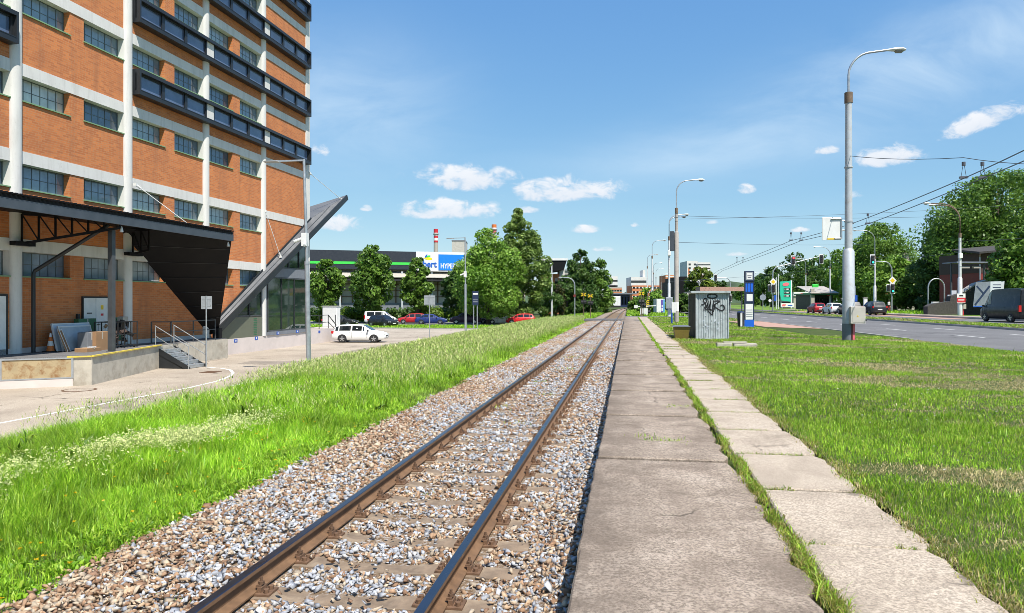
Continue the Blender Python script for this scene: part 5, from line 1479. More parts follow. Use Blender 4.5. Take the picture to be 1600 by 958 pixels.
# ------------------------------------------------------------------ supermarket
def text_mb(txt,size,depth,bold=.0,shear=0.):
    cu=bpy.data.curves.new('t','FONT'); cu.body=txt; cu.size=size; cu.extrude=depth/2; cu.offset=bold; cu.shear=shear; cu.resolution_u=4
    o=bpy.data.objects.new('t',cu); COL.objects.link(o)
    bpy.context.view_layer.update()
    me=bpy.data.meshes.new_from_object(o.evaluated_get(bpy.context.evaluated_depsgraph_get()))
    bpy.data.objects.remove(o); return me
def text_obj(name,txt,size,depth,mat,parent,loc,bold=0.,width=None,rot=(R(90),0,0),shear=0.):
    me=text_mb(txt,size,depth,bold,shear); me.materials.clear(); me.materials.append(mat)
    o=link(name,me,parent,loc); o.rotation_euler=rot
    if width:
        xsz=max(v.co.x for v in me.vertices)-min(v.co.x for v in me.vertices); o.scale=(width/xsz,1,1)
    return o
a0,a1=at(455,140),at(905,158)
ang=math.atan2(a1[1]-a0[1],a1[0]-a0[0]); LEN=math.hypot(a1[0]-a0[0],a1[1]-a0[1])
sm=empty('supermarket',(a0[0],a0[1],-.6),ang,'long supermarket hall with dark fascia, green stripe and white and blue sign panels','building')
mb=MB(); mb.box(0,LEN*.80,1.2,40,0,9.6); mb.build('wall',M['beige'],sm)
mb=MB(); mb.box(-.2,LEN*.80,.9,1.2,0,2.1); mb.build('plinth',M['greyblue'],sm)
mb=MB()
for i in range(22): mb.box(.8+i*2.2,1.0+i*2.2,.95,1.2,2.1,7.8)
for z in (3.4,4.7,5.9): mb.box(0,LEN*.8,1.0,1.2,z,z+.1)
mb.build('mullion',M['rust'],sm)
mb=MB()
for i in range(9): mb.box(3+i*6.2,3.35+i*6.2,-.4,.2,0,8.6)
mb.build('column',M['paintgrey'],sm)
mb=MB(); mb.box(-.5,LEN*.8,-2.2,1.2,6.6,6.95); mb.build('canopy_beam',M['blackplastic'],sm)
mb=MB()
mb.slab([(-.5,-2.2,7.3),(LEN*.8,-2.2,7.3),(LEN*.8,.9,8.6),(-.5,.9,8.6)],.12); mb.build('canopy_roof',M['beige'],sm)
mb=MB()
for i in range(26): mb.bar((1+i*2.,-2.1,7.15),(1+i*2.,.9,8.5),.12)
mb.build('rafter',M['brownboards'],sm)
mb=MB()
for i in range(13): mb.lathe([(.05,.3),(.35,.15),(.38,0)],(2+i*4,-1.2,6.2),10)
mb.build('lamp',M['whiteplastic'],sm)
L1=math.hypot(at(648,148)[0]-a0[0],at(648,148)[1]-a0[1]); L2=math.hypot(at(683,149.3)[0]-a0[0],at(683,149.3)[1]-a0[1]); L3=math.hypot(at(742,151.5)[0]-a0[0],at(742,151.5)[1]-a0[1])
mb=MB(); mb.box(-1,L1,-.6,1.19,9.0,12.7); mb.build('fascia',M['fasciadark'],sm)
mb=MB(); mb.box(-1,L1-.05,-.66,-.605,9.95,10.45); mb.build('green_stripe',M['lightgreen'],sm)
mb=MB(); mb.box(L1,L3+.6,-.7,1.19,8.7,12.75); mb.build('sign_panel',M['whiteplastic'],sm)
mb=MB(); mb.box(L2,L3,-.78,-.705,8.95,12.25); bp=mb.build('blue_panel',M['hyperblue'],sm)
text_obj('lettering','HYPERMARKET',1.45,.04,M['whiteplastic'],sm,(L2+.4,-.80,9.35),.035,width=7.3)
text_obj('lettering','albert',1.95,.04,M['logoblue'],sm,(L1+.35,-.73,9.55),.05,width=4.0)
def ellipse(mb,cx,cz,rx,rz,rot,y0,y1,m=0):
    p=[]
    for k in range(18):
        a=2*math.pi*k/18; x,z=rx*math.cos(a),rz*math.sin(a); p.append((cx+x*math.cos(rot)-z*math.sin(rot),cz+x*math.sin(rot)+z*math.cos(rot)))
    mb.prism(p,y0,y1,'y',m)
mb=MB(); ellipse(mb,L1+2.55,11.35,.85,.28,-.08,-.74,-.705,0); ellipse(mb,L1+2.5,11.78,.55,.18,.25,-.76,-.742,1); ellipse(mb,L1+2.1,11.85,.42,.15,.95,-.78,-.762,2)
mb.build('logo',[M['logoyellow'],M['lightgreen'],M['logoblue']],sm)
# faint second sign behind the tree
mb=MB(); mb.box(L1-6.1,L1-5.75,-.70,-.665,9.5,10.9); mb.build('yellow_panel',M['yellow'],sm)
mb=MB(); n=16; vs=[]
for k in range(n+1):
    t=k/n; vs+=[(-9+26*t,6,9.6+4.4*(1-(t*1.0)**2)),(-9+26*t,36,9.6+4.4*(1-t**2))]
mb.add(vs,[(2*k,2*k+1,2*k+3,2*k+2) for k in range(n)]); mb.build('arched_roof',M['signback'],sm)
# chimneys and block behind
def chimney(px,d,topy,r,bands,label):
    x,y=at(px,d); z1=zt(topy,d); e=empty('chimney',(x,y,-1),0,label,'chimney','striped factory chimneys')
    mb=MB(); mb.tube([(0,0,0),(0,0,z1+1)],[r*1.25,r*.92],18); mb.build('stack',M['beige'],e,smooth=40)
    for (pa,pb,m) in bands:
        za,zb_=zt(pb,d)+1,zt(pa,d)+1
        mb=MB(); mb.tube([(0,0,za),(0,0,zb_)],[r*1.03,r*1.02],18); mb.build('painted_band',M[m],e,smooth=40)
    mb=MB()
    for zz in (z1+.6-d*.003,): mb.tube([(0,0,z1-2.2),(0,0,z1-1.8)],[r*1.35,r*1.35],18)
    mb.build('gallery',M['rust'],e)
chimney(681,420,358,1.25,((358,364,'redpaint'),(364,368.5,'whitepaint'),(368.5,372,'redpaint'),(372,376,'whitepaint'),(376,379,'redpaint')),'slim red and white striped chimney behind the supermarket sign')
chimney(772,400,351,1.35,((351,356,'orange'),(356,360,'whitepaint'),(360,364,'pink')),'second striped chimney rising behind the tall pointed tree')
def block(name,px0,px1,d,topy,dep,mat,label,cat='building',z0=-1.,rot=None,group=None):
    p0,p1=at(px0,d),at(px1,d); w=math.hypot(p1[0]-p0[0],p1[1]-p0[1]); h=zt(topy,d)-z0
    e=empty(name,((p0[0]+p1[0])/2,(p0[1]+p1[1])/2,z0),TH if rot is None else rot,label,cat,group)
    mb=MB(); mb.box(-w/2,w/2,0,dep,0,h); mb.build('wall',M[mat],e)
    return e,w,h
def rows(e,w,z0,z1,nr,nc,mat='glassdark',fw=.7,fh=.55,x0=None,x1=None,y=-.05,name='window',frame=None):
    x0=-w/2 if x0 is None else x0; x1=w/2 if x1 is None else x1
    dx=(x1-x0)/nc; dz=(z1-z0)/nr
    for r in range(nr):
        for c in range(nc):
            cx=x0+dx*(c+.5); cz=z0+dz*(r+.5)
            mb=MB(); mb.box(cx-dx*fw/2,cx+dx*fw/2,y,.02,cz-dz*fh/2,cz+dz*fh/2)
            o=mb.build(name,M[mat],e)
            if frame:
                mb=MB(); mb.box(cx-.05,cx+.05,y-.03,y,cz-dz*fh/2,cz+dz*fh/2); mb.build('mullion',M[frame],o)
def strips(e,w,z0,z1,nr,mat,x0=None,x1=None,fh=.5,y=-.05,name='spandrel'):
    x0=-w/2 if x0 is None else x0; x1=w/2 if x1 is None else x1; dz=(z1-z0)/nr
    for r in range(nr):
        mb=MB(); cz=z0+dz*(r+.5); mb.box(x0,x1,y,.02,cz-dz*fh/2,cz+dz*fh/2); mb.build(name,M[mat],e)
e,w,h=block('concrete_tower',706,727,300,377,14,'concrete','plain pale concrete tower between the supermarket sign and the big tree')
mb=MB(); mb.box(-w/2-.1,w/2+.1,-.1,14,h,h+.5); mb.build('parapet',M['greyblue'],e)
e,w,h=block('plant_building',738,756,300,389,10,'concrete','small pale roof house right of the concrete tower')
mb=MB(); mb.cyl((-1,2,h),(-1,2,h+2),.2); mb.build('vent_pipe',M['galv'],e)
# orange house with black roof
e,w,h=block('orange_house',846,874,172,428,9,'orangewall','orange rendered house with a jutting black roof beyond the pointed tree',z0=-1.2)
mb=MB(); mb.prism([(-w/2-.5,h),(w/2+.9,h+.9),(w/2+1.6,h+3.1),(-w/2-.5,h+3.1)],-2.6,7,'y'); mb.build('roof',M['blackpanel'],e)
mb=MB(); mb.box(-w/2-.6,w/2+1.8,-2.8,7.2,h+3.1,h+3.6); mb.build('roof_edge',M['whitepaint'],e)
mb=MB(); mb.box(w/2+.05,w/2+1.3,.4,8,0,h+2.9); mb.build('side_wall',M['white_render'],e)
rows(e,w,4,h-.5,2,3,'glassdark',.5,.6)
e,w,h=block('hillside_house',880,895,300,423,10,'beige','pale flat roofed house behind the orange one',z0=0)
strips(e,w,h-5,h-1,2,'glassdark',fh=.4,name='window'); mb=MB(); mb.box(-w/2-.4,w/2+.4,-.5,10,h,h+.6); mb.build('roof',M['lightgreen'] if False else M['signback'],e)
# white pole and curved lamp by the crossing on the left
x,y=at(862,112); e=empty('street_lamp',(x,y,-1.2),0,'white lamp pole at the right edge of the big tree','street lamp','lamps left of the crossing')
mb=MB(); mb.tube([(0,0,0),(0,0,5),(0,0,zt(412,112)+1.2)],[.16,.14,.11],10); mb.build('pole',M['polewhite'],e); head(e,(0,0,zt(412,112)+1.2),math.pi,.7,.3)
x,y=at(898,118); e=empty('street_lamp',(x,y,-1.),0,'grey crook shaped lamp in front of the tall dark tree','street lamp','lamps left of the crossing')
mb=MB(); hh=zt(434,118)+1; tip=arm_lamp(mb,(0,0),0,hh,2.1,math.pi,.10); mb.build('pole',M['galv'],e,smooth=40); head(e,tip,math.pi,.6,.3)
mb=MB(); mb.cyl((0,-.1,hh-3.0),(0,-.16,hh-3.0),.24,n=16); mb.build('round_sign',M['redwood'],e)
# level crossing signals
def crossing_signal(px,d,topy,z0,label,cross=True,stripe=False):
    x,y=at(px,d); e=empty('crossing_signal',(x,y,z0),0,label,'railway signal','level crossing signals')
    h=zt(topy,d)-z0
    mb=MB(); mb.cyl((0,0,0),(0,0,h),.055,n=10); mb.box(-.2,.2,-.2,.2,0,.25); mb.build('post',M['rustcollar'],e)
    if cross:
        mb=MB()
        for a in (.55,-.55): mb.obox((0,-.08,h-.3),(.75,.03,.13),Matrix.Rotation(a,3,'Y'))
        mb.build('cross_sign',M['yellow'],e)
    if stripe:
        mb=MB(); mb.box(-.22,.22,-.1,-.06,h-2.0,h-.9,0)
        for i in range(4): mb.bar((-.2,-.105,h-1.9+.26*i),(.2,-.105,h-1.72+.26*i),.012,.12,1)
        mb.build('stripe_board',[M['blackplastic'],M['yellow']],e)
    mb=MB(); mb.obox((0,-.12,h-1.3 if not stripe else h-2.5),(.75,.18,.5)); 
    for s in (-1,1): mb.cyl((s*.19,-.2,h-1.3 if not stripe else h-2.5),(s*.19,-.36,h-1.25 if not stripe else h-2.45),.14,n=12)
    mb.build('signal_head',M['blackplastic'],e)
crossing_signal(912,98,457,-.9,'left one of two rusty crossing posts with yellow crosses beside the dark trees')
crossing_signal(922.5,100,459,-.9,'right one of two rusty crossing posts with yellow crosses beside the dark trees')
crossing_signal(1002.5,90,455,-.1,'crossing signal with a yellow cross right of the track')
crossing_signal(1004.8,93,461,-.1,'dark crossing signal head close behind the yellow cross post',cross=False)
crossing_signal(1012,96,458,-.1,'yellow and black striped crossing board beside the white poles',cross=False,stripe=True)
e=empty('level_crossing_barrier',(*at(1006,95),-.1),0,'white crossing barrier cabinet and stubby arm by the signals','barrier')
mb=MB(); mb.bevbox(-.5,.5,-.3,.3,0,1.05,.03); mb.build('cabinet',M['whitepaint'],e)
mb=MB(); mb.bar((-.9,-.35,1.2),(1.6,-.35,1.35),.12); mb.box(-1.3,-.8,-.45,-.25,1.0,1.4); mb.build('barrier_arm',M['whitepaint'],e)
# far buildings past the crossing
e,w,h=block('station_shed',957,984,232,460,12,'navy','dark low station shed beside the track end',z0=0)
mb=MB(); mb.box(-w/2-1,w/2+2,-2,13,h,h+.4); mb.build('roof',M['greyblue'],e); rows(e,w,.4,h-.4,1,6,'carglass',.5,.7)
x,y=at(958,225); mb=MB(); mb.bevbox(-2.3,2.3,-1.2,1.2,.6,3.6,.1); mb.box(-2.2,2.2,-1.1,1.1,.0,.6,1)
tag(mb.build('lorry_trailer',[M['whitepaint'],M['rubber']],loc=(x,y,0)),'white lorry trailer parked before the dark station shed','trailer')
GB_='far town buildings'
e,w,h=block('town_building',951,972,400,449,20,'beige','pale town block with pink bands left of the dark station shed',z0=0,group=GB_)
strips(e,w,2,h,4,'orangewall',fh=.35); rows(e,w,2,h-1,4,5,'glassdark',.65,.4,y=-.12)
e,w,h=block('town_building',952,965,430,432,18,'white_render','taller white town block behind the pink banded one',z0=0,group=GB_)
strips(e,w,h-14,h-1,4,'glassdark',fh=.35,name='window')
e,w,h=block('town_building',986,1010,430,433,18,'white_render','white stepped town block above the orange long building',z0=0,group=GB_)
strips(e,w,h-8,h-1,2,'glassdark',fh=.4,name='window')
mb=MB(); mb.box(2.8,w/2-.3,2,12,h,h+4.3); mb.build('roof_house',M['white_render'],e)
e,w,h=block('town_building',988,1042,390,446,18,'orangewall','long orange and white framed building behind the lamp row',z0=0,group=GB_)
strips(e,w,1,h,4,'white_render',fh=.28); rows(e,w,1,h,4,10,'glassdark',.6,.42,y=-.1)
e,w,h=block('town_building',1040,1053,330,430,14,'orangewall','orange white towers half hidden by the concrete lamp pole',z0=0,group=GB_)
strips(e,w,2,h,9,'white_render',fh=.4)
# tower block in two parts
e,w,h=block('tower_block',1073.5,1090,520,408,22,'white_render','tall white and orange tower block behind the office cube',z0=0)
for s in (-.78,.2): 
    mb=MB(); mb.box(w/2*s,w/2*(s+.28),-.1,.02,5,h-5); mb.build('orange_strip',M['orangewall'],e)
rows(e,w,6,h-1,9,2,'glassdark',.4,.45,y=-.15)
mb=MB(); mb.box(w/2*.75,w/2,-.3,20,0,h-2); mb.build('stair_tower',M['teal'] if False else M['greyblue'],e)
e,w,h=block('tower_block',1090.2,1110,524,410,20,'white_render','white tower block wing with brick red window bands right of the orange one',z0=0)
strips(e,w,6,h-3,8,'orangewall',fh=.28); strips(e,w,8.6,h-.4,8,'glassdark',fh=.28,name='window')
# white office cube with black gable
e,w,h=block('office_building',1073,1104,150,433,14,'white_render','white office building with square windows and a black gable behind the metal shelter',z0=-.1)
rows(e,w,1,h-.2,2,4,'greyblue',.6,.58,frame='whitepaint',y=-.06)
mb=MB(); mb.box(-w/2-1.5,-w/2-.02,-.6,14,2.2,h+.1); mb.build('gable',M['blackpanel'],e)
mb=MB(); mb.box(-.5,w/2-1.0,-.9,-.06,h*.42,h*.47); mb.build('awning',M['orangewall'],e)
e,w,h=block('dark_hall',1049,1064,165,440,10,'brownboards','dark brown hall beside the black gabled office',z0=-.1)
rows(e,w,1,h,2,2,'glassdark',.6,.4)
e,w,h=block('container',1026,1038.5,112,467,2.5,'whitepaint','white container with a violet and cyan poster behind the lamp row',z0=-.1,cat='container')
mb=MB(); mb.box(w*.05,w*.32,-.03,.0,.15,h-.15); mb.build('poster',M['purple'],e); mb=MB(); mb.box(w*.33,w*.5,-.03,.0,.1,h-.1); mb.build('poster',M['skyprint'],e)
mb=MB(); mb.box(w*.10,w*.27,-.035,-.031,.4,.9); mb.box(w*.12,w*.25,-.035,-.031,1.0,1.35); mb.build('print',M['whiteplastic'],e)
# brown roofed stop building behind the shelter
x,y=at(1128,118); e=empty('bus_shelter',(x,y,0),TH,'long flat roofed bus shelter with reddish roof behind the metal shelter','bus shelter')
mb=MB(); mb.box(-4,3.6,-1.4,1.4,zt(455,118),zt(450,118)+.15); mb.build('roof',M['redpave'],e)
for s in (-3.6,-1.2,1.2,3.3):
    mb=MB(); mb.box(s-.07,s+.07,-.07,.07,0,zt(455,118)); mb.build('post',M['darkgrey'],e)
# ------------------------------------------------------------------ right hand side
def big_pole_lamp(x,y,z0,H,label,ang,reach=2.3,heads=1,lower=('paintgrey',.25,4.1),upper=('paintgrey',.16,10.8),tube=('galv',.05),group='tall crook arm street lamps',collar='rustcollar',hl=.8,k=1.):
    e=empty('street_lamp',(x,y,z0),0,label,'street lamp',group)
    mb=MB(); mb.tube([(0,0,0),(0,0,lower[2]-.12),(0,0,lower[2])],[lower[1]*1.06,lower[1],upper[1]],18); mb.build('pole_base',M[lower[0]],e,smooth=40)
    mb=MB(); mb.tube([(0,0,lower[2]),(0,0,lower[2]+(upper[2]-lower[2])*.5),(0,0,upper[2])],[upper[1],upper[1]*.93,upper[1]*.85],16)
    mb.tube([(0,0,lower[2]+(upper[2]-lower[2])*.55),(0,0,lower[2]+(upper[2]-lower[2])*.55+.06)],upper[1]*1.1,14); mb.tube([(0,0,lower[2]+1.2),(0,0,lower[2]+1.26)],upper[1]*1.12,14)
    mb.build('pole',M[upper[0]],e,smooth=40)
    mb=MB(); mb.tube([(0,0,upper[2]-.05),(0,0,upper[2]+.42)],upper[1]*1.05,14); mb.build('collar',M[collar],e,smooth=40)
    for i in range(heads):
        a=ang+(i*.16 if heads>1 else 0)
        mb=MB(); tip=arm_lamp(mb,(0,0),upper[2]+.3,H-.25*i,reach-.25*i,a,tube[1]); mb.build('arm',M[tube[0]],e,smooth=50)
        head(e,tip,a,hl,.34)
    return e
L0=big_pole_lamp(9.8,33.98,-.03,12.95,'thick grey lamp post standing in the lawn with a control cabinet on it',.04,1.62,lower=('paintgrey',.245,4.15),upper=('paintgrey',.165,10.75))
mb=MB(); mb.bevbox(-.06,.56,-.52,-.26,.80,1.55,.02); mb.box(.02,.48,-.527,-.522,.86,1.49); 
cb2=mb.build('cabinet',M['concrete'],L0)
mb=MB(); mb.box(.50,.62,-.50,-.42,.92,.97); mb.box(.50,.62,-.50,-.42,1.36,1.41); mb.build('hinge',M['blackplastic'],cb2)
mb=MB(); mb.prism([(.19,1.10),(.27,1.10),(.23,1.18)],-.533,-.529,'y'); mb.build('warning_sticker',M['yellow'],cb2)
mb=MB(); 
for k in range(5):
    a0_=-1.75+.25*k; 
mb.tube([(.0,0,.0),(.0,0,.78)],.268,18); mb.build('base_sleeve',M['greyblue'],L0,smooth=40)
mb=MB(); mb.box(.05,.09,-.285,-.26,.05,.76); mb.build('red_strip',M['redwood'],L0)
mb=MB(); mb.box(.115,.19,-.262,-.24,.05,.76); mb.build('white_strip',M['pink'],L0)
mb=MB(); mb.tube([(0,0,4.98),(-.3,-.02,4.98)],.03,8); mb.tube([(0,0,5.42),(-.3,-.02,5.42)],.03,8); mb.tube([(-.3,-.03,4.6),(-.3,-.03,5.5),(-.75,-.03,5.5)],.03,8); mb.tube([(-.3,-.03,4.62),(-.6,-.03,4.62)],.03,8)
br_=mb.build('sign_bracket',M['galv'],L0)
sgn=empty('road_sign',(9.8,33.98,4.4),0,'back of a pale rectangular sign hung on the thick lamp post','road sign','traffic signs')
mb=MB(); mb.bevbox(-1.12,-.32,.0,.06,.12,1.15,.01); mb.build('plate',M['whitepaint'],sgn)
mb=MB(); mb.box(-.9,-.55,-.008,-.002,.14,.20); mb.build('label_strip',M['yellow'],sgn)
# row of lamps on the left side of the road
AR=.05
def row_lamp(px,d,label,z0=-.05,heads=1,lower=None,upper=None,reach=1.6):
    x,y=at(px,d); return big_pole_lamp(x,y,z0,12.3,label,AR+TH*.5,reach,heads,lower or ('polewhite',.17,4.1),upper or ('polewhite',.125,9.3))
l1=row_lamp(1057,61.6,'grey concrete lamp post nearest behind the metal shelter',lower=('poleconc',.185,7.9),upper=('poleconc',.13,9.5)); 
mb=MB(); mb.tube([(0,0,1.0),(0,0,1.75)],.205,16); mb.build('poster',M['whitepaint'],l1,smooth=40); mb=MB(); mb.box(-.55,-.2,-.2,.2,6.2,7.9); mb.build('feeder_box',M['wire'],l1)
l2=row_lamp(1045.5,86,'white double headed lamp post with a grey cabinet on it',heads=2)
mb=MB(); mb.bevbox(-.42,.42,-.55,-.24,1.0,2.35,.03); mb.build('cabinet',M['galv'],l2); mb=MB(); mb.bevbox(-.15,.2,-.3,.3,7.4,8.,.03); mb.build('junction_box',M['whitepaint'],l2)
l3=row_lamp(1019,122,'white lamp post with a red and white notice board')
mb=MB(); mb.box(-.6,.6,-.30,-.25,1.0,2.2,0); mb.box(-.6,.6,-.305,-.301,1.0,1.65,1); mb.box(-.45,.45,-.309,-.306,1.2,1.28,0); mb.box(-.45,.45,-.309,-.306,1.42,1.5,0); mb.build('notice_board',[M['whitepaint'],M['redpaint']],l3)
row_lamp(1011.5,158,'fourth white lamp post from the shelter, leftmost of the row')
row_lamp(1021,192,'lamp post seen close right of the one with the notice board',upper=('galv',.125,9.3))
row_lamp(1025,225,'lamp post with a small dark crown at the top, far along the row',upper=('galv',.125,9.3))
row_lamp(1033,265,'farthest lamp post of the row by the track',upper=('galv',.125,9.3))
# far side of the road
def right_lamp(px,d,z0,H,label,heads=1,reach=2.6,notice=False):
    x,y=at(px,d); e=big_pole_lamp(x,y,z0,H,label,math.pi+.04,reach,heads,('polewhite',.22,4.2),('polewhite',.15,8.6),('rustcollar' if heads>1 else 'galv',.06)); return e
r1=right_lamp(1500,78,.25,12.3,'lamp post with twin heads and a red notice in front of the dark stone wall',2,3.0)
mb=MB(); mb.box(-.42,.42,-.30,-.24,1.35,2.4,0); mb.box(-.42,.42,-.305,-.301,1.42,1.95,1); mb.box(-.3,.3,-.309,-.306,1.58,1.63,0); mb.box(-.3,.3,-.309,-.306,1.74,1.79,0); mb.box(-.2,.2,-.305,-.301,2.08,2.25,2); mb.build('notice_board',[M['whitepaint'],M['redpaint'],M['blackplastic']],r1)
mb=MB(); mb.bevbox(.25,.55,-.2,.1,.7,1.25,.02); mb.build('meter_box',M['beige'],r1); mb=MB(); mb.cyl((.3,-.05,0),(.3,-.05,.7),.06); mb.build('conduit',M['redpaint'],r1)
mb=MB(); mb.bevbox(-.18,.18,-.28,.1,6.3,6.8,.02); mb.build('junction_box',M['whitepaint'],r1)
r2=right_lamp(1367,116,.2,13.2,'lamp post with rusty foot left of the priority sign on the far pavement')
mb=MB(); mb.tube([(0,0,0),(0,0,1.0)],.245,14); mb.build('rusty_foot',M['rustcollar'],r2)
r3=right_lamp(1297,150,.15,13.2,'lamp post left of the thick lamp post with a round red sign')
mb=MB(); mb.cyl((-.35,-.2,3.3),(-.35,-.25,3.3),.45,n=18,m=0); mb.cyl((-.35,-.255,3.3),(-.35,-.27,3.3),.28,n=18,m=1); mb.build('round_sign',[M['redpaint'],M['signback']],r3)
right_lamp(1259,182,.1,12.8,'lamp post behind the red traffic light')
right_lamp(1196,230,.1,11,'distant lamp right of the bus stop totem')
right_lamp(1210.5,215,.1,11.5,'distant lamp beside the yellow priority sign')
for px,d,h,lab in ((1216,160,8.,'slim white flag pole, nearer one beside the price totem'),(1213,168,7.5,'slim white flag pole behind the nearer one')):
    x,y=at(px,d); e=empty('flag_pole',(x,y,.1),0,lab,'pole','flag poles'); mb=MB(); mb.tube([(0,0,0),(0,0,h)],[.13,.10],10); mb.build('pole',M['polewhite'],e)

# traffic lights
def tl_head(parent,x,y,z,lit,s=1.):
    mb=MB(); mb.box(x-.22*s,x+.22*s,y-.14,y+.06,z-.62*s,z+.62*s,0); h=mb.build('signal_head',M['blackplastic'],parent)
    mb=MB(); mb.box(x-.34*s,x+.34*s,y+.065,y+.08,z-.78*s,z+.78*s); mb.build('backing_board',M['whitepaint'],h)
    for i,c in enumerate(('red','amber','green')):
        mb=MB(); zz=z+.38*s-.38*s*i; mb.cyl((x,y-.14,zz),(x,y-.165,zz),.14*s,n=14); mb.build('lens',M['led'+c] if lit==c and c!='amber' else M['rubber'],h)
        mb=MB(); mb.tube([(x-.15*s,y-.3,zz+.05),(x,y-.3,zz+.17*s),(x+.15*s,y-.3,zz+.05)],.02,6); mb.build('visor',M['blackplastic'],h)
def diamond(parent,x,y,z,s=.45):
    mb=MB(); mb.prism([(x-s*1.35,z),(x,z-s*1.35),(x+s*1.35,z),(x,z+s*1.35)],y-.02,y,'y',0); mb.prism([(x-s*.75,z),(x,z-s*.75),(x+s*.75,z),(x,z+s*.75)],y-.03,y-.021,'y',1); mb.build('priority_sign',[M['whitepaint'],M['yellow']],parent)
def mast(px,d,z0,label,pxs,py_arm,py_tip,zlow,lit_low,heads,rz=0):
    x,y=at(px,d); e=empty('traffic_light',(x,y,z0),TH,label,'traffic light','traffic lights at the junction')
    k=d/F_; reach=(pxs-px)*k; hz=zt(py_arm,d)-z0; hz2=zt(py_tip,d)-z0
    mb=MB(); b=1.1*(1 if reach>0 else -1)
    ptsl=[(0,0,0),(0,0,hz-1.3)]
    for i in range(1,8):
        a=math.pi/2*i/7; ptsl.append((b*(1-math.cos(a)),0,hz-1.3+1.3*math.sin(a)))
    ptsl.append((reach,0,hz2))
    mb.tube(ptsl,[.10]*2+[.085]*7+[.04],12); mb.build('pole',M['galv'],e,smooth=45)
    tl_head(e,.0,-.22,zlow,lit_low); tl_head(e,-.55,-.1,zlow+.1,None,.7)
    for (hx,hy,l) in heads: tl_head(e,(hx-px)*k,-.1,zt(hy,d)-z0,l)
    return e,k
e,k=mast(1393.5,103,.25,'green traffic light on a crook pole with a priority diamond beside the pedestrian',1364,409,408,zt(451,103)-.25,'green',((1363,406,'green'),))
diamond(e,0,-.16,zt(438.5,103)-.25)
e,k=mast(1207.5,112,.1,'traffic light with long reddish mast arm carrying a red signal over the road',1284,416,400,zt(451,112)-.1,None,((1239,407,'red'),(1283,405,None)))
diamond(e,0,-.16,zt(440.5,112)-.1); mb=MB(); mb.box(.15,.5,-.2,-.16,zt(470,112)-.1,zt(461,112)-.1); mb.build('info_sign',M['bluesign'],e)
e,k=mast(1141,150,-.1,'small black traffic light on a thin arm above the metal shelter',1118,434,434,2.6,None,((1118,434,None),))
x,y=at(1192,105); e=empty('road_sign',(x,y,.1),0,'back of a round sign on a post at the median nose','road sign','traffic signs')
mb=MB(); mb.cyl((0,0,0),(0,0,3.0),.05,n=8); mb.build('post',M['galv'],e); mb=MB(); mb.cyl((0,-.06,2.3),(0,-.09,2.3),.45,n=20); mb.build('plate',M['signback'],e)
x,y=at(1203,135); e=empty('road_sign',(x,y,.1),0,'small white round sign on a short post right of the totem','road sign','traffic signs')
mb=MB(); mb.cyl((0,0,0),(0,0,2.0),.05,n=8); mb.build('post',M['galv'],e); mb=MB(); mb.cyl((0,-.06,1.9),(0,-.09,1.9),.28,n=20); mb.build('plate',M['whitepaint'],e)
x,y=at(1336.5,92); e=empty('road_sign',(x,y,.2),0,'narrow blue sign partly hidden behind the thick lamp post','road sign','traffic signs')
mb=MB(); mb.cyl((0,0,0),(0,0,3.6),.05,n=8); mb.build('post',M['galv'],e); mb=MB(); mb.box(-.1,.22,-.1,-.06,1.6,2.4); mb.build('plate',M['bluesign'],e)
x,y=at(1352,98); e=empty('gate_pillar',(x,y,.25),0,'square white gate pillar left of the lamp with the rusty foot','gate pillar')
mb=MB(); mb.bevbox(-.22,.22,-.22,.22,0,2.0,.03); mb.build('body',M['whitepaint'],e); mb=MB(); mb.box(-.27,.27,-.27,.27,2.0,2.1); mb.build('cap',M['kerb'],e)

# overhead wires
def wire(pp,r,label,sag=0.):
    mb=MB(); out=[]
    for a,b in zip(pp[:-1],pp[1:]):
        a,b=Vector(a),Vector(b)
        for i in range(6): t=i/6; out.append(a.lerp(b,t)-Vector((0,0,sag*4*t*(1-t))))
    out.append(Vector(pp[-1])); mb.tube(out,r,5)
    return tag(mb.build('overhead_wire',M['wire']),label,'wire','overhead wires')
c1=[(1750,15.2),(1505.7,24.6),(1330,38.9),(1236,49.5),(1151.5,76.6),(1122,97),(1105,130)]; c2=[(1800,15.2),(1535,24.6),(1356,38.9),(1252,49.5),(1161,76.6),(1129,97),(1111,130)]
wire([(*at(p,d),6.) for p,d in c1],.017,'left one of the two trolleybus contact wires sweeping over the road',.04)
wire([(*at(p,d),6.) for p,d in c2],.017,'second trolleybus contact wire running parallel at the right',.04)
p0=(9.8,33.98,8.3)
rp=(33.,37.5,7.9)
wire([p0,(*at(1505.7,24.6),6.72),(*at(1680,22.5),6.1)],.012,'thin span wire from the thick lamp post to the right above the hangers',.1)
for (ca,cb_2) in zip(c1[1:5],c2[1:5]):
    for (p,d) in (ca,cb_2):
        x,y=at(p,d); e=empty('wire_hanger',(x,y,6.02),0,'small insulated hanger holding a trolleybus contact wire','hanger','contact wire hangers')
        mb=MB(); mb.box(-.13,.13,-.05,.05,-.02,.05); mb.build('clamp',M['porcel'],e); mb=MB(); mb.cyl((0,0,.42),(0,0,.55),.06); mb.build('insulator',M['porcel'],e)
        mb=MB(); mb.bar((-.08,0,.05),(-.02,0,.45),.012); mb.bar((.08,0,.05),(.02,0,.45),.012); mb.build('rod',M['wire'],e)
wire([(*at(1057,61.6),9.2),(*at(1500,78),11.2)],.016,'upper span wire across the road between the concrete lamp and the twin headed lamp',.25)
wire([(*at(1057,61.6),8.9),(*at(1640,70),11.5)],.012,'span wire close below the upper one, reaching past the chestnut tree',.25)
wire([(*at(1057,61.6),6.9),(*at(1367,116),11.2)],.016,'lower span wire across the road to the lamp with the rusty foot',.2)
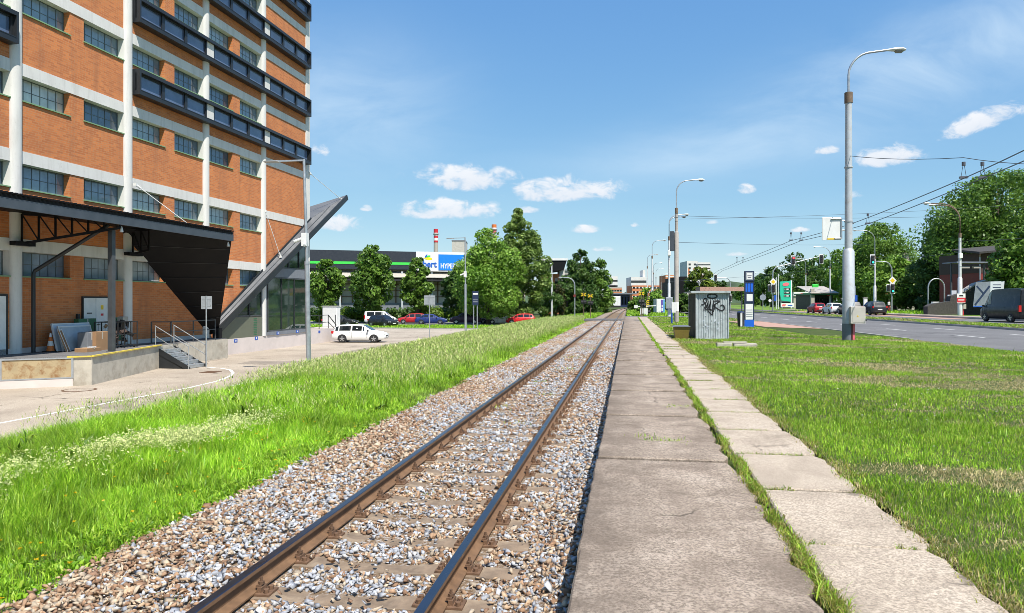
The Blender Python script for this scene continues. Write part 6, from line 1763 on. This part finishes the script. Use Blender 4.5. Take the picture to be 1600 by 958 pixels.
wire([(*at(1500,78),8.4),(*at(1640,62),7.5)],.016,'wire from the twin headed lamp to the right in front of the chestnut tree',.1)
wire([(*at(1367,116),9.0),(*at(1500,78),7.2)],.016,'wire between the two far pavement lamps',.3)
wire([(*at(1046,86),4.2),(*at(1297,150),9.)],.014,'low span wire over the metal shelter towards the petrol station',.3)

# metal shelter with graffiti
ks=empty('metal_shelter',(3.14,34.3,-.02),0.05,'corrugated metal waiting shelter with a black graffiti tag standing on the lawn','shelter')
W,D,Hh=1.52,2.5,2.22
mb=MB(); n=13*6; prof=[]
for i in range(n+1):
    t=(i%6)/6; x=.05+(W-.1)*i/n; prof.append((x,-.018 if t in (0,1/6,2/6) else .012 if t in (3/6,4/6) else 0.0))
vs=[(x,y,.05) for x,y in prof]+[(x,y,Hh-.08) for x,y in prof]
mb.add(vs,[(i,i+1,n+2+i,n+1+i) for i in range(n)]); mb.build('front_sheet',M['tin'],ks)
mb=MB()
mb.box(0,.05,-.04,.05,.0,Hh-.04); mb.box(W-.05,W,-.04,.05,.0,Hh-.04); mb.box(.05,W-.05,-.04,.04,.0,.05); mb.box(.05,W-.05,-.04,.04,Hh-.085,Hh-.04)
mb.box(0,.05,D-.05,D,0,Hh-.04); mb.box(W-.05,W,D-.05,D,0,Hh-.04); mb.box(0,.05,.045,D-.045,Hh-.09,Hh-.045); mb.box(W-.05,W,.045,D-.045,Hh-.09,Hh-.045); mb.box(.045,W-.045,D-.05,D,Hh-.09,Hh-.045)
mb.build('frame',M['tin'],ks)
mb=MB(); mb.box(.06,W-.06,.06,.075,.05,Hh-.06); mb.box(.05,W-.05,D-.04,D-.02,.02,Hh-.06); mb.box(W-.03,W-.01,.06,D-.06,.02,Hh-.06); mb.box(.004,.03,.06,D-.06,.02,Hh-.05); mb.build('side_wall',M['blackpanel'],ks)
mb=MB(); mb.prism([(-.22,-.14),(W+.06,-.14),(W+.06,D+.1),(-.22,D+.1)],Hh-.035,Hh+.02,'z'); mb.box(-.22,W+.06,-.17,-.142,Hh-.05,Hh+.04)
mb.build('roof',M['tin'],ks)
def gp(px,py): return ((px-378)/297.,(940-py)/313.)
strokes=[[(450,440),(492,425),(528,385),(525,350),(500,345),(485,375),(500,410),(515,440),(500,485),(525,475),(548,420)],[(552,385),(530,465),(550,482),(585,395)],[(583,370),(566,500),(590,500)],[(626,370),(600,560)],[(620,385),(705,383),(628,442),(655,480),(700,512),(738,522),(764,495),(758,455),(735,440),(712,458)],[(482,512),(598,513),(602,585),(545,522)],[(640,420),(622,540)]]
mb=MB()
def stroke(mb,pl,w=.062):
    q=[Vector((*gp(*p),0)) for p in pl]
    # smooth
    s=[]
    for i in range(len(q)-1):
        p_1=q[max(i-1,0)];p0_=q[i];p1_=q[i+1];p2_=q[min(i+2,len(q)-1)]
        for k in range(5):
            t=k/5; s.append(.5*((2*p0_)+(-p_1+p1_)*t+(2*p_1-5*p0_+4*p1_-p2_)*t*t+(-p_1+3*p0_-3*p1_+p2_)*t**3))
    s.append(q[-1])
    L=[];Rr=[]
    for i,p in enumerate(s):
        d=(s[min(i+1,len(s)-1)]-s[max(i-1,0)]); d=d.normalized() if d.length>1e-6 else Vector((1,0,0)); nn=Vector((-d.y,d.x,0))*w/2*(1 if 1<i<len(s)-2 else .75)
        L.append(p+nn);Rr.append(p-nn)
    b=len(s); vs=[(p.x,-.0225-.0004*len(mb.f)%.001,p.y) for p in L]+[(p.x,-.0225-.0004*len(mb.f)%.001,p.y) for p in Rr]
    mb.add(vs,[(i,i+1,b+i+1,b+i) for i in range(b-1)])
for s_ in strokes: stroke(mb,s_)
stroke(mb,[(603+64*math.cos(a),310+30*math.sin(a)) for a in [2*math.pi*k/16 for k in range(17)]],.058)
mb.build('graffiti_tag',M['spray'],ks)
mb=MB(); rnd=random.Random(5)
for i in range(14):
    cx,cz=rnd.uniform(.25,1.25),rnd.uniform(.12,1.15); pp=[]
    m=rnd.randint(4,6); rr_=rnd.uniform(.015,.055)
    for k in range(m):
        a=2*math.pi*k/m; q=rr_*rnd.uniform(.5,1.3); pp.append((cx+q*math.cos(a),-.0215,cz+q*1.2*math.sin(a)))
    mb.poly(pp,rnd.choice((0,0,1)))
mb.build('torn_sticker',[M['bannerlight'],M['wire']],ks)
# grit bin
gb=empty('grit_bin',(2.5,34.55,-.01),.05,'olive yellow grit bin with a dark lid beside the metal shelter','bin')
mb=MB(); w0,w1=.29,.37; vs=[(-w0,-.25,0),(w0,-.25,0),(w0,.25,0),(-w0,.25,0),(-w1,-.31,.56),(w1,-.31,.56),(w1,.31,.56),(-w1,.31,.56)]
mb.add(vs,[(0,3,2,1),(4,5,6,7),(0,1,5,4),(1,2,6,5),(2,3,7,6),(3,0,4,7)]); o=mb.build('body',M['olive'],gb)
mb=MB(); mb.box(-w1-.02,w1+.02,-.335,-.30,.50,.55); mb.build('rim',M['olive'],o)
mb=MB(); mb.prism([(-w1-.04,.562),(w1+.04,.562),(w1-.06,.62),(-w1+.06,.62)],-.36,.36,'y'); mb.build('lid',M['bannergrey'],gb)
# concrete remnant in the lawn
e=empty('concrete_remnant',(4.2,28.6,-.02),.05,'broken concrete footing lying in the lawn before the shelter','concrete block')
mb=MB(); edge_slab(mb,-.15,.80,-.18,.16,.13,.2,.05,.08,tilt=.05); mb.build('slab',M['dockconc'],e)
mb=MB(); edge_slab(mb,-.78,-.17,-.12,.18,.15,.2,.05,.05); mb.obox((-.1,.0,.18),(.9,.12,.06),Matrix.Rotation(.1,3,'Z')); mb.build('broken_edge',M['dockconc'],e)
# bus stop totem
bt=empty('bus_stop_totem',(8.25,50.95,.0),.06,'tall blue bus stop totem with timetable panels at the kerb','bus stop sign')
w=.32
mb=MB(); mb.box(-w,w,-.06,.06,0,.50); mb.build('base',M['bluetotem'],bt)
mb=MB(); mb.box(-w,-w+.07,-.07,.07,.5,3.75); mb.box(w-.05,w,-.07,.07,.5,3.75); mb.box(-w+.07,w-.05,-.06,.06,1.62,1.70); mb.box(-w+.07,w-.05,-.06,.06,3.05,3.2); mb.box(-w+.07,w-.05,-.05,.05,2.34,2.42); mb.build('frame',M['navy'],bt)
mb=MB(); mb.box(-w+.075,w-.055,-.04,.04,.52,1.61); mb.build('panel',M['whitepaint'],bt)
mb=MB()
for z in (.7,.85,1.0,1.15): mb.box(-w+.12,w-.1,-.046,-.042,z,z+.05)
mb.build('print',M['signback'],bt)
mb=MB(); mb.box(-w+.08,w-.06,-.065,.04,1.71,2.33,0); mb.box(-w+.14,w-.1,-.069,-.066,1.78,2.27,1); mb.build('timetable',[M['navy'],M['whitepaint']],bt)
mb=MB(); mb.box(-w+.075,w-.055,-.03,.03,2.43,3.04,0)
for s in (-.14,.08): mb.box(s,s+.03,-.036,-.031,2.43,3.04,1)
mb.build('blue_panel',[M['bluetotem'],M['navy']],bt)
mb=MB(); mb.box(-w+.0,w,-.09,.09,3.15,3.85,0); mb.box(-.25,.25,-.098,-.092,3.24,3.78,1); mb.box(-.19,.19,-.104,-.099,3.29,3.73,2); mb.box(-.14,.14,-.108,-.105,3.50,3.55,0); mb.box(-.12,.12,-.108,-.105,3.38,3.42,0); mb.build('stop_sign',[M['navy'],M['signback'],M['whiteplastic']],bt)
lb=empty('litter_bin',(7.65,50.7,.0),0,'narrow litter bin with white stripe and black cover left of the bus stop totem','litter bin')
mb=MB(); mb.tube([(0,0,0),(0,0,.95)],[.2,.24],16); mb.build('body',M['blackplastic'],lb,smooth=40); mb=MB(); mb.box(-.05,.07,-.255,-.2,.05,.95); mb.build('stripe',M['whitepaint'],lb); mb=MB(); mb.lathe([(.26,.95),(.22,1.05),(.05,1.1)],n=16); mb.build('lid',M['navy'],lb)
e=empty('marker_post',(3.46,58.0,-.02),0,'blue marker post with a white plate in the lawn before the white lamp','post')
mb=MB(); mb.cyl((0,0,0),(0,0,1.1),.06,n=8); mb.build('post',M['bluesign'],e); mb=MB(); mb.bevbox(-.02,.3,-.06,.06,.9,1.7,.02); mb.build('plate',M['whitepaint'],e)
e=empty('bicycle_rack',(4.95,58.,.0),0,'white tubular bicycle rack behind the shelter','bicycle rack')
for k in range(3):
    mb=MB(); mb.tube([(k*.3,0,0),(k*.3,.1,.9),(k*.3+.2,.4,.9),(k*.3+.2,.5,0)],.035,8); mb.build('hoop',M['polewhite'],e)
mb=MB(); mb.bar((-.1,0,.04),(.9,0,.04),.05); mb.build('foot_rail',M['polewhite'],e)

# petrol station
x,y=at(1228,170); e=empty('price_totem',(x,y,.2),TH,'teal petrol price totem with a pink emblem and dark price rows','price sign')
mb=MB(); mb.prism([(-1.15,1.9),(1.1,1.6),(1.1,6.6),(-1.45,6.4),(-1.45,3.4)],-.2,.2,'y'); mb.build('panel',M['teal'],e)
mb=MB(); mb.box(1.1,1.4,-.2,.2,0,6.7); mb.build('post',M['whitepaint'],e); mb=MB(); mb.box(-.9,.9,-.15,.15,0,1.6); mb.build('base',M['blackpanel'],e)
mb=MB(); ellipse(mb,-.1,5.75,.8,.42,.15,-.26,-.205); mb.build('emblem',M['pink'],e)
for i,s_ in enumerate(('36.90','34.50','38.20')):
    mb=MB(); mb.box(-.6,.85,-.24,-.205,4.3-i*.8,4.85-i*.8); mb.build('price_row',M['blackpanel'],e)
    mb=MB()
    for k in range(4): mb.box(-.4+.3*k,-.25+.3*k,-.25,-.242,4.42-i*.8,4.74-i*.8)
    mb.build('digits',M['whiteplastic'],e)
x,y=at(1230,166); e=empty('sign_board',(x,y,.2),TH,'low white board with pink and blue print under the price totem','sign')
mb=MB(); mb.box(-1.5,1.5,-.05,.05,.3,1.25,0); mb.prism([(-1.3,.5),(-.5,.5),(-.3,1.0),(-1.1,1.0)],-.06,-.051,'y',1); mb.box(.1,1.2,-.06,-.051,.6,.8,2); mb.build('panel',[M['whitepaint'],M['pink'],M['bluesign']],e); mb=MB(); mb.box(-1.2,-1.1,-.04,.04,0,.3); mb.box(1.1,1.2,-.04,.04,0,.3); mb.build('leg',M['galv'],e)
e,w,h=block('petrol_kiosk',1267,1301,150,461,8,'blackplastic','petrol station shop with flat dark roof and green band behind the queueing cars',z0=.1)
mb=MB(); mb.box(-w/2-.4,w/2+.6,-1.2,8,h,h+.35); mb.build('band',M['greenslat'],e); mb=MB(); mb.slab([(-w/2-.6,-1.4,h+.36),(w/2+.8,-1.4,h+.36),(w/2+.8,6,h+1.9),(-w/2-.6,6,h+1.9)],.15); mb.build('roof',M['poleconc'],e)
rows(e,w,.2,h-.3,1,5,'carglass',.75,.8); mb=MB(); mb.box(-w/2-.3,-w/2+.4,-.9,-.4,0,h+1.3); mb.build('pillar',M['beige'],e)
mb=MB(); mb.bevbox(-w/2+.1,-w/2+1.4,-.6,-.2,h+1.6,h+2.3,.1); mb.build('roof_sign',M['lightgreen'],e)
e,w,h=block('petrol_canopy',1240,1263,175,457,9,'beige','white petrol station wash bay with a pink emblem on a green strip',z0=.1)
mb=MB(); mb.box(-w/2-.1,w/2+.3,-.3,-.05,h-.9,h+.1); mb.build('fascia',M['whitepaint'],e); mb=MB(); mb.box(0,w/2+.2,-.36,-.31,h-.8,h-.1); mb.build('green_band',M['greenslat'],e); mb=MB(); ellipse(mb,0,h-.45,.5,.25,.1,-.42,-.37); mb.build('emblem',M['pink'],e); mb=MB(); mb.box(-w/2+1.2,w/2-.5,-.06,-.02,0,h-1.1); mb.build('opening',M['blackpanel'],e)

# stone wall, banner, house on the right
wx,wy=at(1512,84); e=empty('stone_wall',(wx,wy,.2),.30,'dark stepped stone retaining wall behind the van and the lamp','wall')
mb=MB(); mb.prism([(-5.2,0),(12,0),(12,4.6),(2.6,4.0),(1.2,3.6),(-.6,2.6),(-2.2,2.2),(-2.3,1.6),(-4.6,1.3),(-5.2,1.0)],0,.7,'y'); mb.build('wall',M['stonewall'],e)
mb=MB(); mb.prism([(-.5,2.62),(1.2,3.62),(2.6,4.02),(12,4.62),(12,4.75),(2.55,4.14),(1.1,3.74),(-.6,2.72)],-.06,.76,'y'); mb.build('coping',M['kerb'],e)
bx_,by_=at(1545,79); e=empty('construction_banner',(bx_,by_,1.0),.30,'grey two part mesh banner with text lines hanging on the stone wall','banner')
mb=MB(); mb.prism([(-1.95,.15),(.15,.15),(.2,3.0),(-1.6,2.9)],0,.03,'y'); mb.build('dark_sheet',M['bannergrey'],e)
mb=MB(); mb.prism([(.16,.15),(1.7,.3),(1.95,3.05),(.21,3.0)],0,.03,'y'); mb.build('light_sheet',M['bannerlight'],e)
mb=MB()
for i in range(7): mb.box(.5,1.5,-.012,-.004,2.6-i*.3,2.68-i*.3)
mb.bar((-1.7,-.01,.4),(.1,-.01,2.5),.01,.22); mb.bar((-1.5,-.012,2.5),(-.6,-.012,1.6),.01,.18); mb.build('print',M['bluesign' if False else 'navy'],e)
mb=MB(); mb.box(-1.9,.1,-.014,-.004,.16,.3); mb.build('blue_strip',M['bluesign'],e)
hx,hy=at(1592,92); e=empty('red_house',(hx,hy,.5),.22,'dark house with red boards and brown upper wall half hidden by the chestnut tree','house')
mb=MB(); mb.box(-5.2,9,0,8,0,5.0); mb.build('wall',M['redwood'],e)
mb=MB(); mb.box(-5.25,9.05,-.06,8.05,5.0,7.6); mb.build('upper_wall',M['brownboards'],e)
mb=MB(); mb.slab([(-6.2,-1.2,7.5),(10,-1.2,8.9),(10,4,9.6),(-6.2,4,8.2)],.25); mb.build('roof',M['stonewall'],e)
mb=MB()
for x in (-1.2,.6): mb.box(x,x+1.0,-.12,-.05,5.6,7.1)
mb.build('window',M['glassdark'],e)
mb=MB(); mb.box(-1.3,-1.2,-.16,-.05,5.5,7.2); mb.box(-.2,-.1,-.16,-.05,5.5,7.2); mb.box(.5,.6,-.16,-.05,5.5,7.2); mb.build('window_frame',M['beige'],e)
mb=MB(); mb.tube([(-6.0,-1.1,7.5),(-5.4,-.2,7.0),(-5.35,-.15,0)],.07,8); mb.build('downpipe',M['galv'],e)
mb=MB(); mb.box(-5.5,2,-2.2,-.1,3.9,4.1); 
for x in (-5.3,-3,-.6,1.8): mb.box(x,x+.1,-2.1,-2.0,4.1,5.0)
for z in (4.5,5.0): mb.box(-5.4,2,-2.15,-2.05,z,z+.07)
mb.build('balcony',M['redwood'],e)
cx_,cy_=at(1512,88); e=empty('carport',(cx_,cy_,.3),.2,'small flat roofed shelter with pale lamps above the stone wall','shelter')
mb=MB(); mb.box(-2.3,2.3,-1.4,1.4,6.2,6.35); mb.build('roof',M['bannergrey'],e)
for x in (-2.1,2.1):
    mb=MB(); mb.box(x-.08,x+.08,-.1,.1,0,6.2); mb.build('post',M['darkgrey'],e)
for (a,b) in ((-1.6,-.5),(.0,.9)):
    mb=MB(); mb.box(a,b,-1.1,-.8,5.55,5.8); mb.build('sign_strip',M['beige'],e)
ax_,ay_=at(1463,92); e=empty('pipe_arch',(ax_,ay_,.2),TH,'tall grey pipe arch standing in the shade of the trees','arch')
mb=MB(); mb.tube([(-1.05,0,0),(-1.05,0,3.4)]+[(-1.05*math.cos(a),0,3.4+1.15*math.sin(a)) for a in [math.pi*k/12 for k in range(1,12)]]+[(1.05,0,3.4),(1.05,0,0)],.085,9); mb.build('pipe',M['galv'],e,smooth=60)
for (px,w,h,lab) in ((1454,.45,1.3,'low narrow grey utility cabinet at the foot of the pipe arch'),(1461,.75,1.55,'wide grey utility cabinet at the foot of the pipe arch')):
    x,y=at(px,88); e=empty('utility_cabinet',(x,y,.2),TH,lab,'cabinet','utility cabinets')
    mb=MB(); mb.bevbox(-w/2,w/2,-.2,.2,.1,h,.02); mb.build('body',M['whitepaint'],e); mb=MB(); mb.box(-w/2+.03,w/2-.03,-.21,-.203,.15,h-.08); mb.build('door',M['paintgrey'],e); mb=MB(); mb.box(-w/2,w/2,-.18,.18,0,.1); mb.build('base',M['kerb'],e)
for (px,d,lab) in ((1484,86,'white notice box on the wall left of the twin headed lamp'),(1490,85,'dark framed notice box beside the white one')):
    x,y=at(px,d); e=empty('notice_box',(x,y,2.0),.2,lab,'notice box'); mb=MB(); mb.box(-.3,.3,-.1,.05,0,1.1 if 'dark' in lab else .6); mb.build('box',M['bannerlight' if 'white' in lab else 'bannergrey'],e); mb=MB(); mb.box(-.05,.05,.0,.1,-1.8,0); mb.build('post',M['galv'],e)
for i in range(3):
    x,y=at(1405+i*17,128+i*6); e=empty('garden_house',(x,y,.2),TH,('low cream house wall seen through the light tree, left piece','cream gable between the trees below the stone chimney','small pale shed beside the dark full tree')[i],'house')
    mb=MB(); h=(2.4,7.5,2.2)[i]; mb.box(-2.4,2.4,0,4,0,h); mb.build('wall',M['beige'],e); mb=MB(); mb.prism([(-2.7,h),(2.7,h),(0,h+1.6)],-.3,4.3,'y'); mb.build('roof',M['orangewall'] if i!=1 else M['beige'],e)
    if i==1: mb=MB(); mb.box(-.5,.6,1,2,h+.6,h+3.4); mb.build('chimney',M['beige'],e)

# pedestrian
def person(loc,rz,label):
    e=empty('person',loc,rz,label,'person')
    V=[(0,0,.95),(0,.0,1.15),(0,.01,1.38),(0,.0,1.50),(0,-.02,1.60),(0,-.02,1.72),
       (.10,0,.90),(.11,-.05,.50),(.11,.02,.08),(.11,-.14,.04),(-.10,0,.90),(-.11,.10,.52),(-.11,.18,.12),(-.11,.06,.04),
       (.19,0,1.40),(.25,.03,1.14),(.22,-.12,.94),(.21,-.18,.86),(-.19,0,1.40),(-.25,.02,1.14),(-.24,-.10,.92),(-.23,-.16,.84)]
    E=[(0,1),(1,2),(2,3),(3,4),(4,5),(0,6),(6,7),(7,8),(8,9),(0,10),(10,11),(11,12),(12,13),(2,14),(14,15),(15,16),(16,17),(2,18),(18,19),(19,20),(20,21)]
    rad={0:.15,1:.13,2:.15,3:.06,4:.09,5:.085,6:.10,7:.065,8:.045,9:.04,10:.10,11:.065,12:.045,13:.04,14:.065,15:.045,16:.035,17:.035,18:.065,19:.045,20:.035,21:.035}
    me=bpy.data.meshes.new('body'); me.from_pydata(V,E,[]); o=link('body',me,e)
    md=o.modifiers.new('s','SKIN'); 
    for i,v in enumerate(me.skin_vertices[0].data): v.radius=(rad[i],rad[i]*.85); v.use_root=(i==0)
    o.modifiers.new('ss','SUBSURF').render_levels=2
    dg=bpy.context.evaluated_depsgraph_get(); m2=bpy.data.meshes.new_from_object(o.evaluated_get(dg)); bpy.data.objects.remove(o)
    m2.materials.clear()
    for k in ('skin','cloth_dark','cloth_red'): m2.materials.append(M[k])
    for p in m2.polygons:
        z=p.center.z; x=abs(p.center.x)
        p.material_index=0 if (z>1.5 or (z<.93 and x>.19 and z>.78)) else (1 if z>.92 else 2)
        if z<.09: p.material_index=1
        p.use_smooth=True
    link('body',m2,e)
    mb=MB(); mb.lathe([(.03,1.84),(.085,1.80),(.105,1.72),(.10,1.66),(.07,1.62)],(0,.01,0),12); mb.build('hair',M['hair'],e,smooth=True)
    mb=MB(); mb.bevbox(-.17,.17,.10,.26,1.0,1.45,.05); b=mb.build('backpack',M['cloth_white'],None,loc=loc,rz=rz); tag(b,'pale backpack worn by the pedestrian at the green traffic light','backpack')
person((*at(1389,107),.26),R(160),'pedestrian in red trousers walking past the green traffic light pole')
# ------------------------------------------------------------------ light, sky, camera
for o in list(bpy.data.objects):
    if o.type=='EMPTY' and o.parent is None and not o.get('label'):
        for c in list(o.children): bpy.data.objects.remove(c)
        bpy.data.objects.remove(o)
SUN=Vector((.34,-.43,.86)).normalized()
EL=math.asin(SUN.z); AZ=math.atan2(SUN.x,SUN.y)
ld=bpy.data.lights.new('sun','SUN'); ld.energy=4.6; ld.angle=R(.53); ld.color=(1.,.945,.855)
lo=bpy.data.objects.new('sun',ld); COL.objects.link(lo); lo.rotation_euler=SUN.to_track_quat('Z','Y').to_euler(); lo.location=(30,-20,60)
w=bpy.data.worlds.new('World'); sc.world=w; w.use_nodes=True
nt=w.node_tree; nt.nodes.clear()
out=nt.nodes.new('ShaderNodeOutputWorld'); bg=nt.nodes.new('ShaderNodeBackground'); nt.links.new(bg.outputs[0],out.inputs[0])
sky=nt.nodes.new('ShaderNodeTexSky'); sky.sky_type='NISHITA'; sky.sun_disc=False; sky.sun_elevation=EL; sky.sun_rotation=AZ; sky.altitude=230; sky.air_density=1.; sky.dust_density=.25; sky.ozone_density=2.5
SKY_STR=.115
bg.inputs['Strength'].default_value=SKY_STR
tc=nt.nodes.new('ShaderNodeTexCoord'); vec=tc.outputs['Generated']
sx=nt.nodes.new('ShaderNodeSeparateXYZ'); nt.links.new(vec,sx.inputs[0])
def MT(op,a,b=None,c=None,clamp=False):
    n=nt.nodes.new('ShaderNodeMath'); n.operation=op; n.use_clamp=clamp
    for i,v in enumerate((a,b,c)):
        if v is None: continue
        if isinstance(v,(int,float)): n.inputs[i].default_value=v
        else: nt.links.new(v,n.inputs[i])
    return n.outputs[0]
az=MT('ARCTAN2',sx.outputs[0],sx.outputs[1]); el=MT('ARCSINE',sx.outputs[2])
def dirof(px,py):
    xc=(px-800)/F_; return math.atan2(xc*CT-ST,xc*ST+CT), math.atan((472-py)/F_/math.sqrt(1+xc*xc))
CL_=[(727,283,90,27),(884,302,90,28),(702,331,80,22),(528,352,44,18),(500,236,17,17),(913,360,25,10),(1165,297,19,13),(994,352,10,6),(1388,248,62,24),(1540,192,80,24),(1290,236,26,11),(1330,306,28,13),(572,327,11,8),(822,329,24,9),(940,390,21,7),(1113,347,12,7),(1150,398,22,6),(1250,360,20,6)]
mx=None; low=None
for (px,py,rw,rh) in CL_:
    a0_,e0=dirof(px,py); wa=dirof(px+rw,py)[0]-a0_; he=dirof(px,py-rh)[1]-e0
    da=MT('DIVIDE',MT('SUBTRACT',az,a0_),wa)
    de=MT('DIVIDE',MT('SUBTRACT',el,e0-(.15*(da is None) if False else 0)),he)
    if px==1540: de=MT('SUBTRACT',de,MT('MULTIPLY',da,.75))
    dn=MT('MULTIPLY',MT('MINIMUM',de,0),1.9); up=MT('MAXIMUM',de,0)
    dd=MT('ADD',MT('ADD',MT('MULTIPLY',da,da),MT('MULTIPLY',up,up)),MT('MULTIPLY',dn,dn))
    m=MT('SUBTRACT',1. if rw>40 else .72,dd); 
    mx=m if mx is None else MT('MAXIMUM',mx,m)
    lw=MT('MULTIPLY',MT('GREATER_THAN',m,-.3),MT('MULTIPLY_ADD',de,-.5,.5,True)); low=lw if low is None else MT('MAXIMUM',low,lw)
def skynoise(scale,detail,stretch=(1,1,1),rough=.6,dist=0.,rot=None):
    mp=nt.nodes.new('ShaderNodeMapping'); mp.inputs['Scale'].default_value=stretch
    if rot: mp.inputs['Rotation'].default_value=rot
    nt.links.new(vec,mp.inputs[0]); n=nt.nodes.new('ShaderNodeTexNoise'); n.inputs['Scale'].default_value=scale; n.inputs['Detail'].default_value=detail; n.inputs['Roughness'].default_value=rough; n.inputs['Distortion'].default_value=dist
    nt.links.new(mp.outputs[0],n.inputs['Vector']); return n.outputs['Fac']
nz=skynoise(30,8,(1,1,1.7),.62,.4)
den=MT('ADD',MT('MULTIPLY',mx,.9),MT('MULTIPLY',MT('SUBTRACT',nz,.5),4.2))
mr=nt.nodes.new('ShaderNodeMapRange'); mr.interpolation_type='SMOOTHSTEP'; mr.inputs[1].default_value=-.15; mr.inputs[2].default_value=.95; nt.links.new(den,mr.inputs[0])
lim=nt.nodes.new('ShaderNodeMapRange'); lim.inputs[1].default_value=-.55; lim.inputs[2].default_value=.1; nt.links.new(mx,lim.inputs[0])
dens=MT('MULTIPLY',mr.outputs[0],lim.outputs[0])
dens=MT('MULTIPLY',dens,.93)
# thin high veil: streaks upper right, patch beside the building
st=skynoise(3.2,6,(1,5.5,4.5),.6,.5,(0.,.5,.6)); a1_,e1=dirof(1480,130); 
def gauss(px,py,rw,rh,tilt=0):
    a0_,e0=dirof(px,py); wa=rw/F_; he=rh/F_
    da=MT('DIVIDE',MT('SUBTRACT',az,a0_),wa); de=MT('DIVIDE',MT('SUBTRACT',el,e0),he)
    if tilt: de=MT('SUBTRACT',de,MT('MULTIPLY',da,tilt))
    return MT('EXPONENT',MT('MULTIPLY',MT('ADD',MT('MULTIPLY',da,da),MT('MULTIPLY',de,de)),-1.))
veil=MT('ADD',MT('MULTIPLY',gauss(1430,110,330,60,1.3),MT('MULTIPLY_ADD',st,2.2,-.62,True)),MT('MULTIPLY',gauss(545,165,150,90),MT('MULTIPLY_ADD',st,1.5,-.35,True)))
veil=MT('ADD',veil,MT('MULTIPLY',gauss(1090,245,260,28,0),MT('MULTIPLY',st,.55)))
mix1=nt.nodes.new('ShaderNodeMix'); mix1.data_type='RGBA'; nt.links.new(MT('MULTIPLY',veil,.75,None,True),mix1.inputs[0])
hs=nt.nodes.new('ShaderNodeHueSaturation'); hs.inputs['Saturation'].default_value=1.03; hs.inputs['Value'].default_value=1.0
nt.links.new(sky.outputs[0],hs.inputs['Color'])
k=1/SKY_STR
sr=nt.nodes.new('ShaderNodeSeparateColor'); nt.links.new(hs.outputs[0],sr.inputs[0]); cr_=nt.nodes.new('ShaderNodeCombineColor')
for i,(A_,g_) in enumerate(((.555,.84),(.598,.62),(.612,.28))):
    nt.links.new(MT('MULTIPLY',MT('POWER',MT('MULTIPLY',sr.outputs[i],SKY_STR),g_),A_*k),cr_.inputs[i])
nt.links.new(cr_.outputs[0],mix1.inputs[6])
mix1.inputs[7].default_value=(.45*k,.565*k,.67*k,1)
cc=nt.nodes.new('ShaderNodeMix'); cc.data_type='RGBA'
sh=MT('MULTIPLY',low,MT('MULTIPLY_ADD',nz,-1.2,1.25,True)); nt.links.new(sh,cc.inputs[0])
cc.inputs[6].default_value=(.64*k,.65*k,.67*k,1); cc.inputs[7].default_value=(.38*k,.45*k,.55*k,1)
mix2=nt.nodes.new('ShaderNodeMix'); mix2.data_type='RGBA'; nt.links.new(dens,mix2.inputs[0]); nt.links.new(mix1.outputs[2],mix2.inputs[6]); nt.links.new(cc.outputs[2],mix2.inputs[7])
nt.links.new(mix2.outputs[2],bg.inputs['Color'])

cd=bpy.data.cameras.new('camera'); cam=bpy.data.objects.new('camera',cd); COL.objects.link(cam)
cam.location=(0,0,1.72); cam.rotation_euler=(R(90),0,TH)
cd.sensor_width=36; cd.sensor_fit='HORIZONTAL'; cd.lens=36*F_/1600; cd.shift_y=-7/1600
cd.clip_start=.05; cd.clip_end=6000
sc.camera=cam
sc.view_settings.view_transform='Standard'; sc.view_settings.look='None'; sc.view_settings.gamma=1; sc.view_settings.use_curve_mapping=False
sc.view_settings.exposure=.62
sc.render.engine='CYCLES'
sc.cycles.use_denoising=True; sc.cycles.filter_width=.8
try: sc.cycles.denoiser='OPENIMAGEDENOISE'; sc.cycles.denoising_prefilter='ACCURATE'
except Exception: pass
sc.cycles.max_bounces=6; sc.cycles.diffuse_bounces=3; sc.cycles.glossy_bounces=3; sc.cycles.transmission_bounces=3; sc.cycles.transparent_max_bounces=4
sc.cycles.use_adaptive_sampling=True; sc.cycles.adaptive_threshold=.006
sc.cycles.sample_clamp_indirect=6
